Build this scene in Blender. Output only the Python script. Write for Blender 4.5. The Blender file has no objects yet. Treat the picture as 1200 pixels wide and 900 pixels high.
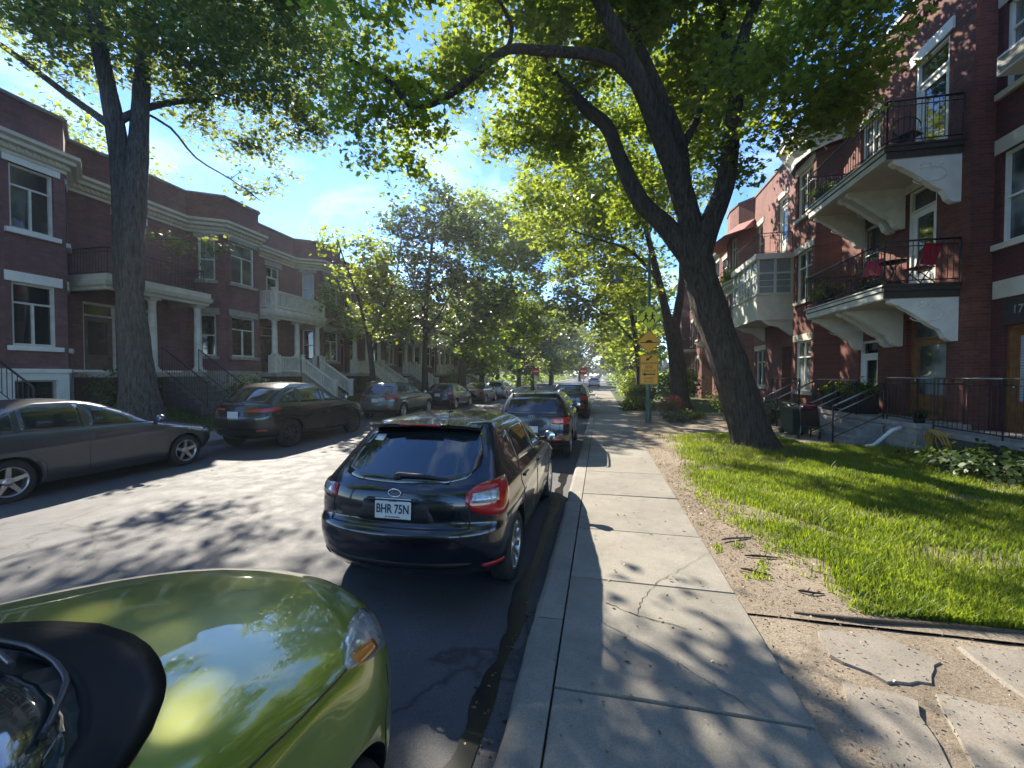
import bpy, bmesh, math, random
import numpy as np
from mathutils import Vector, Matrix, noise as mnoise

SC = bpy.context.scene
COL = SC.collection
R = math.radians

# ---------------------------------------------------------------- camera, sky, sun, exposure
cam_d = bpy.data.cameras.new('camera')
cam = bpy.data.objects.new('camera', cam_d); COL.objects.link(cam)
cam_d.sensor_width = 36.0; cam_d.sensor_fit = 'HORIZONTAL'
cam_d.lens = 485.0 / 1200.0 * 36.0
cam_d.clip_start = 0.05; cam_d.clip_end = 3000.0
cam.location = (0.0, 0.0, 2.0)
cam.rotation_euler = (R(90 - 1.27), 0.0, R(12.106))
SC.camera = cam

SUN_AZ = 38.9        # degrees left of +Y (street direction)
SUN_EL = 38.6
world = bpy.data.worlds.new('World'); SC.world = world; world.use_nodes = True
wn = world.node_tree.nodes; wl = world.node_tree.links
bg = wn['Background']; bg.inputs['Strength'].default_value = 0.15
sky = wn.new('ShaderNodeTexSky'); sky.sky_type = 'NISHITA'; sky.sun_disc = False
sky.sun_elevation = R(SUN_EL); sky.sun_rotation = R(-SUN_AZ)
sky.air_density = 0.9; sky.dust_density = 0.0; sky.ozone_density = 2.0; sky.altitude = 1800
tcw = wn.new('ShaderNodeTexCoord')
mpw = wn.new('ShaderNodeMapping'); mpw.inputs['Scale'].default_value = (1.3, 1.0, 3.2); mpw.inputs['Rotation'].default_value = (0.2, 0.3, 0.5)
nzw = wn.new('ShaderNodeTexNoise'); nzw.inputs['Scale'].default_value = 2.3; nzw.inputs['Detail'].default_value = 9; nzw.inputs['Roughness'].default_value = 0.58; nzw.inputs['Distortion'].default_value = 0.6
crw = wn.new('ShaderNodeValToRGB'); crw.color_ramp.elements[0].position = 0.52; crw.color_ramp.elements[0].color = (0, 0, 0, 1)
crw.color_ramp.elements[1].position = 0.78; crw.color_ramp.elements[1].color = (0.45, 0.45, 0.45, 1)
mixw = wn.new('ShaderNodeMixRGB'); mixw.inputs[2].default_value = (6.0, 6.6, 7.2, 1)
hsw = wn.new('ShaderNodeHueSaturation'); hsw.inputs['Saturation'].default_value = 1.25; hsw.inputs['Hue'].default_value = 0.507
wl.new(tcw.outputs['Generated'], mpw.inputs['Vector']); wl.new(mpw.outputs[0], nzw.inputs['Vector'])
wl.new(nzw.outputs[0], crw.inputs[0]); wl.new(crw.outputs[0], mixw.inputs[0])
wl.new(sky.outputs[0], hsw.inputs['Color']); wl.new(hsw.outputs[0], mixw.inputs[1]); wl.new(mixw.outputs[0], bg.inputs['Color'])

sun_d = bpy.data.lights.new('sun', 'SUN'); sun_d.energy = 5.0; sun_d.angle = R(0.53); sun_d.color = (1.0, 0.91, 0.76)
sun = bpy.data.objects.new('sun', sun_d); COL.objects.link(sun)
SUN_DIR = Vector((-math.sin(R(SUN_AZ)) * math.cos(R(SUN_EL)), math.cos(R(SUN_AZ)) * math.cos(R(SUN_EL)), math.sin(R(SUN_EL))))
sun.rotation_euler = SUN_DIR.to_track_quat('Z', 'Y').to_euler()
sun.location = SUN_DIR * 100

SC.view_settings.view_transform = 'Standard'; SC.view_settings.look = 'None'
SC.view_settings.exposure = 1.38; SC.view_settings.gamma = 1.0; SC.view_settings.use_curve_mapping = False
SC.cycles.max_bounces = 7; SC.cycles.diffuse_bounces = 4; SC.cycles.glossy_bounces = 3
SC.cycles.transmission_bounces = 4; SC.cycles.transparent_max_bounces = 6
SC.cycles.caustics_reflective = False; SC.cycles.caustics_refractive = False
SC.cycles.sample_clamp_indirect = 6.0
try:
    SC.cycles.use_denoising = True
except Exception:
    pass

# ---------------------------------------------------------------- object helpers
def link(o, parent=None):
    COL.objects.link(o)
    if parent is not None: o.parent = parent
    return o

def thing(name, label, cat, loc=(0, 0, 0), rotz=0.0, group=None):
    o = bpy.data.objects.new(name, None); COL.objects.link(o)
    o.location = loc; o.rotation_euler = (0, 0, rotz); o.empty_display_size = 0.2
    o['label'] = label; o['category'] = cat
    if group: o['group'] = group
    return o

def tag(o, label, cat, group=None):
    o['label'] = label; o['category'] = cat
    if group: o['group'] = group
    return o

def kind(o, k, label=None):
    o['kind'] = k
    if label: o['label'] = label
    return o

def dup_tree(o, parent=None):
    c = o.copy(); COL.objects.link(c)
    if parent is not None: c.parent = parent
    for ch in list(o.children): dup_tree(ch, c)
    return c

class MB:
    """collects geometry; build() links it as ONE mesh object"""
    def __init__(s): s.v = []; s.f = []; s.m = []; s.sm = []
    def add(s, vs, fs, mi=0, smooth=False):
        b = len(s.v); s.v += [tuple(p) for p in vs]
        for f in fs: s.f.append([b + i for i in f]); s.m.append(mi); s.sm.append(smooth)
    def box(s, lo, hi, mi=0):
        x0, y0, z0 = lo; x1, y1, z1 = hi
        s.add([(x0, y0, z0), (x1, y0, z0), (x1, y1, z0), (x0, y1, z0), (x0, y0, z1), (x1, y0, z1), (x1, y1, z1), (x0, y1, z1)],
              [(0, 3, 2, 1), (4, 5, 6, 7), (0, 1, 5, 4), (1, 2, 6, 5), (2, 3, 7, 6), (3, 0, 4, 7)], mi)
    def bbox(s, lo, hi, b=0.01, mi=0):
        """box with chamfered edges"""
        x0, y0, z0 = lo; x1, y1, z1 = hi
        bm = bmesh.new(); bmesh.ops.create_cube(bm, size=1.0)
        for v in bm.verts:
            v.co = ((x0 + x1) / 2 + v.co.x * (x1 - x0), (y0 + y1) / 2 + v.co.y * (y1 - y0), (z0 + z1) / 2 + v.co.z * (z1 - z0))
        bmesh.ops.bevel(bm, geom=list(bm.edges), offset=b, segments=2, affect='EDGES', profile=0.5)
        bm.verts.index_update()
        s.add([v.co[:] for v in bm.verts], [[v.index for v in f.verts] for f in bm.faces], mi); bm.free()
    def obox(s, c, ax, ay, az, mi=0):
        """box from centre and three half-axis vectors"""
        c = Vector(c); ax = Vector(ax); ay = Vector(ay); az = Vector(az)
        vs = [c + sx * ax + sy * ay + sz * az for sz in (-1, 1) for sx, sy in ((-1, -1), (1, -1), (1, 1), (-1, 1))]
        fs = [(0, 3, 2, 1), (4, 5, 6, 7), (0, 1, 5, 4), (1, 2, 6, 5), (2, 3, 7, 6), (3, 0, 4, 7)]
        if ax.cross(ay).dot(az) < 0: fs = [f[::-1] for f in fs]
        s.add(vs, fs, mi)
    def tube(s, pts, rad, n=6, mi=0, cap=True, smooth=True, jit=0.0, rng=None):
        pts = [Vector(p) for p in pts]
        if not hasattr(rad, '__len__'): rad = [rad] * len(pts)
        b = len(s.v); L = len(pts); up = None
        for i, p in enumerate(pts):
            t = (pts[min(i + 1, L - 1)] - pts[max(i - 1, 0)])
            if t.length < 1e-9: t = Vector((0, 0, 1))
            t.normalize()
            if up is None:
                up = Vector((1, 0, 0)) if abs(t.x) < 0.8 else Vector((0, 1, 0))
            u = (up - t * up.dot(t))
            if u.length < 1e-6: u = Vector((0, 1, 0)).cross(t)
            u.normalize(); w = t.cross(u); up = u
            for k in range(n):
                a = 2 * math.pi * k / n; r = rad[i]
                if jit and rng: r *= 1 + jit * (rng.random() - 0.5)
                s.v.append(tuple(p + (u * math.cos(a) + w * math.sin(a)) * r))
        for i in range(L - 1):
            for k in range(n):
                k2 = (k + 1) % n
                s.f.append([b + i * n + k, b + i * n + k2, b + (i + 1) * n + k2, b + (i + 1) * n + k]); s.m.append(mi); s.sm.append(smooth)
        if cap:
            s.f.append([b + k for k in range(n)][::-1]); s.m.append(mi); s.sm.append(False)
            s.f.append([b + (L - 1) * n + k for k in range(n)]); s.m.append(mi); s.sm.append(False)
    def lathe(s, prof, c=(0, 0, 0), n=24, mi=0, axis='z', smooth=True, closed=False):
        """prof: (radius, height) pairs revolved about an axis through c"""
        b = len(s.v); c = Vector(c)
        for r, h in prof:
            for k in range(n):
                a = 2 * math.pi * k / n; x, y = r * math.cos(a), r * math.sin(a)
                d = {'z': (x, y, h), 'x': (h, x, y), 'y': (y, h, x)}[axis]
                s.v.append(tuple(c + Vector(d)))
        P = len(prof)
        for i in range(P if closed else P - 1):
            i2 = (i + 1) % P
            for k in range(n):
                k2 = (k + 1) % n
                s.f.append([b + i * n + k, b + i * n + k2, b + i2 * n + k2, b + i2 * n + k]); s.m.append(mi); s.sm.append(smooth)
    def ball(s, c, r, n=10, mi=0):
        rx, ry, rz = (r, r, r) if not hasattr(r, '__len__') else r
        b = len(s.v); m = n // 2 + 1
        for i in range(m):
            ph = math.pi * i / (m - 1)
            for k in range(n):
                a = 2 * math.pi * k / n
                s.v.append((c[0] + rx * math.sin(ph) * math.cos(a), c[1] + ry * math.sin(ph) * math.sin(a), c[2] - rz * math.cos(ph)))
        for i in range(m - 1):
            for k in range(n):
                k2 = (k + 1) % n
                s.f.append([b + i * n + k, b + i * n + k2, b + (i + 1) * n + k2, b + (i + 1) * n + k]); s.m.append(mi); s.sm.append(True)
    def prism(s, poly, ex, mi=0):
        """poly: list of 3D points (planar), ex: extrusion vector"""
        ex = Vector(ex); p = [Vector(q) for q in poly]; n = len(p); b = len(s.v)
        s.v += [tuple(q) for q in p] + [tuple(q + ex) for q in p]
        s.f.append([b + i for i in range(n)]); s.m.append(mi); s.sm.append(False)
        s.f.append([b + n + i for i in range(n)][::-1]); s.m.append(mi); s.sm.append(False)
        for i in range(n):
            j = (i + 1) % n
            s.f.append([b + j, b + i, b + n + i, b + n + j]); s.m.append(mi); s.sm.append(False)
    def sweep(s, prof, path, mi=0, closed_prof=True, cap=True):
        """prof: (outward, z) closed polygon; path: (x,y); outward = right of travel, mitred"""
        P = [Vector((x, y)) for x, y in path]; n = len(P); b = len(s.v); k = len(prof)
        for i, p in enumerate(P):
            d0 = (P[i] - P[i - 1]).normalized() if i > 0 else None
            d1 = (P[i + 1] - P[i]).normalized() if i < n - 1 else None
            if d0 is None: d0 = d1
            if d1 is None: d1 = d0
            n0 = Vector((d0.y, -d0.x)); n1 = Vector((d1.y, -d1.x))
            m = (n0 + n1); m.normalize(); m = m / max(0.35, m.dot(n0))
            for o, z in prof: s.v.append((p.x + m.x * o, p.y + m.y * o, z))
        for i in range(n - 1):
            for j in range(k):
                j2 = (j + 1) % k
                s.f.append([b + i * k + j, b + (i + 1) * k + j, b + (i + 1) * k + j2, b + i * k + j2]); s.m.append(mi); s.sm.append(False)
        if cap:
            s.f.append([b + j for j in range(k)]); s.m.append(mi); s.sm.append(False)
            s.f.append([b + (n - 1) * k + j for j in range(k)][::-1]); s.m.append(mi); s.sm.append(False)
    def build(s, name, mats, parent=None, loc=None, fix=False):
        me = bpy.data.meshes.new(name)
        off = Vector(loc) if loc is not None else None
        vs = s.v if off is None else [(x - off.x, y - off.y, z - off.z) for x, y, z in s.v]
        me.from_pydata(vs, [], s.f)
        if not isinstance(mats, (list, tuple)): mats = [mats]
        for m in mats: me.materials.append(m)
        me.polygons.foreach_set('material_index', s.m); me.polygons.foreach_set('use_smooth', s.sm)
        if fix:
            bm = bmesh.new(); bm.from_mesh(me); bmesh.ops.recalc_face_normals(bm, faces=bm.faces[:]); bm.to_mesh(me); bm.free()
        me.update()
        o = bpy.data.objects.new(name, me)
        link(o, parent)
        if off is not None and parent is None: o.location = off
        return o

def text(name, body, size, mat, parent, loc, rot, ext=0.002, align='CENTER', sx=1.0, bold=0.0):
    cu = bpy.data.curves.new(name, 'FONT'); cu.body = body; cu.size = size; cu.extrude = ext; cu.offset = bold
    cu.align_x = align; cu.align_y = 'CENTER'; cu.materials.append(mat)
    tmp = bpy.data.objects.new(name, cu); COL.objects.link(tmp); bpy.context.view_layer.update()
    me = bpy.data.meshes.new_from_object(tmp.evaluated_get(bpy.context.evaluated_depsgraph_get())); bpy.data.objects.remove(tmp)
    me.materials.clear(); me.materials.append(mat)
    o = bpy.data.objects.new(name, me); link(o, parent); o.location = loc; o.rotation_euler = rot; o.scale = (sx, 1, 1)
    return o

# ---------------------------------------------------------------- materials
def newmat(name):
    m = bpy.data.materials.new(name); m.use_nodes = True
    nt = m.node_tree; return m, nt, nt.nodes['Principled BSDF']

def N(nt, typ, **kw):
    n = nt.nodes.new(typ)
    for k, v in kw.items():
        if k in n.inputs.keys(): n.inputs[k].default_value = v
        else: setattr(n, k, v)
    return n

def ramp(nt, src, stops):
    r = nt.nodes.new('ShaderNodeValToRGB'); cr = r.color_ramp
    while len(cr.elements) < len(stops): cr.elements.new(0.5)
    for e, (p, c) in zip(cr.elements, stops):
        e.position = p; e.color = (c[0], c[1], c[2], 1) if hasattr(c, '__len__') else (c, c, c, 1)
    nt.links.new(src, r.inputs[0]); return r.outputs[0]

def noise(nt, scale, detail=4, rough=0.55, vec=None, dist=0.0, coord='Object', stretch=None):
    n = N(nt, 'ShaderNodeTexNoise'); n.inputs['Scale'].default_value = scale; n.inputs['Detail'].default_value = detail
    n.inputs['Roughness'].default_value = rough; n.inputs['Distortion'].default_value = dist
    if vec is None:
        tc = N(nt, 'ShaderNodeTexCoord'); vec = tc.outputs[coord]
    if stretch:
        mp = N(nt, 'ShaderNodeMapping'); mp.inputs['Scale'].default_value = stretch; nt.links.new(vec, mp.inputs['Vector']); vec = mp.outputs[0]
    nt.links.new(vec, n.inputs['Vector']); return n.outputs[0]

def mixc(nt, fac, a, b, mode='MIX'):
    m = N(nt, 'ShaderNodeMixRGB'); m.blend_type = mode
    for i, x in ((0, fac), (1, a), (2, b)):
        if isinstance(x, (int, float)): m.inputs[i].default_value = x if i == 0 else (x, x, x, 1)
        elif hasattr(x, '__len__'): m.inputs[i].default_value = (x[0], x[1], x[2], 1)
        else: nt.links.new(x, m.inputs[i])
    return m.outputs[0]

def bump(nt, bs, h, strength=0.3, dist=0.02):
    b = N(nt, 'ShaderNodeBump'); b.inputs['Strength'].default_value = strength; b.inputs['Distance'].default_value = dist
    nt.links.new(h, b.inputs['Height']); nt.links.new(b.outputs[0], bs.inputs['Normal'])

def simple(name, col, rough=0.6, metal=0.0, var=0.15, scale=6.0, bmp=0.0, bscale=60.0, coat=0.0, spec=0.5):
    m, nt, bs = newmat(name)
    n = noise(nt, scale, 5)
    lo = [c * (1 - var) for c in col]; hi = [min(1, c * (1 + var)) for c in col]
    nt.links.new(ramp(nt, n, [(0.3, lo), (0.7, hi)]), bs.inputs['Base Color'])
    bs.inputs['Roughness'].default_value = rough; bs.inputs['Metallic'].default_value = metal
    bs.inputs['Coat Weight'].default_value = coat; bs.inputs['Coat Roughness'].default_value = 0.03
    bs.inputs['Specular IOR Level'].default_value = spec
    if bmp: bump(nt, bs, noise(nt, bscale, 3), bmp, 0.01)
    return m

def brick_mat(name, c1, c2, mortar, rough=0.85):
    m, nt, bs = newmat(name)
    tc = N(nt, 'ShaderNodeTexCoord'); sep = N(nt, 'ShaderNodeSeparateXYZ'); nt.links.new(tc.outputs['Object'], sep.inputs[0])
    ad = N(nt, 'ShaderNodeMath', operation='ADD'); nt.links.new(sep.outputs[0], ad.inputs[0]); nt.links.new(sep.outputs[1], ad.inputs[1])
    cb = N(nt, 'ShaderNodeCombineXYZ'); nt.links.new(ad.outputs[0], cb.inputs[0]); nt.links.new(sep.outputs[2], cb.inputs[1])
    bt = N(nt, 'ShaderNodeTexBrick'); nt.links.new(cb.outputs[0], bt.inputs['Vector'])
    bt.inputs['Scale'].default_value = 1.0; bt.inputs['Brick Width'].default_value = 0.215; bt.inputs['Row Height'].default_value = 0.075
    bt.inputs['Mortar Size'].default_value = 0.006; bt.inputs['Mortar Smooth'].default_value = 0.2; bt.inputs['Bias'].default_value = 0.0
    bt.inputs['Color1'].default_value = (*c1, 1); bt.inputs['Color2'].default_value = (*c2, 1); bt.inputs['Mortar'].default_value = (*mortar, 1)
    n = noise(nt, 0.9, 7, 0.65); n2 = noise(nt, 14, 4)
    c = mixc(nt, 0.8, bt.outputs['Color'], ramp(nt, n, [(0.3, 0.62), (0.7, 1.2)]), 'MULTIPLY')
    c = mixc(nt, 0.5, c, ramp(nt, n2, [(0.3, 0.7), (0.7, 1.2)]), 'MULTIPLY')
    # rain streaks and soot: real weathering with its own shape
    n3 = noise(nt, 1.0, 4, 0.6, stretch=(3.0, 3.0, 0.25))
    c = mixc(nt, ramp(nt, n3, [(0.55, 0.0), (0.8, 0.45)]), c, (0.05, 0.035, 0.03))
    nt.links.new(c, bs.inputs['Base Color']); bs.inputs['Roughness'].default_value = rough
    inv = N(nt, 'ShaderNodeMath', operation='SUBTRACT'); inv.inputs[0].default_value = 1.0; nt.links.new(bt.outputs['Fac'], inv.inputs[1])
    bump(nt, bs, inv.outputs[0], 0.5, 0.006)
    return m

def paint_mat(name, col, rough=0.25, flake=0.0, metal=0.0, coat=1.0, cior=1.5):
    m, nt, bs = newmat(name)
    n = noise(nt, 2.0, 6)
    c = ramp(nt, n, [(0.3, [x * 0.92 for x in col]), (0.7, [min(1, x * 1.06) for x in col])])
    # thin road dust: low on the body and in blotches
    d = noise(nt, 7.0, 8, 0.7)
    c = mixc(nt, ramp(nt, d, [(0.52, 0.0), (0.85, 0.10)]), c, (0.25, 0.23, 0.2))
    nt.links.new(c, bs.inputs['Base Color'])
    bs.inputs['Metallic'].default_value = metal; bs.inputs['Roughness'].default_value = rough
    bs.inputs['Coat Weight'].default_value = coat
    nt.links.new(ramp(nt, noise(nt, 5.0, 8, 0.7), [(0.4, 0.015), (0.8, 0.09)]), bs.inputs['Coat Roughness'])
    bs.inputs['Coat IOR'].default_value = cior
    return m

def glass_mat(name, col=(0.012, 0.018, 0.018), rough=0.03, spec=0.8):
    m, nt, bs = newmat(name)
    n = noise(nt, 1.6, 4, 0.6)
    nt.links.new(ramp(nt, n, [(0.35, [c * 0.5 for c in col]), (0.7, [c * 1.9 for c in col])]), bs.inputs['Base Color'])
    nt.links.new(ramp(nt, noise(nt, 4, 6), [(0.4, rough), (0.9, rough + 0.07)]), bs.inputs['Roughness'])
    bs.inputs['Specular IOR Level'].default_value = spec
    bs.inputs['Coat Weight'].default_value = 0.6; bs.inputs['Coat Roughness'].default_value = 0.02
    return m

def curtain_glass(name, c_dark, c_cur, scale=9.0, blinds=False):
    """window pane with a curtain or blind right behind the glass"""
    m, nt, bs = newmat(name)
    tc = N(nt, 'ShaderNodeTexCoord'); w = N(nt, 'ShaderNodeTexWave')
    w.bands_direction = 'Z' if blinds else 'DIAGONAL'; w.inputs['Scale'].default_value = scale; w.inputs['Distortion'].default_value = 0.3 if blinds else 4.0
    w.inputs['Detail'].default_value = 2.0
    mp = N(nt, 'ShaderNodeMapping'); mp.inputs['Scale'].default_value = (1, 1, 1) if blinds else (1, 1, 0.08)
    nt.links.new(tc.outputs['Object'], mp.inputs[0]); nt.links.new(mp.outputs[0], w.inputs['Vector'])
    c = mixc(nt, w.outputs['Fac'], [x * 0.55 for x in c_cur], c_cur)
    n = noise(nt, 0.7, 3)
    c = mixc(nt, ramp(nt, n, [(0.42, 0.0), (0.58, 1.0)]), c, c_dark)
    nt.links.new(c, bs.inputs['Base Color']); bs.inputs['Roughness'].default_value = 0.5
    bs.inputs['Coat Weight'].default_value = 1.0; bs.inputs['Coat Roughness'].default_value = 0.015
    return m

M = {}
M['brick_l'] = brick_mat('brick_plum', (0.235, 0.112, 0.108), (0.17, 0.08, 0.082), (0.14, 0.1, 0.095))
M['brick_l2'] = brick_mat('brick_plum_b', (0.255, 0.122, 0.116), (0.19, 0.09, 0.09), (0.16, 0.11, 0.1))
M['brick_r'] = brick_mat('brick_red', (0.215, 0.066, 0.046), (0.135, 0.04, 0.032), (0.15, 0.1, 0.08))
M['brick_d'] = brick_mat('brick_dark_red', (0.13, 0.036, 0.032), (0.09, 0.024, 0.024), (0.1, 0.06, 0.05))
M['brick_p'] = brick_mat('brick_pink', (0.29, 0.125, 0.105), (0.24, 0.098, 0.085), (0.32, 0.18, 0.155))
M['cream'] = simple('cream_painted_wood', (0.62, 0.57, 0.46), 0.5, var=0.1, scale=3, bmp=0.1)
M['white'] = simple('white_painted_wood', (0.8, 0.79, 0.74), 0.45, var=0.09, scale=3, bmp=0.1)
M['offwhite'] = simple('weathered_white_paint', (0.66, 0.65, 0.58), 0.6, var=0.16, scale=4, bmp=0.2)
M['stone'] = simple('grey_limestone', (0.36, 0.34, 0.3), 0.85, var=0.25, scale=7, bmp=0.5, bscale=25)
M['white_wall'] = simple('white_painted_foundation', (0.68, 0.7, 0.66), 0.7, var=0.1, scale=2, bmp=0.2)
M['soffit'] = simple('cream_soffit_paint', (0.58, 0.54, 0.46), 0.6, var=0.1, scale=2)
M['iron'] = simple('black_wrought_iron', (0.018, 0.018, 0.02), 0.4, var=0.3, scale=20)
M['steel'] = simple('brushed_rail_steel', (0.3, 0.3, 0.3), 0.35, 0.9, var=0.2, scale=20)
M['darkwood'] = simple('dark_stained_board', (0.05, 0.042, 0.036), 0.6, var=0.3, scale=9)
M['oak'] = simple('varnished_oak', (0.21, 0.095, 0.03), 0.35, var=0.35, scale=5, coat=0.5)
M['browndoor'] = simple('brown_door', (0.12, 0.08, 0.06), 0.5, var=0.3, scale=5)
M['roofing'] = simple('tar_roofing', (0.07, 0.065, 0.06), 0.9, var=0.3)
M['metalcap'] = simple('grey_metal_coping', (0.33, 0.33, 0.33), 0.5, 0.3, var=0.2)
M['coping'] = simple('weathered_coping', (0.26, 0.22, 0.2), 0.8, var=0.3)
M['glass'] = glass_mat('window_glass')
M['glass_c'] = curtain_glass('window_sheer_curtain', (0.015, 0.02, 0.02), (0.20, 0.22, 0.2))
M['glass_b'] = curtain_glass('window_blind', (0.015, 0.025, 0.025), (0.34, 0.40, 0.40), 14.0, True)
M['glass_lb'] = curtain_glass('window_light_blind', (0.30, 0.36, 0.42), (0.5, 0.56, 0.6), 5.0, True)
M['concrete_step'] = simple('step_concrete', (0.3, 0.3, 0.28), 0.85, var=0.25, scale=6, bmp=0.3)
M['darkstep'] = simple('dark_painted_steps', (0.11, 0.105, 0.1), 0.7, var=0.3, scale=9)
M['block'] = brick_mat('terrace_block', (0.42, 0.4, 0.36), (0.36, 0.34, 0.3), (0.24, 0.22, 0.2))
for n_ in M['block'].node_tree.nodes:
    if n_.type == 'TEX_BRICK': n_.inputs['Brick Width'].default_value = 0.42; n_.inputs['Row Height'].default_value = 0.19
M['black'] = simple('black_plastic', (0.014, 0.014, 0.015), 0.5, var=0.3, scale=30)
M['rubber'] = simple('tyre_rubber', (0.02, 0.02, 0.02), 0.8, var=0.3, scale=30, bmp=0.2)
M['chrome'] = simple('chrome', (0.75, 0.76, 0.78), 0.12, 1.0, var=0.04)
M['alloy'] = simple('silver_alloy', (0.55, 0.56, 0.57), 0.28, 0.9, var=0.08)
M['darkalloy'] = simple('dark_alloy', (0.10, 0.10, 0.105), 0.3, 0.8, var=0.15)
# ---------------------------------------------------------------- ground, road, pavements
def asphalt():
    m, nt, bs = newmat('asphalt')
    n1 = noise(nt, 0.35, 6, 0.6); n2 = noise(nt, 130, 3, 0.7); n3 = noise(nt, 3.0, 8, 0.7)
    c = ramp(nt, n1, [(0.3, (0.068, 0.069, 0.074)), (0.7, (0.108, 0.108, 0.11))])
    c = mixc(nt, 0.75, c, ramp(nt, n2, [(0.3, 0.45), (0.72, 1.7)]), 'MULTIPLY')
    c = mixc(nt, 0.5, c, ramp(nt, n3, [(0.35, 0.72), (0.65, 1.15)]), 'MULTIPLY')
    # long tar-sealed cracks
    tc = N(nt, 'ShaderNodeTexCoord'); vo = N(nt, 'ShaderNodeTexVoronoi', feature='DISTANCE_TO_EDGE'); vo.inputs['Scale'].default_value = 0.28
    mp = N(nt, 'ShaderNodeMapping'); mp.inputs['Scale'].default_value = (1.0, 0.5, 1)
    wr = N(nt, 'ShaderNodeTexNoise'); wr.inputs['Scale'].default_value = 1.2; wr.inputs['Detail'].default_value = 5
    nt.links.new(tc.outputs['Object'], wr.inputs['Vector'])
    av = N(nt, 'ShaderNodeVectorMath', operation='ADD'); nt.links.new(tc.outputs['Object'], av.inputs[0]); nt.links.new(wr.outputs['Color'], av.inputs[1])
    nt.links.new(av.outputs[0], mp.inputs[0]); nt.links.new(mp.outputs[0], vo.inputs['Vector'])
    c = mixc(nt, ramp(nt, vo.outputs['Distance'], [(0.0, 0.8), (0.006, 0.0)]), c, (0.025, 0.025, 0.026))
    nt.links.new(c, bs.inputs['Base Color'])
    nt.links.new(ramp(nt, n3, [(0.3, 0.62), (0.7, 0.85)]), bs.inputs['Roughness'])
    bump(nt, bs, n2, 0.55, 0.006); return m

def concrete(name, col=(0.272, 0.252, 0.212)):
    m, nt, bs = newmat(name)
    n1 = noise(nt, 0.8, 7, 0.65); n2 = noise(nt, 90, 4, 0.7); n3 = noise(nt, 5.0, 6, 0.7)
    c = ramp(nt, n1, [(0.3, [x * 0.76 for x in col]), (0.7, [x * 1.15 for x in col])])
    c = mixc(nt, 0.5, c, ramp(nt, n2, [(0.3, 0.55), (0.7, 1.4)]), 'MULTIPLY')
    c = mixc(nt, 0.55, c, ramp(nt, n3, [(0.3, 0.75), (0.65, 1.15)]), 'MULTIPLY')
    gi = N(nt, 'ShaderNodeNewGeometry'); c = mixc(nt, 0.8, c, ramp(nt, gi.outputs['Random Per Island'], [(0.0, 0.82), (1.0, 1.12)]), 'MULTIPLY')
    n5 = noise(nt, 11, 3, 0.5); c = mixc(nt, ramp(nt, n5, [(0.71, 0.0), (0.73, 0.6)]), c, (0.07, 0.065, 0.06))
    n4 = noise(nt, 1.7, 8, 0.75, dist=0.6)
    c = mixc(nt, ramp(nt, n4, [(0.56, 0.0), (0.72, 0.35)]), c, (0.13, 0.115, 0.09))
    nt.links.new(c, bs.inputs['Base Color']); bs.inputs['Roughness'].default_value = 0.88
    bump(nt, bs, n2, 0.35, 0.004); return m

def soil():
    m, nt, bs = newmat('dry_soil')
    n1 = noise(nt, 1.2, 7, 0.65); n2 = noise(nt, 45, 6, 0.75); n3 = noise(nt, 160, 3, 0.7)
    c = ramp(nt, n1, [(0.3, (0.19, 0.15, 0.108)), (0.7, (0.35, 0.288, 0.215))])
    c = mixc(nt, 0.8, c, ramp(nt, n2, [(0.3, 0.5), (0.7, 1.4)]), 'MULTIPLY')
    c = mixc(nt, 0.5, c, ramp(nt, n3, [(0.3, 0.6), (0.7, 1.35)]), 'MULTIPLY')
    nt.links.new(c, bs.inputs['Base Color']); bs.inputs['Roughness'].default_value = 0.95
    bump(nt, bs, n2, 0.8, 0.02); return m

def turf():
    m, nt, bs = newmat('turf_soil')
    n1 = noise(nt, 1.5, 6, 0.65); n2 = noise(nt, 60, 5, 0.75)
    c = ramp(nt, n1, [(0.3, (0.035, 0.06, 0.016)), (0.6, (0.06, 0.10, 0.022)), (0.8, (0.10, 0.095, 0.045))])
    c = mixc(nt, 0.8, c, ramp(nt, n2, [(0.3, 0.4), (0.7, 1.5)]), 'MULTIPLY')
    nt.links.new(c, bs.inputs['Base Color']); bs.inputs['Roughness'].default_value = 0.95
    bump(nt, bs, n2, 0.8, 0.03); return m

M['asphalt'] = asphalt(); M['pave'] = concrete('pavement_concrete'); M['kerb'] = concrete('kerb_concrete', (0.26, 0.245, 0.21))
M['slab'] = concrete('old_path_concrete', (0.235, 0.21, 0.175)); M['soil'] = soil(); M['turf'] = turf()

KR = -0.50       # right kerb face
KL = -10.75      # left kerb face
rng = random.Random(7)

# one sheet of ground out to the horizon (below everything else)
g = MB(); g.add([(-900, -300, -0.03), (900, -300, -0.03), (900, 1500, -0.03), (-900, 1500, -0.03)], [(0, 1, 2, 3)])
kind(g.build('ground', M['turf']), 'structure')
# the road, slightly crowned
rd = MB(); xs = np.linspace(KL - 0.02, KR + 0.02, 15); ys = list(np.linspace(-25, 60, 35)) + [80, 110, 150, 220, 320]
vs = [(x, y, 0.06 * (1 - ((x - (KL + KR) / 2) / 5.2) ** 2) - 0.0) for y in ys for x in xs]
fs = [(j * 15 + i, j * 15 + i + 1, (j + 1) * 15 + i + 1, (j + 1) * 15 + i) for j in range(len(ys) - 1) for i in range(14)]
rd.add(vs, fs, 0, True); kind(rd.build('road', M['asphalt']), 'structure')
cr = MB(); cr.add([(-70, 52, 0.066), (70, 52, 0.066), (70, 61, 0.066), (-70, 61, 0.066)], [(0, 1, 2, 3)])
kind(cr.build('cross_street_road', M['asphalt']), 'structure')

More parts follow.
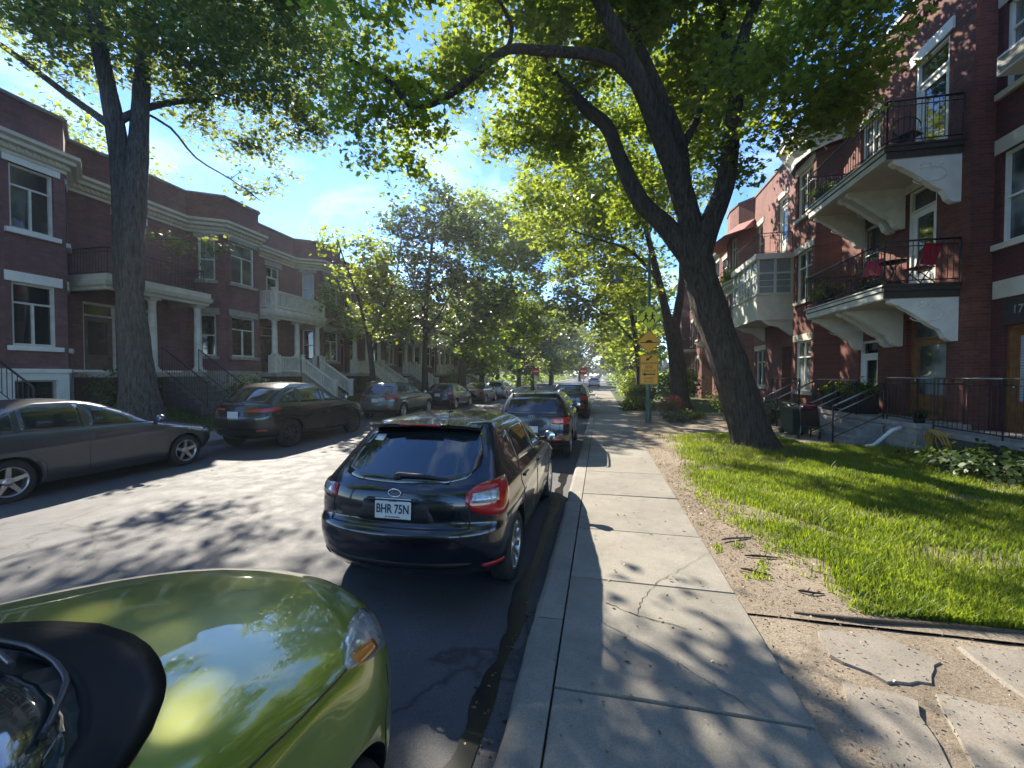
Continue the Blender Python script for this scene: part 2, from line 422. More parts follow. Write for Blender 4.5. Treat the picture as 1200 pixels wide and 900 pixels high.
# right pavement: kerb strip and slabs with tooled joints
SWR = 1.13
joints = [-6.0, -4.4, -2.8, -1.2, 0.55, 2.43, 3.80, 5.05, 6.55, 8.1]
while joints[-1] < 51: joints.append(joints[-1] + 1.52)
sw = MB(); prj = random.Random(3)
for i in range(len(joints) - 1):
    a, b = joints[i] + 0.006, joints[i + 1] - 0.006
    dz = prj.uniform(-0.006, 0.006); dz2 = prj.uniform(-0.006, 0.006)
    x0, x1 = KR + 0.235, SWR; nx = 4; e = 0.007
    # bevelled slab top
    for (p, q, z) in ((0, 1, 0),):
        vs = [(x0, a, 0.13 - e), (x1, a, 0.13 - e), (x1, b, 0.13 - e), (x0, b, 0.13 - e),
              (x0 + e, a + e, 0.14 + dz), (x1 - e, a + e, 0.14 + dz2), (x1 - e, b - e, 0.14 + dz2), (x0 + e, b - e, 0.14 + dz),
              (x0, a, -0.02), (x1, a, -0.02), (x1, b, -0.02), (x0, b, -0.02)]
        sw.add(vs, [(4, 5, 6, 7), (0, 1, 5, 4), (1, 2, 6, 5), (2, 3, 7, 6), (3, 0, 4, 7), (8, 9, 1, 0), (9, 10, 2, 1), (10, 11, 3, 2), (11, 8, 0, 3)])
kind(sw.build('sidewalk', M['pave']), 'structure')
kb = MB(); yy = -6.0
while yy < 51:
    L = 3.04; a, b = yy + 0.003, yy + L - 0.003
    n = 12; prof = [(KR - 0.012, -0.05), (KR, 0.095), (KR + 0.02, 0.125), (KR + 0.05, 0.137), (KR + 0.225, 0.139), (KR + 0.232, -0.05)]
    base = len(kb.v)
    for k in range(n + 1):
        y = a + (b - a) * k / n; w = prj.uniform(-0.008, 0.008)
        for j, (x, z) in enumerate(prof): kb.v.append((x + (w if j in (1, 2, 3) else 0), y, z + (w * 0.5 if j in (2, 3) else 0)))
    P = len(prof)
    for k in range(n):
        for j in range(P - 1):
            kb.f.append([base + k * P + j, base + k * P + j + 1, base + (k + 1) * P + j + 1, base + (k + 1) * P + j]); kb.m.append(0); kb.sm.append(False)
    yy += L
kind(kb.build('kerb', M['kerb'], fix=True), 'structure')

# a dark seep of water along the gutter
wet = simple('wet_gutter', (0.014, 0.014, 0.014), 0.3, var=0.3, scale=10)
gt = MB(); prj = random.Random(11); yy = 1.2; row = []
while yy < 8.5:
    w0 = 0.04 + 0.05 * mnoise.noise((yy * 1.7, 3.1, 0)); w1 = 0.09 + 0.09 * mnoise.noise((yy * 2.3, 0.4, 1)) + 0.05 * mnoise.noise((yy * 7, 0.4, 5))
    row.append((KR - 0.08 - w0, KR - 0.1 - max(0.05, w1) - 0.05, yy)); yy += 0.06
b0 = len(gt.v)
for x1, x0, y in row: gt.v += [(x0, y, 0.0185), (x1, y, 0.0125)]
for k in range(len(row) - 1): gt.f.append([b0 + 2 * k, b0 + 2 * k + 1, b0 + 2 * k + 3, b0 + 2 * k + 2]); gt.m.append(0); gt.sm.append(True)
kind(gt.build('water_seep', wet), 'structure')

# cracks in the slabs: thin dark wedges
crk = simple('crack_dirt', (0.03, 0.026, 0.02), 0.95)
cm = MB()
def crack(pts, w):
    prev = None; r2 = random.Random(int(abs(pts[0][0] * 1000)))
    P = []
    for (x0, y0), (x1, y1) in zip(pts[:-1], pts[1:]):
        for t in np.linspace(0, 1, 7)[:-1]: P.append((x0 + (x1 - x0) * t + r2.uniform(-.012, .012), y0 + (y1 - y0) * t + r2.uniform(-.012, .012)))
    P.append(pts[-1]); b = len(cm.v)
    for i, (x, y) in enumerate(P):
        d = Vector((P[min(i + 1, len(P) - 1)][0] - P[max(i - 1, 0)][0], P[min(i + 1, len(P) - 1)][1] - P[max(i - 1, 0)][1])).normalized()
        ww = .5 * w * (0.3 + r2.random())
        cm.v += [(x - d.y * ww, y + d.x * ww, 0.1475), (x + d.y * ww, y - d.x * ww, 0.1475)]
    for i in range(len(P) - 1): cm.f.append([b + 2 * i, b + 2 * i + 1, b + 2 * i + 3, b + 2 * i + 2]); cm.m.append(0); cm.sm.append(False)
crack([(1.12, 4.62), (0.78, 4.2), (0.5, 3.85), (0.35, 3.55), (0.28, 3.28)], 0.006)
crack([(0.05, 3.42), (0.28, 3.28), (0.62, 3.18)], 0.008)
crack([(0.0, 3.15), (0.35, 2.9), (0.7, 2.6), (0.86, 2.45)], 0.004)
kind(cm.build('sidewalk_cracks', crk), 'structure')

# bare soil strip and yard beside the pavement
def grid_sheet(name, x0, x1, y0, y1, nx, ny, zf, mat, k='structure'):
    b = MB(); xs = np.linspace(x0, x1, nx); ys = np.linspace(y0, y1, ny)
    b.add([(x, y, zf(x, y)) for y in ys for x in xs], [(j * nx + i, j * nx + i + 1, (j + 1) * nx + i + 1, (j + 1) * nx + i) for j in range(ny - 1) for i in range(nx - 1)], 0, True)
    return kind(b.build(name, mat), k)

def yard_z(x, y):
    e = min(1.0, max(0.0, (x - SWR) / 0.5)) * min(1.0, max(0.0, (y - 3.55) / 0.4))
    return 0.118 + 0.05 * e * mnoise.noise((x * 0.9, y * 0.9, 0)) + 0.018 * e * mnoise.noise((x * 5, y * 5, 2)) + 0.04 * e
grid_sheet('front_yard_soil', SWR - 0.004, 9.5, 3.55, 22.0, 90, 180, yard_z, M['soil'])
grid_sheet('front_yard_soil', SWR - 0.004, 12, -6, 3.55, 40, 60, lambda x, y: 0.105 + 0.02 * mnoise.noise((x * 3, y * 3, 0)) * min(1, (x - SWR) * 3), M['soil'])
grid_sheet('far_yard', SWR - 0.004, 9.5, 22.0, 51.5, 20, 40, lambda x, y: 0.12 + 0.03 * mnoise.noise((x, y, 0)), M['turf'])

# broken concrete walkway slabs across the yard
def slab(poly, z, tilt, name='path_slab'):
    b = MB(); cx = sum(p[0] for p in poly) / len(poly); cy = sum(p[1] for p in poly) / len(poly); r3 = random.Random(int(cx * 977 + cy * 131))
    P = []
    for i, (x0, y0) in enumerate(poly):
        x1, y1 = poly[(i + 1) % len(poly)]
        for t in (0, 0.25, 0.5, 0.75): P.append((x0 + (x1 - x0) * t + r3.uniform(-.018, .018), y0 + (y1 - y0) * t + r3.uniform(-.018, .018)))
    zf = lambda x, y: z - .026 + tilt[0] * (x - cx) + tilt[1] * (y - cy)
    n = len(P); bo = 0
    ins = [(cx + (x - cx) * 0.985, cy + (y - cy) * 0.985) for x, y in P]
    b.add([(x, y, zf(x, y)) for x, y in ins] + [(x, y, zf(x, y) - 0.018) for x, y in P] + [(x, y, 0.02) for x, y in P],
          [list(range(n))] + [(n + i, n + (i + 1) % n, (i + 1) % n, i) for i in range(n)] + [(2 * n + i, 2 * n + (i + 1) % n, n + (i + 1) % n, n + i) for i in range(n)])
    return kind(b.build(name, M['slab'], fix=True), 'structure')
slab([(1.55, 3.42), (1.98, 3.44), (2.18, 3.22), (1.98, 2.98), (1.72, 2.92), (1.5, 3.12)], 0.15, (-0.012, 0.02))
slab([(2.42, 3.40), (3.6, 3.52), (5.3, 3.5), (5.2, 2.9), (3.4, 2.75), (2.42, 2.85)], 0.15, (0.0, 0.01))
slab([(1.95, 2.9), (2.36, 2.82), (3.35, 2.68), (3.2, 1.9), (2.3, 1.75), (1.72, 2.25)], 0.15, (0.01, -0.01))
slab([(3.45, 2.66), (5.2, 2.8), (5.2, 1.6), (3.3, 1.8)], 0.147, (0.0, 0.02))
slab([(1.45, 2.85), (1.78, 2.78), (1.62, 2.25), (1.28, 2.3)], 0.145, (0.02, 0.03))
# timber edging between lawn and walkway
ed = MB(); pts = [(1.5, 3.62), (1.95, 3.6), (2.6, 3.66), (3.4, 3.68), (4.6, 3.72), (6.0, 3.75)]
ed.tube([(x, y, 0.125 + 0.01 * (i % 2)) for i, (x, y) in enumerate(pts)], [0.008, 0.018, 0.026, 0.014, 0.026, 0.02], 7)
tag(ed.build('timber_edging', simple('rotten_timber', (0.06, 0.045, 0.03), 0.95, var=0.4, scale=14, bmp=0.5)), 'dark rotten timber edging between the lawn and the broken slabs', 'garden edging')

# left side: pavement, kerb, banked front gardens
pv = MB(); yy = -8.0
while yy < 51:
    pv.box((KL - 1.75, yy + 0.005, -0.02), (KL - 0.17, yy + 1.5 - 0.005, 0.14)); yy += 1.5
kind(pv.build('sidewalk', M['pave']), 'structure')
kl = MB(); yy = -8.0
while yy < 51:
    kl.bbox((KL - 0.165, yy + 0.004, -0.05), (KL, yy + 3 - 0.004, 0.14), 0.02); yy += 3
kind(kl.build('kerb', M['kerb']), 'structure')
def bank_z(x, y):
    t = min(1, max(0, (KL - 1.7 - x) / 1.5)); t = t * t * (3 - 2 * t)
    return 0.13 + 0.66 * t + 0.03 * mnoise.noise((x * 1.3, y * 1.3, 0)) * min(1, (KL - 1.7 - x) * 2)
grid_sheet('front_garden_bank', -27, KL - 1.74, -10, 51.5, 50, 90, bank_z, M['turf'])
# kerb extensions that narrow the street at the crossing
for (x0, x1) in ((KL, -7.2), (-2.1, KR)):
    e = MB(); P = [(x0, 40.5), (x1, 42.0), (x1, 50.0), (x0, 51.5)] if x0 == KL else [(x1, 51.5), (x0, 50.0), (x0, 42.0), (x1, 40.5)]
    e.prism([(x, y, 0.145) for x, y in P], (0, 0, -0.2)); kind(e.build('kerb_extension', M['pave'], fix=True), 'structure')
# ---------------------------------------------------------------- facade kit
def seg_frame(p0, p1):
    p0 = Vector((p0[0], p0[1])); p1 = Vector((p1[0], p1[1])); d = (p1 - p0); L = d.length; d.normalize()
    n = Vector((d.y, -d.x)); return p0, d, n, L

def wall_seg(mb, p0, p1, z0, z1, ops=(), depth=0.16, mi=0, mi_rev=0):
    """brick face from p0 to p1 (outward = right of travel) with rectangular openings (u0,u1,z0,z1) and their reveals"""
    o, d, n, L = seg_frame(p0, p1)
    us = sorted({0.0, L, *[u for q in ops for u in q[:2]]}); zs = sorted({z0, z1, *[z for q in ops for z in q[2:4]]})
    P = lambda u, z, dep=0.0: (o.x + d.x * u - n.x * dep, o.y + d.y * u - n.y * dep, z)
    for i in range(len(us) - 1):
        for j in range(len(zs) - 1):
            uc, zc = (us[i] + us[i + 1]) / 2, (zs[j] + zs[j + 1]) / 2
            if any(q[0] < uc < q[1] and q[2] < zc < q[3] for q in ops): continue
            mb.add([P(us[i], zs[j]), P(us[i + 1], zs[j]), P(us[i + 1], zs[j + 1]), P(us[i], zs[j + 1])], [(0, 1, 2, 3)], mi)
    for q in ops:
        u0, u1, a, b = q[:4]; dp = q[4] if len(q) > 4 else depth
        for (A, B) in (((u0, a), (u0, b)), ((u0, b), (u1, b)), ((u1, b), (u1, a)), ((u1, a), (u0, a))):
            mb.add([P(*A), P(*B), P(*B, dp), P(*A, dp)], [(0, 1, 2, 3)], mi_rev)

class Face:
    """local axes on a facade segment: u along, z up, w outward"""
    def __init__(s, p0, p1, org): s.o, s.d, s.n, s.L = seg_frame(p0, p1); s.org = Vector(org)
    def P(s, u, z, w=0.0): return Vector((s.o.x + s.d.x * u + s.n.x * w, s.o.y + s.d.y * u + s.n.y * w, z)) - s.org
    def box(s, mb, u0, u1, z0, z1, w0, w1, mi=0):
        c = s.P((u0 + u1) / 2, (z0 + z1) / 2, (w0 + w1) / 2)
        mb.obox(c, Vector((s.d.x, s.d.y, 0)) * (u1 - u0) / 2, Vector((s.n.x, s.n.y, 0)) * (w1 - w0) / 2, Vector((0, 0, (z1 - z0) / 2)), mi)
    def rot(s): return (math.pi / 2, 0, math.atan2(s.d.y, s.d.x) )

def window(F, root, u0, u1, z0, z1, style='transom', frame='offwhite', pane='glass', lintel=None, sill=None, depth=0.16, fr=0.07, lint_h=0.27, over=0.14):
    """window part: frame, with pane / lintel / sill as sub-parts"""
    mb = MB(); w0, w1 = -depth + 0.002, -depth + 0.09
    F.box(mb, u0 + .003, u0 + fr, z0 + .003, z1 - .003, w0, w1); F.box(mb, u1 - fr, u1 - .003, z0 + .003, z1 - .003, w0, w1)
    F.box(mb, u0 + fr, u1 - fr, z0 + .003, z0 + fr, w0, w1); F.box(mb, u0 + fr, u1 - fr, z1 - fr, z1 - .003, w0, w1)
    zt = z0 + (z1 - z0) * 0.68; uc = (u0 + u1) / 2; b = 0.025; wb = w1 - 0.012
    if style in ('transom', 'cross'):
        F.box(mb, u0 + fr, u1 - fr, zt - b, zt + b, w0 + .01, wb)
        F.box(mb, uc - b, uc + b, z0 + fr, zt - b, w0 + .01, wb)
        if style == 'cross': F.box(mb, uc - b, uc + b, zt + b, z1 - fr, w0 + .01, wb)
    elif style == 'sash':
        zc = (z0 + z1) / 2; F.box(mb, u0 + fr, u1 - fr, zc - b, zc + b, w0 + .01, wb)
    elif style == 'door':
        zt = z0 + (z1 - z0) * 0.76; F.box(mb, u0 + fr, u1 - fr, zt - .04, zt + .04, w0 + .01, wb)
        F.box(mb, uc - b, uc + b, zt + .04, z1 - fr, w0 + .01, wb)
        F.box(mb, u0 + fr, u1 - fr, z0 + fr, z0 + 0.45, w0 + .01, wb)
        F.box(mb, u0 + fr, u0 + fr + .09, z0 + .45, zt - .04, w0 + .01, wb - .01); F.box(mb, u1 - fr - .09, u1 - fr, z0 + .45, zt - .04, w0 + .01, wb - .01)
    elif style == 'grid':
        for k in (1, 2): F.box(mb, u0 + fr, u1 - fr, z0 + (z1 - z0) * k / 3 - .014, z0 + (z1 - z0) * k / 3 + .014, w0 + .01, wb)
        F.box(mb, uc - b, uc + b, z0 + fr, z1 - fr, w0 + .01, wb)
    f = mb.build('french_window' if style == 'door' else 'window', M[frame], root)
    p = MB(); p.add([F.P(u0 + .03, z0 + .03, w0 + 0.02), F.P(u1 - .03, z0 + .03, w0 + 0.02), F.P(u1 - .03, z1 - .03, w0 + 0.02), F.P(u0 + .03, z1 - .03, w0 + 0.02)], [(0, 1, 2, 3)])
    bk = MB(); p.add([F.P(u0 + .03, z0 + .03, w0 + .005), F.P(u1 - .03, z0 + .03, w0 + .005), F.P(u1 - .03, z1 - .03, w0 + .005), F.P(u0 + .03, z1 - .03, w0 + .005)], [(3, 2, 1, 0)])
    p.build('pane', M[pane], f)
    if lintel:
        l = MB(); F.box(l, u0 - over, u1 + over, z1, z1 + lint_h, -depth, 0.035); l.build('lintel', M[lintel], f)
    if sill:
        l = MB(); F.box(l, u0 - over * .8, u1 + over * .8, z0 - .13, z0, -depth, 0.09); l.build('sill', M[sill], f)
    return f

def door(F, root, u0, u1, z0, z1, col='browndoor', frame='offwhite', pane='glass', depth=0.16, glass=(0.3, 0.72), transom=0.42, side=0.0, name='door'):
    """door part (leaf) with frame, pane and handle as sub-parts"""
    w0 = -depth + .002; fr = 0.08
    lf = MB(); a, b = u0 + fr + side, u1 - fr; zt = z1 - transom - .05 if transom else z1 - fr
    st = 0.13; g0 = z0 + (zt - z0) * glass[0]; g1 = zt - .16
    F.box(lf, a, a + st, z0, zt, w0 + .01, w0 + .06); F.box(lf, b - st, b, z0, zt, w0 + .01, w0 + .06)
    F.box(lf, a + st, b - st, g1, zt, w0 + .01, w0 + .06); F.box(lf, a + st, b - st, z0, g0, w0 + .01, w0 + .055)
    F.box(lf, a + st + .06, b - st - .06, z0 + .15, g0 - .1, w0 + .055, w0 + .07)
    d = lf.build(name, M[col], root)
    fm = MB(); F.box(fm, u0 + .003, u0 + fr - .002, z0, z1 - .003, w0, w0 + .11); F.box(fm, u1 - fr + .002, u1 - .003, z0, z1 - .003, w0, w0 + .11)
    F.box(fm, u0 + fr, u1 - fr, z1 - fr, z1 - .003, w0, w0 + .11)
    if transom: F.box(fm, u0 + fr, u1 - fr, zt + .004, zt + .06, w0, w0 + .1)
    if side: F.box(fm, u0 + fr + side - .05, u0 + fr + side - .003, z0, zt, w0, w0 + .1); F.box(fm, u0 + fr, u0 + fr + side - .05, z0, z0 + .5, w0, w0 + .07)
    fm.build('frame', M[frame], d)
    p = MB(); q = lambda ua, ub, za, zb: p.add([F.P(ua, za, w0 + .03), F.P(ub, za, w0 + .03), F.P(ub, zb, w0 + .03), F.P(ua, zb, w0 + .03)], [(0, 1, 2, 3)])
    q(a + st - .01, b - st + .01, g0 - .01, g1 + .01)
    if transom: q(u0 + fr, u1 - fr, zt + .06, z1 - fr)
    if side: q(u0 + fr, u0 + fr + side - .05, z0 + .5, zt)
    p.build('pane', M[pane], d)
    h = MB(); c = F.P(a + .07, z0 + 1.0, w0 + .09); h.ball(c, 0.032, 8); h.build('handle', M['chrome'], d)
    return d

def railing(mb, path, z0, h, step=0.12, top=0.022, bal=0.008, mi=0, mid=True, posts=True, mi_top=None):
    """iron railing along a 3D path (x,y[,z])"""
    pts = [Vector((p[0], p[1], p[2] if len(p) > 2 else z0)) for p in path]
    for a, b in zip(pts[:-1], pts[1:]):
        d = b - a; L = d.length
        mb.tube([a + Vector((0, 0, h)), b + Vector((0, 0, h))], top, 6, mi if mi_top is None else mi_top)
        mb.tube([a + Vector((0, 0, 0.09)), b + Vector((0, 0, 0.09))], top * .6, 4, mi)
        if mid: mb.tube([a + Vector((0, 0, h - .13)), b + Vector((0, 0, h - .13))], top * .55, 4, mi)
        n = max(1, int(L / step))
        for k in range(n + 1):
            p = a + d * (k / n); r = bal
            if posts and k in (0, n): r = top * .9
            mb.tube([p + Vector((0, 0, 0.0 if (posts and k in (0, n)) else 0.09)), p + Vector((0, 0, h))], r, 4, mi, cap=False)

def balustrade(mb, path, z0, h=0.85, step=0.1, mi=0):
    """painted timber balustrade: rails, square balusters, square newels with caps"""
    pts = [Vector((p[0], p[1], p[2] if len(p) > 2 else z0)) for p in path]
    Z = Vector((0, 0, 1))
    for a, b in zip(pts[:-1], pts[1:]):
        d = (b - a); L = d.length; dn = d.normalized(); s = dn.cross(Z).normalized()
        for zz, hw, hh in ((h - .04, .06, .04), (.1, .045, .035)):
            mb.obox((a + b) / 2 + Z * zz, d / 2, s * hw, Z * hh, mi)
        n = max(2, int(L / step))
        for k in range(1, n):
            p = a + d * (k / n); mb.obox(p + Z * (h / 2), Vector((dn.x, dn.y, 0)).normalized() * .022, s * .022, Z * (h / 2 - .08), mi)
    for p in pts:
        mb.obox(p + Z * (h * .54), (0.09, 0, 0), (0, 0.09, 0), (0, 0, h * .54), mi)
        mb.obox(p + Z * (h * 1.08 + .03), (0.12, 0, 0), (0, 0.12, 0), (0, 0, .03), mi)

def column(mb, x, y, z0, z1, r=0.11, mi=0):
    mb.obox((x, y, z0 + .05), (r * 1.45, 0, 0), (0, r * 1.45, 0), (0, 0, .05), mi)
    mb.lathe([(r * 1.3, z0 + .1), (r * 1.3, z0 + .15), (r * 1.05, z0 + .18), (r, z0 + .22), (r * .98, (z0 + z1) / 2), (r * .84, z1 - .2), (r * .95, z1 - .18), (r * .86, z1 - .16), (r * 1.2, z1 - .08)], (x, y, 0), 16, mi)
    mb.obox((x, y, z1 - .04), (r * 1.4, 0, 0), (0, r * 1.4, 0), (0, 0, .04), mi)

def stairs(mb, p_top, dirv, width, z_top, z_bot, n, tread=0.27, mi=0):
    """closed flight going down along dirv (2D) from p_top (centre of the top edge)"""
    d = Vector((dirv[0], dirv[1], 0)).normalized(); s = Vector((-d.y, d.x, 0)); rise = (z_top - z_bot) / n
    for k in range(n):
        zt = z_top - rise * (k + 1) ; c = Vector((p_top[0], p_top[1], 0)) + d * (tread * (k + .5))
        if k == n - 1: zt = z_bot + 0.012
        if zt - z_bot < 0.02: continue
        mb.obox(c + Vector((0, 0, (zt + z_bot - .2) / 2)), d * tread / 2, s * width / 2, (0, 0, (zt - z_bot + .2) / 2), mi)
        mb.obox(c + Vector((0, 0, zt + .014)), d * (tread / 2 + .02), s * (width / 2 + .02), (0, 0, .016), mi)

CORN = [(0.0, 7.93), (0.05, 7.93), (0.05, 8.02), (0.12, 8.06), (0.12, 8.16), (0.26, 8.2), (0.26, 8.3), (0.36, 8.36), (0.36, 8.46), (0.0, 8.52)]

def dentils(mb, path, z, out, w=0.07, gap=0.16, mi=0):
    for a, b in zip(path[:-1], path[1:]):
        o, d, n, L = seg_frame(a, b); k = max(1, int(L / gap))
        for i in range(k):
            c = o + d * (L * (i + .5) / k) + n * (out / 2 + .05)
            mb.obox((c.x, c.y, z), Vector((d.x, d.y, 0)) * w / 2, Vector((n.x, n.y, 0)) * (out / 2), (0, 0, .045), mi)

# ---------------------------------------------------------------- left row: plum brick houses with bays and porches
XB, XR = -15.6, -16.75
def left_house(y0, y1, bay, label, brick='brick_l', lint='white', found='white_wall', porch=None, detail=True, bay_first=True, gz=0.82, xb=XB, dwin=None):
    """bay: (ya, yb) of the front facet; porch: dict; the wall path travels +Y so that outward is +X"""
    ya, yb = bay; sl = 0.75
    path = [(XR, y0)]
    if ya - sl > y0 + .05: path += [(XR, ya - sl), (xb, ya)]
    else: path += [(xb + .0001, y0)] if ya <= y0 + .05 else [(XR, y0), (xb, ya)]
    path += [(xb, yb)]
    if yb + sl < y1 - .05: path += [(XR, yb + sl), (XR, y1)]
    else: path += [(XR, yb + 0.001), (XR, y1)] if yb < y1 - .05 else []
    # drop duplicate points
    q = [path[0]]
    for p in path[1:]:
        if (Vector(p) - Vector(q[-1])).length > 0.03: q.append(p)
    path = q
    org = Vector((XR, y0, 0)); root = thing('row_house', label, 'house', org, 0, 'brick row houses across the street')
    wall = MB(); fnd = MB(); wins = []
    ZF, ZT, ZP = 2.12, 8.6, 9.5
    for i, (a, b) in enumerate(zip(path[:-1], path[1:])):
        F = Face(a, b, org); L = F.L; ops = []; fops = []
        mid = ((a[0] + b[0]) / 2, (a[1] + b[1]) / 2); front = abs(a[0] - xb) < .01 and abs(b[0] - xb) < .01
        slope = abs(a[0] - b[0]) > .3 and L > .5 and abs(a[1] - b[1]) > .2
        if front and L > 1.2:
            nw = 1 if L < 3.2 else (2 if L < 6 else 3)
            for k in range(nw):
                uc = L * (k + .5) / nw if nw > 1 else L / 2
                if dwin and nw == 2: uc = dwin[k]
                hw = min(.62, L / nw / 2 - .22) if not dwin else .47
                ops += [(uc - hw, uc + hw, 2.8, 4.55), (uc - hw, uc + hw, 5.98, 7.75)]
                fops.append((uc - hw, uc + hw, 1.25, 1.85))
        elif slope:
            hw = min(.3, L / 2 - .16); uc = L / 2
            ops += [(uc - hw, uc + hw, 2.8, 4.55), (uc - hw, uc + hw, 5.98, 7.75)]
        elif porch and L > 2.2:
            # recessed wall behind the porch: doors below, french window above
            dl = porch.get('doors', [0.55, L - 1.55])
            for u in dl:
                if u > -0.01 and u + 1.0 < L: ops.append((u, u + 1.0, 2.12, 4.45, 0.2, 'door'))
            u = L * .5 - .45; ops.append((u, u + .9, 5.3, 7.6, 0.16, 'door'))
        wall_seg(wall, (a[0] - org.x, a[1] - org.y), (b[0] - org.x, b[1] - org.y), ZF, ZT, [o[:4] + ((o[4],) if len(o) > 4 else ()) for o in ops])
        wall_seg(wall, (a[0] - org.x, a[1] - org.y), (b[0] - org.x, b[1] - org.y), ZT, ZP)
        wall_seg(fnd, ((a[0] - org.x + F.n.x * .03), (a[1] - org.y + F.n.y * .03)), (b[0] - org.x + F.n.x * .03, b[1] - org.y + F.n.y * .03), 0.4, ZF, fops)
        for o in ops: wins.append((F, o, front))
        for o in fops: wins.append((F, o, 'base'))
    # back, ends and roof close the volume
    xb_ = -27
    bk = [(path[-1][0], path[-1][1]), (xb_, y1), (xb_, y0), (path[0][0], path[0][1])]
    for a, b in zip(bk[:-1], bk[1:]): wall_seg(wall, (a[0] - org.x, a[1] - org.y), (b[0] - org.x, b[1] - org.y), 0.4, ZP)
    rp = [(x - org.x, y - org.y, ZP - .35) for x, y in path] + [(xb_ - org.x, y1 - org.y, ZP - .35), (xb_ - org.x, y0 - org.y, ZP - .35)]
    W = wall.build('wall', M[brick], root)
    fnd.build('foundation', M[found], root)
    r = MB(); r.add(rp, [tuple(range(len(rp)))]); r.build('roof', M['roofing'], root)
    lp = [(x - org.x, y - org.y) for x, y in path]
    c = MB(); c.sweep(CORN, lp); dentils(c, lp, 8.13, 0.1); c.build('cornice', M['cream'], root)
    c = MB(); c.sweep([(-.25, ZP - .02), (0.07, ZP - .02), (0.09, ZP + .03), (0.05, ZP + .09), (-.25, ZP + .09)], lp); c.build('coping', M['coping'], root)
    c = MB(); c.sweep([(0.03, ZF - .06), (0.07, ZF - .06), (0.07, ZF + .05), (0.0, ZF + .05)], lp); c.build('base_course', M[found if found != 'white_wall' else 'white'], root)
    for F, o, t in wins:
        if t == 'base': window(F, root, o[0], o[1], o[2], o[3], 'plain', 'stone', 'glass', depth=.16, fr=.05)
        elif len(o) > 5 and o[2] < 3: door(F, root, o[0], o[1], o[2], o[3], 'browndoor', 'offwhite', depth=.2)
        elif len(o) > 5: window(F, root, o[0], o[1], o[2], o[3], 'door', 'offwhite', 'glass', lintel=lint, depth=.16)
        else: window(F, root, o[0], o[1], o[2], o[3], 'transom' if (o[1] - o[0]) > .8 else 'sash', 'offwhite', 'glass_c' if o[2] > 5 else 'glass', lintel=lint, sill=lint, depth=.16)
    if porch:
        a, b, xf = porch['y0'], porch['y1'], porch['xf']; white = porch.get('white'); L = lambda p: (p[0] - org.x, p[1] - org.y) + tuple(p[2:])
        fl = MB(); fl.box((XR + .02 - org.x, a - org.y, ZF - .2), (xf - org.x, b - org.y, ZF - .03)); fl.box((XR + .02 - org.x, a + .15 - org.y, 0.5), (xf - .12 - org.x, b - .15 - org.y, ZF - .2), 1)
        fl.build('porch_floor', [M['stone'], M['darkwood']], root)
        sb = MB(); sb.box((XR + .02 - org.x, a - .1 - org.y, 4.95), (xf + .12 - org.x, b + .1 - org.y, 5.14), 0)
        sb.sweep([(-0.05, 4.66), (0.1, 4.66), (0.12, 4.75), (0.18, 4.8), (0.22, 4.94), (-.05, 4.94)], [L((XR + .05, a + .05)), L((xf - .05, a + .05)), L((xf - .05, b - .05)), L((XR + .05, b - .05))][::1], 0)
        bal = sb.build('balcony', M['cream' if not white else 'offwhite'], root)
        for (cx, cy) in porch['cols']:
            cm = MB(); column(cm, cx - org.x, cy - org.y, ZF - .02 + (.75 if white else 0.0), 4.67, 0.13)
            if white: cm.obox((cx - org.x, cy - org.y, ZF + .36), (.2, 0, 0), (0, .2, 0), (0, 0, .39))
            cm.build('column', M['offwhite'], root)
        rl = MB(); pp = [L((XR + .1, a + .05)), L((xf - .05, a + .05)), L((xf - .05, b - .05)), L((XR + .1, b - .05))]
        if white: balustrade(rl, pp, 5.14, .85)
        else: railing(rl, pp, 5.14, .85)
        rl.build('railing', M['offwhite' if white else 'iron'], bal)
        st = porch.get('stair')
        if st:
            sy0, sy1 = st; sm = MB(); stairs(sm, (xf - org.x, (sy0 + sy1) / 2 - org.y), (1, 0), sy1 - sy0, ZF - .03, gz, 7, mi=0)
            s = sm.build('steps', M['darkstep' if not white else 'concrete_step'], root)
            ln = 7 * .27
            for yy in (sy0, sy1):
                rm = MB(); P = [L((xf, yy, ZF)), L((xf + ln, yy, gz + .05))]
                if white: balustrade(rm, P, 0, .8, .11)
                else: railing(rm, P, 0, .85, mid=False)
                rm.build('handrail', M['offwhite' if white else 'iron'], s)
            if white:
                segs = [(a + .05, sy0), (sy1, b - .05)]
                for u, v in segs:
                    if v - u > .3: bm_ = MB(); balustrade(bm_, [L((xf - .06, u)), L((xf - .06, v))], ZF - .03, .8); bm_.build('porch_balustrade', M['offwhite'], root)
    return root

left_house(3.6, 13.7, (4.0, 9.35), 'plum brick row house with white lintels, white foundation and black iron balcony', 'brick_l', 'white', 'white_wall',
           dict(y0=10.0, y1=13.3, xf=-15.0, cols=[(-15.2, 11.45), (-15.2, 13.1)], stair=(11.6, 12.95), doors=[0.35, 1.7]), dwin=[1.6, 4.63])
hr = MB(); railing(hr, [(-15.0, 7.35, 1.75), (-13.4, 7.35, .85)], 0, .85, .2, .025, .01, mid=False)
tag(hr.build('garden_railing', M['iron']), 'black iron garden step rail before the white foundation, half behind the dark grey sedan', 'railing')
left_house(13.7, 20.0, (14.75, 16.5), 'plum brick row house with a two storey white balustraded porch and pale steps', 'brick_l2', 'stone', 'stone',
           dict(y0=16.75, y1=20.3, xf=-15.0, white=True, cols=[(-15.25, 17.0), (-15.25, 18.5), (-15.25, 20.05)], stair=(18.55, 19.9), doors=[0.5, 2.0]))
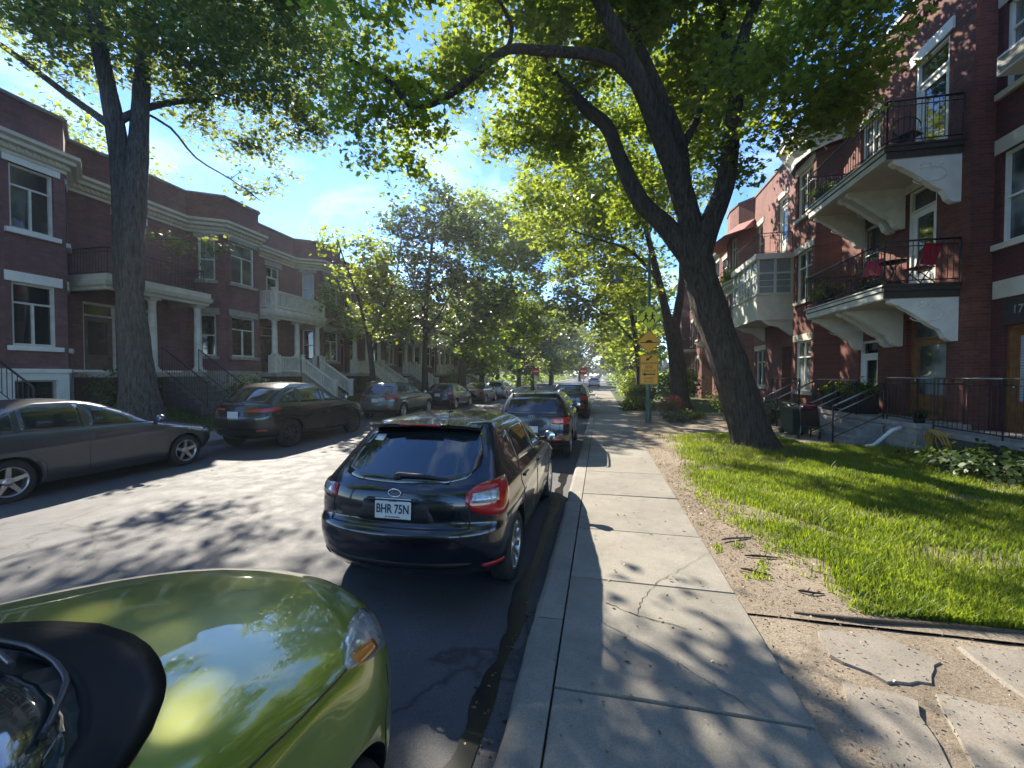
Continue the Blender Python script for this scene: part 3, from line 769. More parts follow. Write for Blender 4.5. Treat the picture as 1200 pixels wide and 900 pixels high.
left_house(20.0, 27.0, (20.9, 22.7), 'plum brick row house with white porch columns behind the young street tree', 'brick_l', 'stone', 'stone',
           dict(y0=23.3, y1=26.8, xf=-15.0, white=True, cols=[(-15.25, 23.55), (-15.25, 25.0), (-15.25, 26.5)], stair=(25.1, 26.4), doors=[.4, 1.9]))
left_house(27.0, 34.0, (27.9, 29.7), 'plum brick row house with white stair rails behind the grey sport utility car', 'brick_l2', 'stone', 'stone',
           dict(y0=30.3, y1=33.8, xf=-15.0, white=True, cols=[(-15.25, 30.6), (-15.25, 32.0), (-15.25, 33.5)], stair=(30.7, 31.9), doors=[.4, 1.9]))
left_house(34.0, 41.0, (34.9, 36.7), 'brick row house mostly hidden by leaves, its porch beside the thickest far trunk', 'brick_l', 'stone', 'stone',
           dict(y0=37.3, y1=40.8, xf=-15.0, white=True, cols=[(-15.25, 37.6), (-15.25, 39.0), (-15.25, 40.5)], stair=(39.1, 40.3), doors=[.4, 1.9]))
left_house(41.0, 48.0, (41.9, 43.7), 'last brick row house of the terrace, at the corner of the cross street', 'brick_l2', 'stone', 'stone',
           dict(y0=44.3, y1=47.8, xf=-15.0, white=True, cols=[(-15.25, 44.6), (-15.25, 46), (-15.25, 47.5)], stair=(46.1, 47.3), doors=[.4, 1.9]))

# ---------------------------------------------------------------- right row
XF = 8.4
def bracket_mb(x_wall, x_tip, y, z_top, h, th=0.17):
    """scrolled white balcony bracket in the XZ plane, centred on y"""
    D = x_wall - x_tip
    prof = [(0, 0), (1.0, 0), (1.0, -.07), (.93, -.13), (.86, -.15), (.8, -.22), (.7, -.30), (.6, -.40), (.5, -.50), (.42, -.60), (.33, -.68), (.26, -.72), (.22, -.80), (.18, -.92), (.1, -1.0), (0, -1.0)]
    mb = MB(); P = [(x_wall - a * D, y - th / 2, z_top + b * h) for a, b in prof]
    mb.prism(P, (0, th, 0))
    # carved relief on both cheeks
    for s in (-1, 1):
        yy = y + s * (th / 2 + .008)
        for k in range(6):
            t = k / 5; mb.ball((x_wall - D * (.28 + .3 * t), yy, z_top - h * (.16 + .06 * math.sin(t * 6))), (.045, .014, .04), 8)
        pts = [(x_wall - D * (.22 + .42 * (0.5 + .5 * math.cos(a))), yy, z_top - h * (.36 + .16 * math.sin(a))) for a in np.linspace(0.4, 5.6, 14)]
        mb.tube(pts, .012, 5)
    return mb

def right_house(path, z1, label, brick, ops_by_seg, parapet_cap=True, zlow=0.0, capmat='metalcap'):
    """path travels -Y so outward is -X; ops_by_seg: {seg: [(u0,u1,z0,z1,kind,opts)]}"""
    org = Vector((path[0][0], path[0][1], 0)); root = thing('town_house', label, 'house', org, 0, 'brick town houses on the near side')
    wall = MB(); lp = [(x - org.x, y - org.y) for x, y in path]; out = []
    for i, (a, b) in enumerate(zip(lp[:-1], lp[1:])):
        F = Face(path[i], path[i + 1], org); ops = ops_by_seg.get(i, [])
        wall_seg(wall, a, b, zlow, z1, [o[:4] + ((o[5].get('depth', .16),) if len(o) > 5 else ()) for o in ops])
        for o in ops: out.append((F, o))
    xb = 20.0
    bk = [path[-1], (xb, path[-1][1]), (xb, path[0][1]), path[0]]; lb = [(x - org.x, y - org.y) for x, y in bk]
    for a, b in zip(lb[:-1], lb[1:]):
        if (Vector(a) - Vector(b)).length > .05: wall_seg(wall, a, b, zlow, z1)
    wall.build('wall', M[brick], root)
    rf = MB(); P = [(x, y, z1 - .3) for x, y in lp] + [(xb - org.x, lp[-1][1], z1 - .3), (xb - org.x, lp[0][1], z1 - .3)]
    rf.add(P, [tuple(range(len(P)))]); rf.build('roof', M['roofing'], root)
    if parapet_cap:
        c = MB(); c.sweep([(-.3, z1 - .02), (.05, z1 - .02), (.06, z1 + .07), (-.3, z1 + .08)], lp); c.build('coping', M[capmat], root)
    for F, o in out:
        k = o[4]; opt = dict(o[5]) if len(o) > 5 else {}
        if k == 'door': door(F, root, *o[:4], **opt)
        elif k == 'void': pass
        else: window(F, root, *o[:4], style=k, **opt)
    return root, org

W_ = dict(frame='white', lintel='cream', sill='cream')
# house B: path y 20.3 -> 11.75 with a shallow bow at its far end, then the end wall facing back
yB0, yB1 = 20.3, 11.72
pB = [(XF, yB0), (XF - .02, yB0 - .35), (XF - .55, yB0 - .9), (XF - .55, yB0 - 2.6), (XF, yB0 - 3.2), (XF, yB1), (XF + .42, yB1)]
u = lambda y: (yB0 - 3.2) - y          # distance along the main face (segment 4)
opsB = {2: [(.2, 1.5, 1.35, 3.35, 'cross', dict(frame='white', pane='glass_b', lintel='cream', sill='cream')),
            (.2, 1.5, 4.95, 6.9, 'cross', dict(frame='white', lintel='cream', sill='cream')),
            (.2, 1.5, 8.3, 10.1, 'cross', dict(frame='white', lintel='cream', sill='cream'))],
        4: [(u(15.9), u(14.95), .84, 3.1, 'door', dict(col='white', frame='white', depth=.16)),
            (u(13.75), u(12.35), .84, 3.55, 'door', dict(col='oak', frame='oak', pane='glass_b', depth=.24, side=.0, transom=.55)),
            (u(13.75), u(12.75), 4.28, 7.05, 'door', dict(col='white', frame='white', depth=.14, glass=(.22, .7), transom=.55)),
            (u(15.9), u(15.0), 5.0, 6.75, 'sash', dict(frame='white', lintel=None)),
            (u(13.6), u(12.45), 7.68, 10.45, 'door', dict(col='white', frame='white', depth=.14, glass=(.2, .7), transom=.6)),
            (u(16.0), u(15.0), 8.3, 10.1, 'cross', dict(frame='white', lintel='cream', pane='glass_c'))]}
B, oB = right_house(pB, 12.2, 'red brick town house with two long iron railed balconies on carved white brackets', 'brick_r', opsB)
# lintel of the top door, cornice of the bow, brick corbels under the parapet
lm = MB(); F = Face(pB[4], pB[5], oB); F.box(lm, u(13.75), u(12.3), 10.46, 10.75, -.1, .05); lm.build('lintel', M['white'], B); lm = MB(); F.box(lm, u(13.9), u(12.6), 7.06, 7.3, -.1, .03); lm.build('lintel', M['white'], B)
cm = MB(); arc = [(XF + .02, yB0 - .02), (XF - .35, yB0 - .35), (XF - .72, yB0 - .9), (XF - .85, yB0 - 1.75), (XF - .72, yB0 - 2.6), (XF - .35, yB0 - 3.15), (XF + .02, yB0 - 3.45)]
cm.sweep([(0, 10.35), (.04, 10.35), (.06, 10.55), (.22, 10.75), (.22, 10.9), (.42, 11.1), (.42, 11.25), (.5, 11.32), (.5, 11.4), (0, 11.45)], [(x - oB.x, y - oB.y) for x, y in arc])
dentils(cm, [(x - oB.x, y - oB.y) for x, y in arc], 10.82, .2, .08, .2)
cm.build('cornice', M['white'], B)
dc = MB(); rr = random.Random(5)
for (yy, hh) in ((17.05, .9), (16.4, .35), (11.95, .3)):
    dc.bbox((XF - .16 - oB.x, yy - .18 - oB.y, 11.6 - hh), (XF - .003 - oB.x, yy + .18 - oB.y, 12.1), .05)
for k in range(26):
    yy = 12.1 + k * .165; dc.box((XF - .07 - oB.x, yy - oB.y, 11.55), (XF - .002 - oB.x, yy + .09 - oB.y, 11.72))
dc.box((XF - .09 - oB.x, yB1 + .02 - oB.y, 11.72), (XF - .002 - oB.x, yB0 - 3.3 - oB.y, 11.86)); dc.build('brick_corbel', M['brick_d'], B)
dp = MB(); dp.tube([(XF - .62 - oB.x + .55, -.12, 10.4), (XF - .62 - oB.x + .55, -.12, .3)], .05, 8); dp.build('downspout', M['brick_d'], B)

BX0 = 6.78
for zt, nm in ((4.22, 'lower'), (7.62, 'upper')):
    bm_ = MB(); y0, y1 = yB1 + .2, 15.98
    bm_.box((BX0 - oB.x, y0 - oB.y, zt - .05), (XF - .002 - oB.x, y1 - oB.y, zt), 0)                       # boards
    bm_.box((BX0 + .03 - oB.x, y0 + .03 - oB.y, zt - .16), (XF - .002 - oB.x, y1 - .03 - oB.y, zt - .05), 0)
    bm_.box((BX0 + .07 - oB.x, y0 + .07 - oB.y, zt - .34), (XF - .002 - oB.x, y1 - .07 - oB.y, zt - .16), 0)
    bm_.box((BX0 + .075 - oB.x, y0 + .075 - oB.y, zt - .355), (XF - .004 - oB.x, y1 - .075 - oB.y, zt - .341), 1)
    bal = bm_.build('balcony', [M['darkwood'], M['soffit']], B)
    fm = MB(); fm.box((BX0 - .012 - oB.x, y0 + .02 - oB.y, zt - .04), (BX0 - .002 - oB.x, y1 - oB.y, zt - .005)); fm.box((BX0 + .02 - oB.x, y0 + .1 - oB.y, zt - .15), (BX0 + .028 - oB.x, y1 - .1 - oB.y, zt - .06)); fm.box((BX0 + .058 - oB.x, y0 + .1 - oB.y, zt - .33), (BX0 + .068 - oB.x, y1 - .1 - oB.y, zt - .17))
    fm.build('fascia_board', M['offwhite'], bal)
    for yy in (y0 + .16, (y0 + y1) / 2 + .15, (y0 + y1) / 2 + .62, y1 - .2) if False else (y0 + .17, 13.95, 14.35, y1 - .2):
        b_ = bracket_mb(XF - .004 - oB.x, BX0 + .2 - oB.x, yy - oB.y, zt - .356, 1.12 if zt > 5 else 1.05); b_.build('bracket', M['white'], bal)
    rl = MB(); railing(rl, [(XF - .03 - oB.x, y0 + .05 - oB.y), (BX0 + .05 - oB.x, y0 + .05 - oB.y), (BX0 + .05 - oB.x, y1 - .05 - oB.y), (XF - .03 - oB.x, y1 - .05 - oB.y)], zt, 1.05, .115, .024, .009)
    rl.build('railing', M['iron'], bal)
tx = text('house_number', '171', .2, M['alloy'], B, Vector((XF - .02, 13.28, 3.75)) - oB, (math.pi / 2, 0, -math.pi / 2), .01)

# house A: set back a little, only its first window bay is in the picture
pA = [(XF + .42, yB1 - .001), (XF + .42, 3.0)]
uA = lambda y: yB1 - y
opsA = {0: [(uA(11.55), uA(9.9), 4.95, 7.0, 'sash', dict(frame='white', pane='glass_b', lintel='cream', sill='cream', lint_h=.33)),
            (uA(11.55), uA(9.9), 8.35, 10.3, 'transom', dict(frame='white', pane='glass_c', lintel='cream', sill='cream')),
            (uA(11.42), uA(10.2), .73, 3.1, 'door', dict(col='oak', frame='oak', pane='glass_lb', depth=.2, transom=0)),
            (uA(7.9), uA(6.2), 4.95, 7.0, 'sash', dict(frame='white', lintel='cream', sill='cream')),
            (uA(7.9), uA(6.2), 8.35, 10.3, 'transom', dict(frame='white', lintel='cream', sill='cream')),
            (uA(7.9), uA(6.2), 1.4, 3.2, 'sash', dict(frame='white', lintel='cream', sill='cream'))]}
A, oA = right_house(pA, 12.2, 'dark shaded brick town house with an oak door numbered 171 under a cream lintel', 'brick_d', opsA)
bd = MB(); F = Face(pA[0], pA[1], oA); F.box(bd, uA(11.62), uA(9.6), 3.72, 4.12, -.05, .06); bd.build('lintel', M['cream'], A)
sg = MB(); F.box(sg, uA(11.42), uA(9.9), 3.12, 3.7, -.1, .012); sg.build('number_board', M['darkwood'], A)
c = F.P(uA(10.98), 3.42, .03); tx = text('house_number', '171', .26, M['alloy'], A, c, (math.pi / 2, 0, -math.pi / 2), .01)

# house C: pink sunlit brick with a white timber oriel
yC0 = 29.5
pC = [(XF, yC0), (XF - .6, yC0 - .8), (XF - .75, yC0 - 1.9), (XF - .6, yC0 - 3.0), (XF, yC0 - 3.8), (XF, yB0 + .002)]
uc = lambda y: (yC0 - 3.8) - y
opsC = {1: [(.15, .95, 4.9, 6.9, 'sash', dict(frame='white', lintel='cream', sill='cream')), (.15, .95, 8.2, 10.1, 'cross', dict(frame='white'))],
        2: [(.15, .95, 4.9, 6.9, 'sash', dict(frame='white', lintel='cream', sill='cream')), (.15, .95, 8.2, 10.1, 'cross', dict(frame='white')), (.15, .95, 1.3, 3.3, 'cross', dict(frame='white', sill='cream'))],
        4: [(uc(22.4), uc(21.5), 7.75, 10.4, 'door', dict(col='white', frame='white', depth=.14)),
            (uc(21.9), uc(20.9), .85, 3.3, 'door', dict(col='browndoor', frame='browndoor', depth=.5)),
            (uc(25.3), uc(24.0), 1.4, 3.3, 'cross', dict(frame='white', lintel='cream', sill='cream')),
            (uc(25.3), uc(24.5), 8.1, 10.1, 'sash', dict(frame='white', lintel='cream', sill='cream'))]}
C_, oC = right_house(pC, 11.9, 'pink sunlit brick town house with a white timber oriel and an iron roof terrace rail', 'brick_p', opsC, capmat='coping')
# oriel
ox0, ox1, oy0, oy1, oz0, oz1 = XF - 1.5, XF - .003, 20.75, 24.2, 4.55, 7.45
om = MB(); L = lambda x, y, z: (x - oC.x, y - oC.y, z)
fr_ = lambda a, b, mi=0: om.box(L(*a), L(*b), mi)
fr_((ox0, oy0, oz0), (ox1, oy1, oz0 + 1.05)); fr_((ox0 - .06, oy0 - .06, oz0 + 1.05), (ox1, oy1 + .06, oz0 + 1.14)); fr_((ox0 - .1, oy0 - .1, oz1 - .25), (ox1, oy1 + .1, oz1)); fr_((ox0 - .05, oy0 - .05, oz0 - .08), (ox1, oy1 + .05, oz0))
for yy in (oy0, oy0 + .86, oy0 + 1.73, oy0 + 2.6, oy1 - .1): fr_((ox0, yy, oz0 + 1.14), (ox0 + .1, yy + .1, oz1 - .25))
for xx in (ox0 + .7, ox1 - .12): fr_((xx, oy0, oz0 + 1.14), (xx + .1, oy0 + .1, oz1 - .25))
for zz in (oz0 + 2.0, ):
    fr_((ox0 + .012, oy0 + .1, zz), (ox0 + .09, oy1 - .1, zz + .08)); fr_((ox0 + .1, oy0 + .012, zz), (ox1, oy0 + .09, zz + .08))
for zz in (oz0 + 1.42, oz0 + 1.7):
    fr_((ox0 + .03, oy0 + .1, zz), (ox0 + .07, oy1 - .1, zz + .03)); fr_((ox0 + .1, oy0 + .03, zz), (ox1, oy0 + .07, zz + .03))
for k in range(3):
    yy = oy0 + .12 + .86 * k + .38; fr_((ox0 + .02, yy, oz0 + 1.14), (ox0 + .08, yy + .06, oz0 + 2.0))
om.prism([L(ox1, oy0 + .06, oz0 - .08), L(ox0 + .2, oy0 + .06, oz0 - .08), L(ox0 + .5, oy0 + .06, oz0 - .3), L(ox0 + .9, oy0 + .06, oz0 - .38), L(ox1 - .1, oy0 + .06, oz0 - .75), L(ox1, oy0 + .06, oz0 - .8)], (0, .16, 0))
om.prism([L(ox1, oy1 - .2, oz0 - .08), L(ox0 + .2, oy1 - .2, oz0 - .08), L(ox0 + .5, oy1 - .2, oz0 - .3), L(ox0 + .9, oy1 - .2, oz0 - .38), L(ox1 - .1, oy1 - .2, oz0 - .75), L(ox1, oy1 - .2, oz0 - .8)], (0, .16, 0))
ori = om.build('oriel', M['white'], C_)
pm = MB(); pm.box(L(ox0 + .05, oy0 + .05, oz0 + 1.1), L(ox1, oy1 - .05, oz1 - .2)); pm.build('pane', M['glass_lb'], ori)
rl = MB(); railing(rl, [L(ox1 - .05, oy0 + .1, 0)[:2], L(ox0 + .1, oy0 + .1, 0)[:2], L(ox0 + .1, oy1 - .1, 0)[:2], L(ox1 - .05, oy1 - .1, 0)[:2]], oz1, .95, .2, .018, .008); rl.build('railing', M['iron'], ori)
lm = MB(); F = Face(pC[4], pC[5], oC); F.box(lm, uc(22.5), uc(21.4), 10.41, 10.65, -.1, .04); lm.build('lintel', M['cream'], C_)
aw = MB(); aw.sweep([(0, 10.3), (.9, 10.0), (.92, 10.04), (0, 10.75)], [(x - oC.x, y - oC.y) for x, y in pC[:5]]); aw.build('awning', simple('faded_red_canvas', (0.36, .16, .14), .8), C_)
cm = MB(); cm.sweep([(0, 7.1), (.25, 7.3), (.25, 7.45), (.35, 7.5), (.35, 7.6), (0, 7.65)], [(x - oC.x, y - oC.y) for x, y in pC[:5]]); cm.build('cornice', M['cream'], C_)

# houses D, E: beyond, mostly behind leaves
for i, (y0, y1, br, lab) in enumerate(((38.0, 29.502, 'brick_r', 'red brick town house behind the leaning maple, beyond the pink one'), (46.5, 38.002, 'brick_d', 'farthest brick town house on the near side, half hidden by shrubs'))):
    p = [(XF, y0), (XF - .6, y0 - .8), (XF - .6, y0 - 2.8), (XF, y0 - 3.6), (XF, y1)]
    ops = {1: [(.1, .9, z, z + 1.9, 'sash', dict(frame='white', lintel='cream', sill='cream')) for z in (1.4, 4.9, 8.2)] ,
           3: [(.6, 1.6, z, z + 2.2, 'door' if z < 1 else 'sash', dict(frame='white') if z < 1 else dict(frame='white', lintel='cream', sill='cream')) for z in (.85, 4.7, 8.1)]
              + [(2.6, 3.8, z, z + 1.8, 'cross', dict(frame='white', lintel='cream', sill='cream')) for z in (1.4, 4.9, 8.2)]}
    D_, oD = right_house(p, 11.6, lab, br, ops, capmat='coping')
    cm = MB(); cm.sweep([(0, 10.6), (.3, 10.8), (.3, 10.95), (.42, 11.0), (.42, 11.1), (0, 11.15)], [(x - oD.x, y - oD.y) for x, y in p]); cm.build('cornice', M['cream'], D_)
    bm_ = MB(); bm_.box((XF - 1.4 - oD.x, y1 + .4 - oD.y, 4.0), (XF - .003 - oD.x, y1 + 3.6 - oD.y, 4.22)); bb = bm_.build('balcony', M['soffit'], D_)
    rl = MB(); railing(rl, [(XF - .05 - oD.x, y1 + .45 - oD.y), (XF - 1.35 - oD.x, y1 + .45 - oD.y), (XF - 1.35 - oD.x, y1 + 3.55 - oD.y), (XF - .05 - oD.x, y1 + 3.55 - oD.y)], 4.22, .95, .15); rl.build('railing', M['iron'], bb)

# ---------------------------------------------------------------- raised terraces, steps and rails in front of the right row
TX = 7.35
t = thing('front_terrace', 'low block walled front terrace with a black iron railing and concrete steps', 'terrace', (TX, 11.6, 0), 0)
o_ = Vector((TX, 11.6, 0)); L = lambda x, y, z=0: (x - o_.x, y - o_.y, z)
m_ = MB(); m_.box(L(TX, 11.62, .02), L(XF - .004, 20.25, .72)); m_.build('wall', M['block'], t)
m_ = MB(); m_.box(L(TX - .05, 11.58, .72), L(XF - .004, 20.28, .84)); m_.build('deck', M['concrete_step'], t)
m_ = MB(); stairs(m_, (TX - .05 - o_.x, 13.35 - o_.y), (-1, 0), 1.25, .84, .13, 4, .3); st = m_.build('steps', M['concrete_step'], t)
for yy in (12.75, 13.95):
    m_ = MB(); P = [Vector(L(TX - .03, yy, .84)), Vector(L(TX - 1.2, yy, .2))]
    m_.tube([P[0] + Vector((0, 0, .95)), P[1] + Vector((0, 0, .95))], .026, 6, 1); m_.tube([P[0] + Vector((0, 0, .75)), P[1] + Vector((0, 0, .75))], .018, 6, 1)
    m_.tube([P[1] - Vector((0, 0, .08)), P[1] + Vector((0, 0, .95))], .024, 6); m_.tube([P[0], P[0] + Vector((0, 0, .95))], .024, 6); m_.tube([P[0] + Vector((0, 0, .1)), P[1] + Vector((0, 0, .1))], .014, 5)
    m_.build('handrail', [M['iron'], M['steel']], st)
m_ = MB(); railing(m_, [L(TX + .02, 20.2)[:2], L(TX + .02, 17.6)[:2]], .84, 1.0, .13, .02, .008); m_.build('railing', [M['iron'], M['steel']], t); m_ = MB(); railing(m_, [L(TX + .02, 16.3)[:2], L(TX + .02, 14.0)[:2]], .84, 1.0, .13, .022, .009, mi_top=1); m_.build('railing', [M['iron'], M['steel']], t); m_ = MB(); railing(m_, [L(TX + .02, 12.7)[:2], L(TX + .02, 11.64)[:2], L(XF - .1, 11.64)[:2]], .84, 1.08, .13, .022, .009, mi_top=1)
m_.build('railing', [M['iron'], M['steel']], t)
m_ = MB(); stairs(m_, (TX - .05 - o_.x, 17.0 - o_.y), (-1, 0), 1.25, .84, .13, 4, .3); st = m_.build('steps', M['concrete_step'], t)
for yy in (16.4, 17.55):
    m_ = MB(); P = [Vector(L(TX - .03, yy, .84)), Vector(L(TX - 1.2, yy, .2))]
    m_.tube([P[0] + Vector((0, 0, .95)), P[1] + Vector((0, 0, .95))], .026, 6, 1); m_.tube([P[1] - Vector((0, 0, .08)), P[1] + Vector((0, 0, .95))], .024, 6); m_.tube([P[0], P[0] + Vector((0, 0, .95))], .024, 6); m_.tube([P[0] + Vector((0, 0, .1)), P[1] + Vector((0, 0, .1))], .014, 5)
    m_.build('handrail', [M['iron'], M['steel']], st)

t = thing('front_terrace', 'shaded concrete terrace in front of the oak door, railed along its street edge', 'terrace', (TX, 8, 0), 0)
o_ = Vector((TX + .25, 8, 0)); t.location = o_
m_ = MB(); m_.box(L(TX + .25, 6.0, .02), L(XF + .41, 11.56, .6)); m_.build('wall', M['darkstep'], t)
m_ = MB(); m_.box(L(TX + .2, 5.95, .6), L(XF + .41, 11.57, .72)); m_.build('deck', M['concrete_step'], t)
m_ = MB(); railing(m_, [L(TX + .26, 11.5)[:2], L(TX + .26, 9.8)[:2], L(TX + .26, 8.1)[:2]], .72, 1.2, .13, .022, .009, mi_top=1); m_.build('railing', [M['iron'], M['steel']], t)
# ---------------------------------------------------------------- cars: body as stacked plan outlines, everything else laid on that surface
def pchip(keys):
    x = np.array([k[0] for k in keys], float); y = np.array([k[1] for k in keys], float)
    h = np.diff(x); d = np.diff(y) / h; m = np.zeros_like(y)
    for i in range(1, len(x) - 1):
        if d[i - 1] * d[i] > 0:
            w1, w2 = 2 * h[i] + h[i - 1], h[i] + 2 * h[i - 1]; m[i] = (w1 + w2) / (w1 / d[i - 1] + w2 / d[i])
    m[0], m[-1] = d[0], d[-1]
    def f(t):
        t = min(max(t, x[0]), x[-1]); i = min(int(np.searchsorted(x, t, 'right')) - 1, len(h) - 1); s = (t - x[i]) / h[i]
        return float((2 * s**3 - 3 * s**2 + 1) * y[i] + (s**3 - 2 * s**2 + s) * h[i] * m[i] + (-2 * s**3 + 3 * s**2) * y[i + 1] + (s**3 - s**2) * h[i] * m[i + 1])
    return f

class Car:
    NC, NS = 12, 30
    def __init__(s, **k):
        s.__dict__.update(k); s.cache = {}
        s.fyr, s.fyf, s.fw = pchip(k['yr']), pchip(k['yf']), pchip(k['w'])
        s.frc = pchip(k.get('rc', [(0, .3), (2, .3)])); s.ffc = pchip(k.get('fc', [(0, .42), (2, .42)]))
        s.fbr = pchip(k.get('br', [(0, .05), (2, .05)])); s.fbf = pchip(k.get('bf', [(0, .16), (2, .16)]))
        s.n = k.get('n', 2.6); s.flare = k.get('flare', .018)
        s.zb, s.ze, s.crown = k['yr'][0][0], k['ze'], k.get('crown', .05)
    def outline(s, z):
        k = round(z, 4); o = s.cache.get(k)
        if o is None: o = s.cache[k] = s.outline_(z)
        return o
    def outline_(s, z):
        yr, yf, w = s.fyr(z), s.fyf(z), s.fw(z); rc, fc, br, bf, n = s.frc(z), s.ffc(z), s.fbr(z), s.fbf(z), s.n
        L = yf - yr
        if rc + br + fc + bf > .9 * L:
            q = .9 * L / (rc + br + fc + bf); rc *= q; br *= q; fc *= q; bf *= q
        P = []
        for j in range(s.NC + 1):
            ph = math.pi / 2 * j / s.NC; u = math.sin(ph) ** (2 / n); P.append((u * w, yr + br * u * u + rc * (1 - max(0, math.cos(ph)) ** (2 / n))))
        ya, yb = yr + br + rc, yf - bf - fc
        for j in range(1, s.NS): P.append((w, ya + (yb - ya) * j / s.NS))
        for j in range(s.NC, -1, -1):
            ph = math.pi / 2 * j / s.NC; u = math.sin(ph) ** (2 / n); P.append((u * w, yf - bf * u * u - fc * (1 - max(0, math.cos(ph)) ** (2 / n))))
        ym = s.ym if hasattr(s, 'ym') else 0.0; half = s.len / 2; out = []
        for x, y in P:
            t = (y - ym) / half; m = 1 - (.045 if t < 0 else .06) * t * t
            f = 0.0
            if z < .85:
                for a in s.ax: f += s.flare * math.exp(-((y - a) / .34) ** 2) * min(1, max(0, (.85 - z) / .15))
            if s.shape_side: f += s.shape_side(y, z)
            out.append(((x * m + f * (x / w) ** 4) if w > 0 else 0, y))
        return np.array(out)
    def levels(s, n=84):
        zs = np.linspace(s.zb, s.ze, 500); c = [0]
        for a, b in zip(zs[:-1], zs[1:]):
            c.append(c[-1] + math.sqrt((b - a) ** 2 + (.55 * (s.fyr(b) - s.fyr(a))) ** 2 + (.55 * (s.fyf(b) - s.fyf(a))) ** 2 + (s.fw(b) - s.fw(a)) ** 2))
        return np.interp(np.linspace(0, c[-1], n), c, zs)
    def side_x(s, y, z):
        o = s.outline(z); return float(np.interp(y, o[:, 1], o[:, 0]))
    def end_y(s, x, z, front=False):
        o = s.outline(z); h = len(o) // 2; q = o[h:][::-1] if front else o[:h]
        return float(np.interp(abs(x), q[:, 0], q[:, 1]))
    def arc(s, d, z, front=False):
        o = s.outline(z); o = o[::-1] if front else o
        l = np.concatenate([[0], np.cumsum(np.hypot(np.diff(o[:, 0]), np.diff(o[:, 1])))])
        sg = 1 if d >= 0 else -1
        return sg * float(np.interp(abs(d), l, o[:, 0])), float(np.interp(abs(d), l, o[:, 1]))
    def pt(s, mode, a, z, sg=1):
        if mode == 'side': return Vector((sg * s.side_x(a, z), a, z))
        if mode == 'front': return Vector((a, s.end_y(a, z, True), z))
        if mode == 'rear': return Vector((a, s.end_y(a, z), z))
        x, y = s.arc(a, z, mode == 'farc'); return Vector((x, y, z))
    def nrm(s, mode, a, z, sg=1):
        e = .012; p = s.pt(mode, a, z, sg); u = s.pt(mode, a + e, z, sg) - s.pt(mode, a - e, z, sg); v = s.pt(mode, a, min(z + e, s.ze), sg) - s.pt(mode, a, z - e, sg)
        n = u.cross(v)
        if n.length < 1e-9: return Vector((0, 0, 1))
        n.normalize(); ref = Vector((p.x, p.y - (s.yc if hasattr(s, 'yc') else 0), .5)) * 1.0
        if n.dot(Vector((p.x, p.y, .25))) < 0: n = -n
        return n
    def patch(s, name, mat, root, mode, cols, na=14, nz=6, off=.006, deep=.012, sg=1, mirror=False):
        """surface panel between curves given as [(a, zlo, zhi)...]; its rim is folded into the body"""
        a_ = [c[0] for c in cols]; A = np.linspace(a_[0], a_[-1], na)
        lo = np.interp(A, a_, [c[1] for c in cols]); hi = np.interp(A, a_, [c[2] for c in cols])
        mb = MB(); V = []; Nn = []
        for i in range(na):
            for j in range(nz):
                z = lo[i] + (hi[i] - lo[i]) * j / (nz - 1); p = s.pt(mode, A[i], z, sg); n = s.nrm(mode, A[i], z, sg)
                V.append(p + n * off); Nn.append(n)
        fs = [(i * nz + j, (i + 1) * nz + j, (i + 1) * nz + j + 1, i * nz + j + 1) for i in range(na - 1) for j in range(nz - 1)]
        mb.add(V, fs, 0, True)
        ring = [i * nz for i in range(na)] + [(na - 1) * nz + j for j in range(1, nz)] + [i * nz + nz - 1 for i in range(na - 2, -1, -1)] + [j for j in range(nz - 2, 0, -1)]
        b = len(mb.v); mb.v += [tuple(V[i] - Nn[i] * (off + deep)) for i in ring]; R_ = len(ring)
        for k in range(R_):
            mb.f.append([ring[k], b + k, b + (k + 1) % R_, ring[(k + 1) % R_]]); mb.m.append(0); mb.sm.append(False)
        return mb.build(name, mat, root, fix=False)
    def seam(s, mb, mode, pts, r=.0035, sg=1):
        P = []
        for (a0, z0), (a1, z1) in zip(pts[:-1], pts[1:]):
            n = max(2, int(math.hypot(a1 - a0, z1 - z0) / .05))
            for k in range(n): P.append((a0 + (a1 - a0) * k / n, z0 + (z1 - z0) * k / n))
        P.append(pts[-1]); mb.tube([s.pt(mode, a, z, sg) + s.nrm(mode, a, z, sg) * .0008 for a, z in P], r, 5)

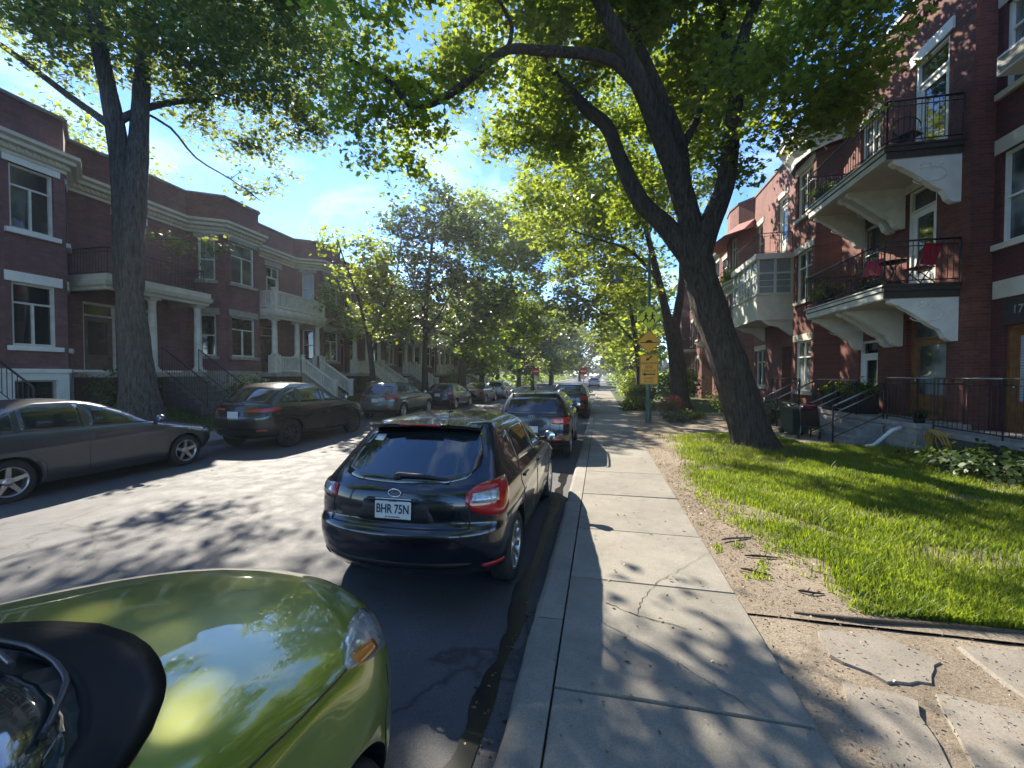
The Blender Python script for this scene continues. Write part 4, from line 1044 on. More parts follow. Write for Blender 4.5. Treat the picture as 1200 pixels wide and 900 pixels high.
def wheel_mesh(rt, w, rim_r, spokes, style, alloy):
    """wheel lying in the YZ plane, outward = +X; returns three meshes builders"""
    t = MB(); h = w / 2
    t.lathe([(rim_r * .98, -h * .9), (rt * .86, -h), (rt * .96, -h * .86), (rt, -h * .6), (rt, h * .6), (rt * .96, h * .86), (rt * .86, h), (rim_r * 1.02, h * .9), (rim_r * .97, h * .7)], n=40, axis='x')
    for k in range(4):
        pass
    r = MB()
    r.lathe([(rim_r * 1.0, h * .88), (rim_r * .985, h * .92), (rim_r * .93, h * .85), (rim_r * .9, h * .3), (rim_r * .88, -h * .2)], n=40, axis='x', mi=0)
    r.lathe([(rim_r * .9, h * .05), (.02, h * .0)], n=32, axis='x', mi=1)
    r.lathe([(.065, h * .62), (.055, h * .74), (.03, h * .78), (0.0, h * .78)], n=20, axis='x', mi=0)
    for k in range(spokes):
        a = 2 * math.pi * k / spokes + math.pi / 2
        offs = (-.085, .085) if style == 'twin' else (0,)
        for da in offs:
            a2 = a + da * 1.3; d0 = Vector((0, math.cos(a + da * .5), math.sin(a + da * .5))); d1 = Vector((0, math.cos(a2), math.sin(a2)))
            q0, q1 = d0 * .045 + Vector((h * .62, 0, 0)), d1 * rim_r * .94 + Vector((h * .84, 0, 0))
            ax = (q1 - q0) / 2; sd = Vector((1, 0, 0)).cross(ax).normalized(); wd0 = .034 if style == 'wide' else (.022 if style == 'twin' else .027); wd1 = wd0 * (.9 if style != 'wide' else .75)
            vs = [q0 - sd * wd0, q0 + sd * wd0, q1 + sd * wd1, q1 - sd * wd1]; dn = Vector((-.03, 0, 0))
            r.add([*vs, *[v + dn for v in vs]], [(0, 1, 2, 3), (7, 6, 5, 4), (0, 4, 5, 1), (1, 5, 6, 2), (2, 6, 7, 3), (3, 7, 4, 0)], 0)
    return t, r

def boolean_cut(obj, cutters):
    vl = bpy.context.view_layer
    for c in cutters:
        m = obj.modifiers.new('cut', 'BOOLEAN'); m.operation = 'DIFFERENCE'; m.solver = 'EXACT'; m.object = c
        try: m.material_mode = 'TRANSFER'
        except Exception: pass
    vl.update(); dg = bpy.context.evaluated_depsgraph_get()
    me = bpy.data.meshes.new_from_object(obj.evaluated_get(dg), preserve_all_data_layers=True, depsgraph=dg)
    obj.modifiers.clear(); old = obj.data; obj.data = me; bpy.data.meshes.remove(old)
    for c in cutters:
        d = c.data; bpy.data.objects.remove(c); bpy.data.meshes.remove(d)

def build_car(S, name, label, loc, paint, group=None, clad=None, detail=2, rotz=0.0):
    c = Car(**S); root = thing(name, label, 'car', loc, rotz, group); M_ = M
    lv = list(c.levels(84 if detail >= 2 else 56)); mb = MB(); rows = []
    for z in lv: rows.append((z, c.outline(z)))
    top = rows[-1][1]; yc = (top[0, 1] + top[-1, 1]) / 2
    for k in range(1, 9):
        q = 1 - k / 9.0; q = q ** .8
        o = top.copy(); o[:, 0] *= q; o[:, 1] = yc + (o[:, 1] - yc) * q; rows.append((c.ze + c.crown * (1 - q * q), o))
    n = len(top); zclad = clad or -1
    # full ring: right half forwards then left half back
    def ring(z, o):
        R_ = [(x, y, z) for x, y in o] + [(-x, y, z) for x, y in o[-2:0:-1]]
        R_[0] = (0, o[0, 1], z); R_[n - 1] = (0, o[-1, 1], z); return R_
    rings = [ring(z, o) for z, o in rows]; m = len(rings[0])
    for r in rings: mb.v += r
    for i in range(len(rings) - 1):
        for k in range(m):
            k2 = (k + 1) % m
            mb.f.append([i * m + k, i * m + k2, (i + 1) * m + k2, (i + 1) * m + k])
            mb.m.append(1 if (rings[i][k][2] + rings[i + 1][k][2]) / 2 < zclad else 0); mb.sm.append(True)
    b = len(mb.v); mb.v.append((0, yc, rows[-1][0] + .0005)); mb.v.append((0, 0, c.zb))
    for k in range(m):
        k2 = (k + 1) % m; t = (len(rings) - 1) * m
        mb.f.append([t + k, t + k2, b]); mb.m.append(0); mb.sm.append(True)
        mb.f.append([k2, k, b + 1]); mb.m.append(1); mb.sm.append(False)
    body = mb.build('body', [paint, M_['black']], root)
    # wheel arches
    cut = []
    wr = S['wheel_r']; wa = wr + S.get('arch', .045); hw = S['hw']
    for a in S['ax']:
        for sg in (-1, 1):
            q = MB(); x0, x1 = sg * (hw - .30), sg * (hw + .3)
            q.lathe([(0.0, min(x0, x1)), (wa, min(x0, x1)), (wa, max(x0, x1)), (0.0, max(x0, x1))], (0, a, wr), 56, axis='x', smooth=False)
            o = q.build('arch', M_['black'], None, fix=True); o.location = root.location; o.rotation_euler = root.rotation_euler
            cut.append(o)
    bpy.context.view_layer.update(); boolean_cut(body, cut)
    # wheels
    for a in S['ax']:
        for sg in (-1, 1):
            t, r = wheel_mesh(wr, .215, wr * .68, S.get('spokes', 5), S.get('spoke_style', 'twin'), None)
            w = t.build('wheel', M_['rubber'], root); w.location = (sg * (hw - .125), a, wr); w.rotation_euler = (0 if sg > 0 else 0, 0, 0 if sg > 0 else math.pi)
            rim = r.build('rim', [M_[S.get('alloy', 'alloy')], M_['black']], w)
    G = M_['car_glass']
    # windscreen and rear window
    ws = S['windscreen']; c.patch('windscreen', G, root, 'front', ws, 17, 9, .004)
    if detail >= 2: c.patch('rear_window', M_['rear_glass'], root, 'rear', S['rearscreen'], 17, 9, .005)
    else: c.patch('rear_window', G, root, 'rear', S['rearscreen'], 11, 6, .005)
    for sg in (-1, 1):
        for cols in S['sidewin']: c.patch('side_window', G, root, 'side', cols, 14, 7, .004, sg=sg)
        # window surround strip
        for dd in S.get('doors', []):
            sm = MB(); c.seam(sm, 'side', dd, .004, sg); d_ = sm.build('door_seam', M_['black'], root)
        for (hy, hz) in S['handles']:
            p = c.pt('side', hy, hz, sg); h = MB(); h.bbox((p.x - .02, hy - .1, hz - .015), (p.x + .02, hy + .1, hz + .015), .008); h.ball((p.x + sg * .0, hy, hz - .012), (.012, .06, .03), 8); h.build('door_handle', paint, root)
        y, z = S['mirror']; x = c.side_x(y, z) * sg; mm = MB()
        mm.ball((x + sg * .13, y, z + .07), (.10, .065, .075), 14); mm.obox((x + sg * .03, y + .01, z + .03), (.05, 0, 0), (0, .03, 0), (0, 0, .02), 1)
        mi = mm.build('wing_mirror', [paint, M_['black']], root)
        gm = MB(); gm.lathe([(.0, 0), (.055, 0), (.062, .004)], (x + sg * .135, y - .062, z + .07), 16, axis='y'); g_ = gm.build('mirror_glass', M_['chrome'], mi)
        for cols in S['taillight'] if isinstance(S['taillight'][0], list) else [S['taillight']]:
            tl = c.patch('tail_light', M_['tail_red'], root, 'rarc', [(sg * a, lo, hi) for a, lo, hi in cols], 12, 6, .012)
        if S.get('revlight'): c.patch('reversing_lens', M_['lens_clear'], tl, 'rarc', [(sg * a, lo, hi) for a, lo, hi in S['revlight']], 8, 4, .016)
        hl = c.patch('headlight', M_['lens_clear'], root, 'farc' if S.get('hl_mode', 'farc') == 'farc' else 'side', [(sg * a if S.get('hl_mode', 'farc') == 'farc' else a, lo, hi) for a, lo, hi in S['headlight']], 14, 6, .008, sg=sg)
        if S.get('indicator'): c.patch('indicator', M_['amber'], hl, 'side', S['indicator'], 8, 4, .011, sg=sg)
        for cols in S.get('reflector', []): c.patch('reflector', M_['tail_red'], root, 'rarc', [(sg * a, lo, hi) for a, lo, hi in cols], 6, 3, .006)
        if S.get('rails'):
            ya, yb, zz = S['rails']; x = c.side_x((ya + yb) / 2, c.ze) * sg * .97
            rm = MB(); rm.tube([(x, ya, zz - .05), (x, ya + .05, zz), (x, ya + .2, zz + .02), (x, (ya + yb) / 2, zz + .03), (x, yb - .2, zz + .015), (x, yb - .05, zz - .01), (x, yb, zz - .06)], .02, 8); rm.build('roof_rail', M_['alloy'], root)
    for pan, mat in S.get('panels', []): pass
    for nm, mat, mode, cols, off in S.get('extra', []): c.patch(nm, M_[mat] if isinstance(mat, str) else mat, root, mode, cols, 17, 5, off)
    if S.get('plate'):
        z = S['plate']; px = S.get('plate_x', 0.0); y = c.end_y(px, z) - .016
        e = z; tilt = 0.06
        pm = MB(); pm.bbox((-.155, -.006, -.08), (.155, .006, .08), .004); pl = pm.build('licence_plate', M_['plate'], root); pl.location = (px, y, z); pl.rotation_euler = (-tilt, 0, 0)
        if S.get('plate_text'):
            text('lettering', S['plate_text'], .098, M_['plate_ink'], pl, (0, -.007, -.004), (math.pi / 2, 0, 0), .001, sx=.74, bold=.0022)
            text('lettering', 'Québec', .024, M_['plate_ink'], pl, (0, -.007, .062), (math.pi / 2, 0, 0), .001)
            text('lettering', 'Je me souviens', .021, M_['plate_ink'], pl, (0, -.007, -.062), (math.pi / 2, 0, 0), .001)
    if S.get('wiper'):
        x0, z0, x1, z1 = S['wiper']; q0 = c.pt('rear', x0, z0); q1 = c.pt('rear', x1, z1); nn = c.nrm('rear', (x0 + x1) / 2, z0)
        wm = MB(); wm.tube([q0 + nn * .03, (q0 + q1) / 2 + nn * .045, q1 + nn * .03], [.022, .018, .008], 6); wm.lathe([(.0, .0), (.035, .0), (.03, -.03), (0, -.03)], q0 + nn * .01, 10, axis='y'); wm.build('rear_wiper', M_['black'], root)
    if S.get('antenna'):
        y, x, l = S['antenna']; z = c.ze + c.crown; am = MB(); am.ball((x, y, z - .005), (.028, .045, .02), 10); am.tube([(x, y, z), (x, y - .03 - l * .35, z + l)], [.006, .003], 5); am.build('antenna', M_['black'], root)
    return root, c

M['car_glass'] = glass_mat('car_glass', (0.016, 0.024, 0.022)); M['rear_glass'] = glass_mat('car_rear_glass', (0.012, 0.016, 0.018), .02, 1.0)
M['gloss_black'] = simple('cowl_black', (.0025, .0025, .003), .4, var=.4, scale=12, spec=.12)
M['tail_red'] = paint_mat('tail_light_red', (0.42, 0.012, 0.016), .15); M['lens_clear'] = simple('clear_lens', (0.42, 0.43, 0.42), .08, .35, var=.35, scale=18, coat=1.0)
M['amber'] = simple('amber_lens', (.5, .16, .02), .15, var=.2, coat=1.0)
M['plate'] = simple('plate_white', (.62, .63, .62), .4, var=.05); M['plate_ink'] = simple('plate_ink', (.02, .025, .05), .5)
P_ = dict(black=paint_mat('paint_black', (.006, .007, .012), .22), grey=paint_mat('paint_slate_grey', (.085, .09, .098), .3, metal=.55),
          green=paint_mat('paint_lime_green', (.25, .29, .035), .3, metal=.35, cior=1.8), dgreen=paint_mat('paint_green_black', (.022, .027, .022), .25, metal=.3),
          silver=paint_mat('paint_grey_beige', (.155, .155, .14), .3, metal=.55), navy=paint_mat('paint_navy', (.012, .016, .03), .22), pale=paint_mat('paint_silver', (.5, .52, .53), .3, metal=.4))

def no_side(y, z): return 0.0
def crease(zc, amp):
    def f(y, z): return amp * math.exp(-((z - zc - .03 * y) / .035) ** 2)
    return f

def scale_z(S, k):
    S = dict(S)
    for q in ('yr', 'yf', 'w', 'rc', 'fc', 'br', 'bf'): S[q] = [(z * k, v) for z, v in S[q]]
    for q in ('windscreen', 'rearscreen', 'taillight', 'headlight', 'revlight'):
        if S.get(q): S[q] = [(a, lo * k, hi * k) for a, lo, hi in S[q]]
    S['sidewin'] = [[(a, lo * k, hi * k) for a, lo, hi in c] for c in S['sidewin']]; S['doors'] = [[(y, z * k) for y, z in d] for d in S['doors']]; S['handles'] = [(y, z * k) for y, z in S['handles']]
    S['mirror'] = (S['mirror'][0], S['mirror'][1] * k); S['ze'] *= k
    if S.get('plate'): S['plate'] *= k
    return S
HATCH = dict(len=4.41, hw=.87, ze=1.405, crown=.06, ax=(-1.35, 1.28), wheel_r=.318, spokes=10, spoke_style='slim', shape_side=crease(.82, .008),
    yr=[(.2, -1.9), (.28, -2.05), (.4, -2.165), (.56, -2.2), (.64, -2.195), (.685, -2.15), (.72, -2.125), (.8, -2.125), (.93, -2.1), (1.0, -2.04), (1.05, -1.97), (1.2, -1.76), (1.36, -1.54), (1.405, -1.5)],
    yf=[(.2, 1.9), (.28, 2.08), (.45, 2.2), (.6, 2.2), (.7, 2.1), (.78, 1.9), (.86, 1.6), (.93, 1.25), (.98, .98), (1.1, .72), (1.25, .4), (1.36, .1), (1.405, -.1)],
    w=[(.2, .78), (.28, .83), (.45, .862), (.65, .87), (.8, .865), (.9, .85), (.96, .82), (1.02, .79), (1.2, .71), (1.34, .64), (1.405, .59)],
    rc=[(.2, .36), (.6, .36), (.75, .30), (1.0, .28), (1.2, .22), (1.405, .2)], fc=[(.2, .5), (.8, .5), (1.0, .3), (1.4, .25)], br=[(.2, .08), (1.0, .06), (1.4, .07)], bf=[(.2, .2), (.9, .25), (1.0, .2), (1.4, .16)],
    windscreen=[(-.66, 1.02, 1.18), (-.56, 1.0, 1.37), (0, .99, 1.385), (.56, 1.0, 1.37), (.66, 1.02, 1.18)],
    rearscreen=[(-.62, 1.1, 1.15), (-.56, 1.03, 1.33), (-.4, 1.0, 1.365), (0, .99, 1.37), (.4, 1.0, 1.365), (.56, 1.03, 1.33), (.62, 1.1, 1.15)],
    sidewin=[[(-1.33, 1.12, 1.16), (-1.2, 1.03, 1.28), (-1.05, 1.01, 1.31)], [(-.99, 1.01, 1.315), (-.7, 1.0, 1.345), (-.24, .985, 1.355)], [(-.15, .985, 1.355), (.05, .98, 1.34), (.35, .97, 1.22), (.68, .965, 1.02)]],
    doors=[[(-.19, .97), (-.19, .3)], [(-1.05, 1.0), (-1.12, .85), (-1.0, .62), (-.93, .35), (-.93, .3), (.9, .3), (.93, .6), (.9, .9), (.75, .96)]],
    handles=[(-.88, .86), (.0, .84)], mirror=(.72, .95),
    taillight=[(.58, .87, .93), (.64, .80, .985), (.76, .765, 1.0), (.9, .755, 1.01), (1.04, .79, 1.0), (1.09, .86, .95)], revlight=[(.63, .865, .93), (.78, .86, .945), (.86, .865, .945)],
    headlight=[(.6, .6, .74), (.85, .6, .8), (1.15, .68, .85)], reflector=[[(.72, .355, .4), (.85, .355, .405), (.96, .36, .40)]],
    plate=.82, plate_text='BHR 75N', plate_x=.0, wiper=(-.02, 1.03, .42, 1.005), antenna=(-.9, .02, .2))

HATCH = scale_z(HATCH, 1.035); HATCH['wiper'] = (-.02, 1.066, .42, 1.04)
car, cs = build_car(HATCH, 'parked_hatchback', 'black hatchback with plate BHR 75N parked at the near kerb', (-1.67, 5.32, 0.02), P_['black'], 'cars parked along the street')
car.scale = (1.035,) * 3
# spoiler, brake light, emblem, badges, plate recess, chrome garnish
q = MB(); pts = [(-.535, -1.54, 1.43), (-.4, -1.60, 1.452), (0, -1.625, 1.467), (.4, -1.60, 1.452), (.535, -1.54, 1.43)]
vs = []; 
for x, y, z in pts: vs += [(x * .97, y + .28, z + .014), (x, y, z), (x, y + .012, z - .03), (x, y + .2, z - .04)]
q.add(vs, [(4 * i + j, 4 * i + (j + 1) % 4, 4 * i + 4 + (j + 1) % 4, 4 * i + 4 + j) for i in range(4) for j in range(4)] + [(0, 1, 2, 3), (19, 18, 17, 16)], 0, False)
q.build('roof_spoiler', P_['black'], car, fix=True)
q = MB(); q.tube([(-.2, -1.621, 1.455), (0, -1.627, 1.458), (.2, -1.621, 1.455)], .009, 6); q.build('brake_light', M['tail_red'], car)
def emblem(c, root, z, rx, rz, stars=False, H=False, name='emblem', x=0.0):
    y = c.end_y(x, z) - .012; e = MB(); ps = [(x + rx * math.cos(a), y, z + rz * math.sin(a)) for a in np.linspace(0, 2 * math.pi, 25)]
    e.tube(ps, .005, 6, cap=False)
    if stars:
        for k, (sx, sz, sr) in enumerate(((-.028, .008, .013), (.008, .014, .007), (.03, .006, .007), (-.002, -.012, .007), (.022, -.012, .007), (.036, -.004, .005))):
            P = [(x + sx + (sr if i % 2 == 0 else sr * .35) * math.sin(i * math.pi / 4), y + .004, z + sz + (sr if i % 2 == 0 else sr * .35) * math.cos(i * math.pi / 4)) for i in range(8)]
            e.prism(P, (0, -.006, 0))
    if H:
        e.tube([(x - rx * .45, y, z - rz * .7), (x - rx * .25, y, z + rz * .75)], .006, 5); e.tube([(x + rx * .25, y, z - rz * .75), (x + rx * .45, y, z + rz * .7)], .006, 5); e.tube([(x - rx * .33, y, z - .004), (x + rx * .33, y, z + .004)], .006, 5)
    e.build(name, M['chrome'], root)
emblem(cs, car, .965, .055, .03, stars=True)
text('badge', 'IMPREZA', .034, M['chrome'], car, (.47, cs.end_y(.47, .735) - .012, .735), (math.pi / 2, 0, .07), .002, sx=1.25)
text('badge', 'SUBARU', .026, M['chrome'], car, (-.56, cs.end_y(-.56, .76) - .012, .76), (math.pi / 2, 0, -.12), .002, sx=1.2)
q = MB(); cs.seam(q, 'rarc', [(-.62, .70), (-.45, .7), (.45, .7), (.62, .70)], .006); cs.seam(q, 'rarc', [(-.62, .70), (-.60, .98), (-.63, 1.02)], .005); cs.seam(q, 'rarc', [(.62, .70), (.60, .98), (.63, 1.02)], .005); q.build('tailgate_seam', M['black'], car)
cs.patch('tailgate_recess', M['black'], car, 'rear', [(-.33, .745, .76), (-.28, .735, .905), (.27, .735, .905), (.33, .745, .76)], 13, 4, .003)
q = MB(); q.bbox((-.24, cs.end_y(0, .915) - .03, .905), (.2, cs.end_y(0, .915) + .01, .925), .006); q.build('tailgate_handle', P_['black'], car)
for zz, a_ in ((.45, .62),):
    cs.patch('bumper_vent', M['black'], car, 'rear', [(-.62, .42, .43), (-.5, .385, .44), (.5, .385, .44), (.62, .42, .43)], 17, 3, .004)
# parking sticker on the rear glass
cs.patch('window_sticker', M['plate'], car, 'rear', [(-.46, 1.3, 1.345), (-.36, 1.3, 1.35)], 4, 3, .007)

SUV = dict(len=4.04, hw=.885, ze=1.53, crown=.05, ax=(-1.23, 1.29), wheel_r=.33, spokes=5, spoke_style='wide', arch=.05, flare=.03, shape_side=crease(.95, .006),
    yr=[(.24, -1.75), (.32, -1.9), (.45, -2.0), (.62, -2.01), (.7, -1.97), (.78, -1.955), (1.0, -1.93), (1.08, -1.9), (1.2, -1.82), (1.4, -1.66), (1.53, -1.55)],
    yf=[(.24, 1.75), (.35, 1.95), (.6, 2.02), (.8, 2.0), (.9, 1.85), (.98, 1.5), (1.03, 1.2), (1.08, .98), (1.2, .75), (1.4, .38), (1.5, .12), (1.53, .0)],
    w=[(.24, .8), (.35, .87), (.6, .885), (.9, .88), (1.0, .865), (1.08, .83), (1.2, .79), (1.4, .7), (1.53, .6)],
    rc=[(.2, .3), (.9, .28), (1.5, .18)], fc=[(.2, .4), (.9, .4), (1.1, .28), (1.5, .2)], br=[(.2, .06), (1.5, .05)], bf=[(.2, .14), (1.0, .18), (1.5, .14)],
    windscreen=[(-.68, 1.12, 1.25), (-.58, 1.1, 1.47), (0, 1.09, 1.5), (.58, 1.1, 1.47), (.68, 1.12, 1.25)],
    rearscreen=[(-.64, 1.14, 1.22), (-.57, 1.09, 1.42), (0, 1.075, 1.45), (.57, 1.09, 1.42), (.64, 1.14, 1.22)],
    sidewin=[[(-1.55, 1.2, 1.25), (-1.4, 1.12, 1.38), (-1.12, 1.11, 1.43)], [(-1.05, 1.1, 1.43), (-.25, 1.09, 1.46)], [(-.16, 1.09, 1.46), (.1, 1.085, 1.44), (.5, 1.08, 1.26), (.75, 1.08, 1.12)]],
    doors=[[(-.2, 1.06), (-.2, .35)], [(-1.05, 1.08), (-1.0, .75), (-.85, .36), (.85, .36), (.88, .8), (.82, 1.06)]], handles=[(-.85, .96), (-.05, .95)], mirror=(.72, 1.06),
    taillight=[(.46, .86, .99), (.6, .84, 1.0), (.85, .85, 1.0), (1.02, .88, .97)], headlight=[(.6, .6, .78), (.9, .62, .8), (1.1, .68, .82)], reflector=[[(.5, .46, .52), (.72, .46, .53)]],
    rails=(-1.45, .2, 1.585), antenna=(-1.35, 0, .12), plate=.72)
car, c2 = build_car(SUV, 'parked_suv', 'black sport utility car with silver roof rails, second in the near kerb row', (-1.56, 11.35, .02), P_['black'], 'cars parked along the street', clad=.42)
emblem(c2, car, 1.01, .075, .04, H=True)
text('badge', 'V E N U E', .05, M['chrome'], car, (0, c2.end_y(0, .93) - .012, .93), (math.pi / 2, 0, 0), .002)
SUV2 = dict(SUV, rails=None, antenna=None, plate=.8)
SUV2['ze'] = 1.53
car, c2 = build_car(SUV2, 'parked_suv', 'black sport utility car beyond the one with silver roof rails at the near kerb', (-1.42, 20.8, .02), P_['black'], 'cars parked along the street', clad=.42, detail=1)
car, c2 = build_car(SUV2, 'parked_suv', 'small pale silver car beyond the crossing at the end of the near pavement', (-1.0, 66.0, .06), P_['pale'], 'cars parked along the street', clad=.42, detail=1)

SED = dict(len=4.62, hw=.89, ze=1.4, crown=.06, ax=(-1.36, 1.31), wheel_r=.325, spokes=5, spoke_style='wide', shape_side=crease(.8, .01),
    yr=[(.2, -2.0), (.3, -2.2), (.5, -2.31), (.7, -2.31), (.85, -2.27), (.95, -2.15), (1.0, -1.85), (1.03, -1.66), (1.1, -1.5), (1.25, -1.2), (1.37, -.9), (1.4, -.8)],
    yf=[(.2, 1.95), (.3, 2.18), (.5, 2.3), (.63, 2.28), (.72, 2.15), (.8, 1.9), (.88, 1.5), (.94, 1.18), (.99, .95), (1.1, .7), (1.25, .36), (1.36, .06), (1.4, -.12)],
    w=[(.2, .8), (.3, .86), (.5, .885), (.75, .89), (.88, .88), (.95, .85), (1.0, .81), (1.2, .73), (1.34, .65), (1.4, .6)],
    rc=[(.2, .35), (.9, .32), (1.1, .22), (1.4, .2)], fc=[(.2, .55), (.85, .5), (1.0, .3), (1.4, .22)], br=[(.2, .08), (1.4, .08)], bf=[(.2, .22), (.9, .25), (1.0, .2), (1.4, .16)],
    windscreen=[(-.68, 1.03, 1.16), (-.57, 1.01, 1.36), (0, 1.0, 1.38), (.57, 1.01, 1.36), (.68, 1.03, 1.16)],
    rearscreen=[(-.62, 1.07, 1.15), (-.55, 1.05, 1.35), (0, 1.04, 1.37), (.55, 1.05, 1.35), (.62, 1.07, 1.15)],
    sidewin=[[(-1.35, 1.03, 1.07), (-1.1, 1.01, 1.2), (-.95, 1.0, 1.26)], [(-.89, 1.0, 1.28), (-.6, .995, 1.34), (-.1, .985, 1.36)], [(-.01, .985, 1.36), (.2, .98, 1.31), (.5, .975, 1.17), (.74, .97, 1.02)]],
    doors=[[(-.06, .96), (-.06, .3)], [(-.95, .98), (-1.02, .8), (-.9, .5), (-.88, .3), (.92, .3), (.96, .6), (.92, .88), (.8, .95)]], handles=[(-.72, .84), (.12, .82)], mirror=(.76, .95),
    taillight=[(.4, .78, .88), (.6, .76, .92), (.9, .77, .93), (1.1, .8, .9)], headlight=[(.62, .6, .71), (.85, .6, .78), (1.15, .66, .83), (1.3, .74, .83)], plate=.7)
WAG = dict(SED, yr=[(.2, -2.0), (.3, -2.2), (.5, -2.31), (.7, -2.31), (.85, -2.28), (.95, -2.2), (1.0, -2.08), (1.03, -1.98), (1.1, -1.86), (1.25, -1.58), (1.37, -1.3), (1.4, -1.2)],
    sidewin=[[(-1.62, 1.05, 1.09), (-1.45, 1.02, 1.2), (-1.25, 1.01, 1.31)], [(-1.19, 1.01, 1.32), (-.9, 1.0, 1.35), (-.42, .99, 1.365)], [(-.33, .99, 1.365), (-.05, .985, 1.345), (.35, .975, 1.21), (.74, .97, 1.02)]],
    doors=[[(-.375, .97), (-.375, .3)], [(-1.25, 1.0), (-1.2, .75), (-.95, .5), (-.93, .3), (.9, .3), (.95, .6), (.92, .88), (.8, .95)]], handles=[(-1.0, .86), (-.2, .84)])
car, _c = build_car(scale_z(WAG, 1.04), 'parked_sedan', 'dark grey sedan parked in front of the house with the white foundation', (-9.72, 5.95, .02), P_['grey'], 'cars parked along the street')
car.scale = (1.035,) * 3

COUPE = dict(len=4.69, hw=.945, ze=1.56, crown=.05, ax=(-1.42, 1.40), wheel_r=.375, spokes=10, spoke_style='slim', alloy='darkalloy', arch=.05, flare=.03, shape_side=crease(.95, .01),
    yr=[(.26, -2.05), (.36, -2.24), (.55, -2.34), (.75, -2.34), (.9, -2.3), (1.0, -2.26), (1.08, -2.22), (1.12, -2.16), (1.2, -2.04), (1.35, -1.82), (1.48, -1.6), (1.56, -1.35)],
    yf=[(.26, 2.0), (.36, 2.2), (.6, 2.34), (.8, 2.3), (.9, 2.1), (.98, 1.75), (1.04, 1.4), (1.08, 1.15), (1.2, .85), (1.4, .42), (1.53, .08), (1.56, -.05)],
    w=[(.26, .86), (.36, .92), (.6, .945), (.9, .94), (1.02, .915), (1.1, .87), (1.25, .8), (1.45, .7), (1.56, .6)],
    rc=[(.2, .36), (1.0, .32), (1.56, .2)], fc=[(.2, .5), (.9, .46), (1.1, .3), (1.5, .22)], br=[(.2, .09), (1.5, .07)], bf=[(.2, .2), (1.0, .22), (1.5, .16)],
    windscreen=[(-.72, 1.13, 1.26), (-.6, 1.1, 1.5), (0, 1.09, 1.53), (.6, 1.1, 1.5), (.72, 1.13, 1.26)],
    rearscreen=[(-.66, 1.17, 1.24), (-.58, 1.14, 1.46), (0, 1.13, 1.5), (.58, 1.14, 1.46), (.66, 1.17, 1.24)],
    sidewin=[[(-1.75, 1.16, 1.2), (-1.45, 1.12, 1.36), (-1.08, 1.1, 1.45)], [(-1.02, 1.1, 1.46), (-.5, 1.09, 1.49), (-.14, 1.085, 1.5)], [(-.05, 1.085, 1.49), (.2, 1.08, 1.44), (.55, 1.075, 1.28), (.82, 1.07, 1.12)]],
    doors=[[(-.1, 1.05), (-.1, .36)], [(-1.05, 1.08), (-1.05, .8), (-.92, .36), (.95, .36), (1.0, .8), (.9, 1.04)]], handles=[(-.8, .95), (.1, .94)], mirror=(.84, 1.06),
    taillight=[(.3, .93, .975), (.6, .92, 1.0), (.95, .93, 1.02), (1.2, .96, 1.0)], headlight=[(.6, .7, .82), (.9, .7, .86), (1.2, .76, .88)], reflector=[[(.6, .5, .54), (.85, .5, .54)]], plate=.86, antenna=(-.75, 0, .05))
car, _c = build_car(scale_z(COUPE, 1.06), 'parked_suv', 'dark green black coupe styled sport utility car parked behind the dark grey sedan', (-9.22, 11.27, .02), P_['dgreen'], 'cars parked along the street', clad=.34)
car.scale = (1.04,) * 3

X3 = dict(SUV, len=4.65, hw=.93, ze=1.6, ax=(-1.38, 1.42), wheel_r=.36, rails=(-1.6, .2, 1.655), antenna=None, plate=.86, flare=.03,
    yr=[(.26, -2.0), (.36, -2.22), (.55, -2.32), (.7, -2.32), (.8, -2.28), (1.0, -2.25), (1.08, -2.2), (1.2, -2.1), (1.4, -1.9), (1.6, -1.68)],
    yf=[(.26, 2.0), (.36, 2.2), (.6, 2.33), (.85, 2.28), (.95, 2.05), (1.02, 1.6), (1.07, 1.2), (1.1, 1.0), (1.25, .7), (1.45, .3), (1.56, .05), (1.6, -.1)],
    w=[(.26, .84), (.36, .91), (.6, .93), (.95, .925), (1.05, .9), (1.12, .86), (1.25, .82), (1.45, .72), (1.6, .62)],
    windscreen=[(-.7, 1.15, 1.28), (-.6, 1.12, 1.53), (0, 1.11, 1.57), (.6, 1.12, 1.53), (.7, 1.15, 1.28)], rearscreen=[(-.66, 1.18, 1.26), (-.6, 1.13, 1.46), (0, 1.12, 1.5), (.6, 1.13, 1.46), (.66, 1.18, 1.26)],
    sidewin=[[(-1.75, 1.2, 1.25), (-1.55, 1.14, 1.42), (-1.15, 1.13, 1.49)], [(-1.08, 1.13, 1.49), (-.25, 1.11, 1.52)], [(-.16, 1.11, 1.52), (.1, 1.11, 1.48), (.5, 1.105, 1.3), (.8, 1.1, 1.14)]],
    taillight=[(.45, .92, 1.06), (.65, .9, 1.08), (.95, .92, 1.07), (1.12, .97, 1.04)])
build_car(X3, 'parked_suv', 'grey beige sport utility car with pale roof rails in the far kerb row', (-9.6, 18.6, .02), P_['silver'], 'cars parked along the street', clad=.45)
build_car(dict(HATCH, plate_text=None, antenna=None), 'parked_hatchback', 'navy hatchback parked just beyond the grey beige sport utility car', (-8.95, 23.9, .02), P_['navy'], 'cars parked along the street', detail=1)
build_car(dict(SED, plate=None), 'parked_sedan', 'black sedan with a pale windscreen, between the navy hatchback and the pale car', (-8.6, 28.9, .02), P_['black'], 'cars parked along the street', detail=1)
build_car(dict(HATCH, plate_text=None, antenna=None, spoke_style='wide', spokes=5), 'parked_hatchback', 'pale silver car farthest along the far kerb, near the left no entry sign', (-8.4, 34.3, .02), P_['pale'], 'cars parked along the street', detail=1)

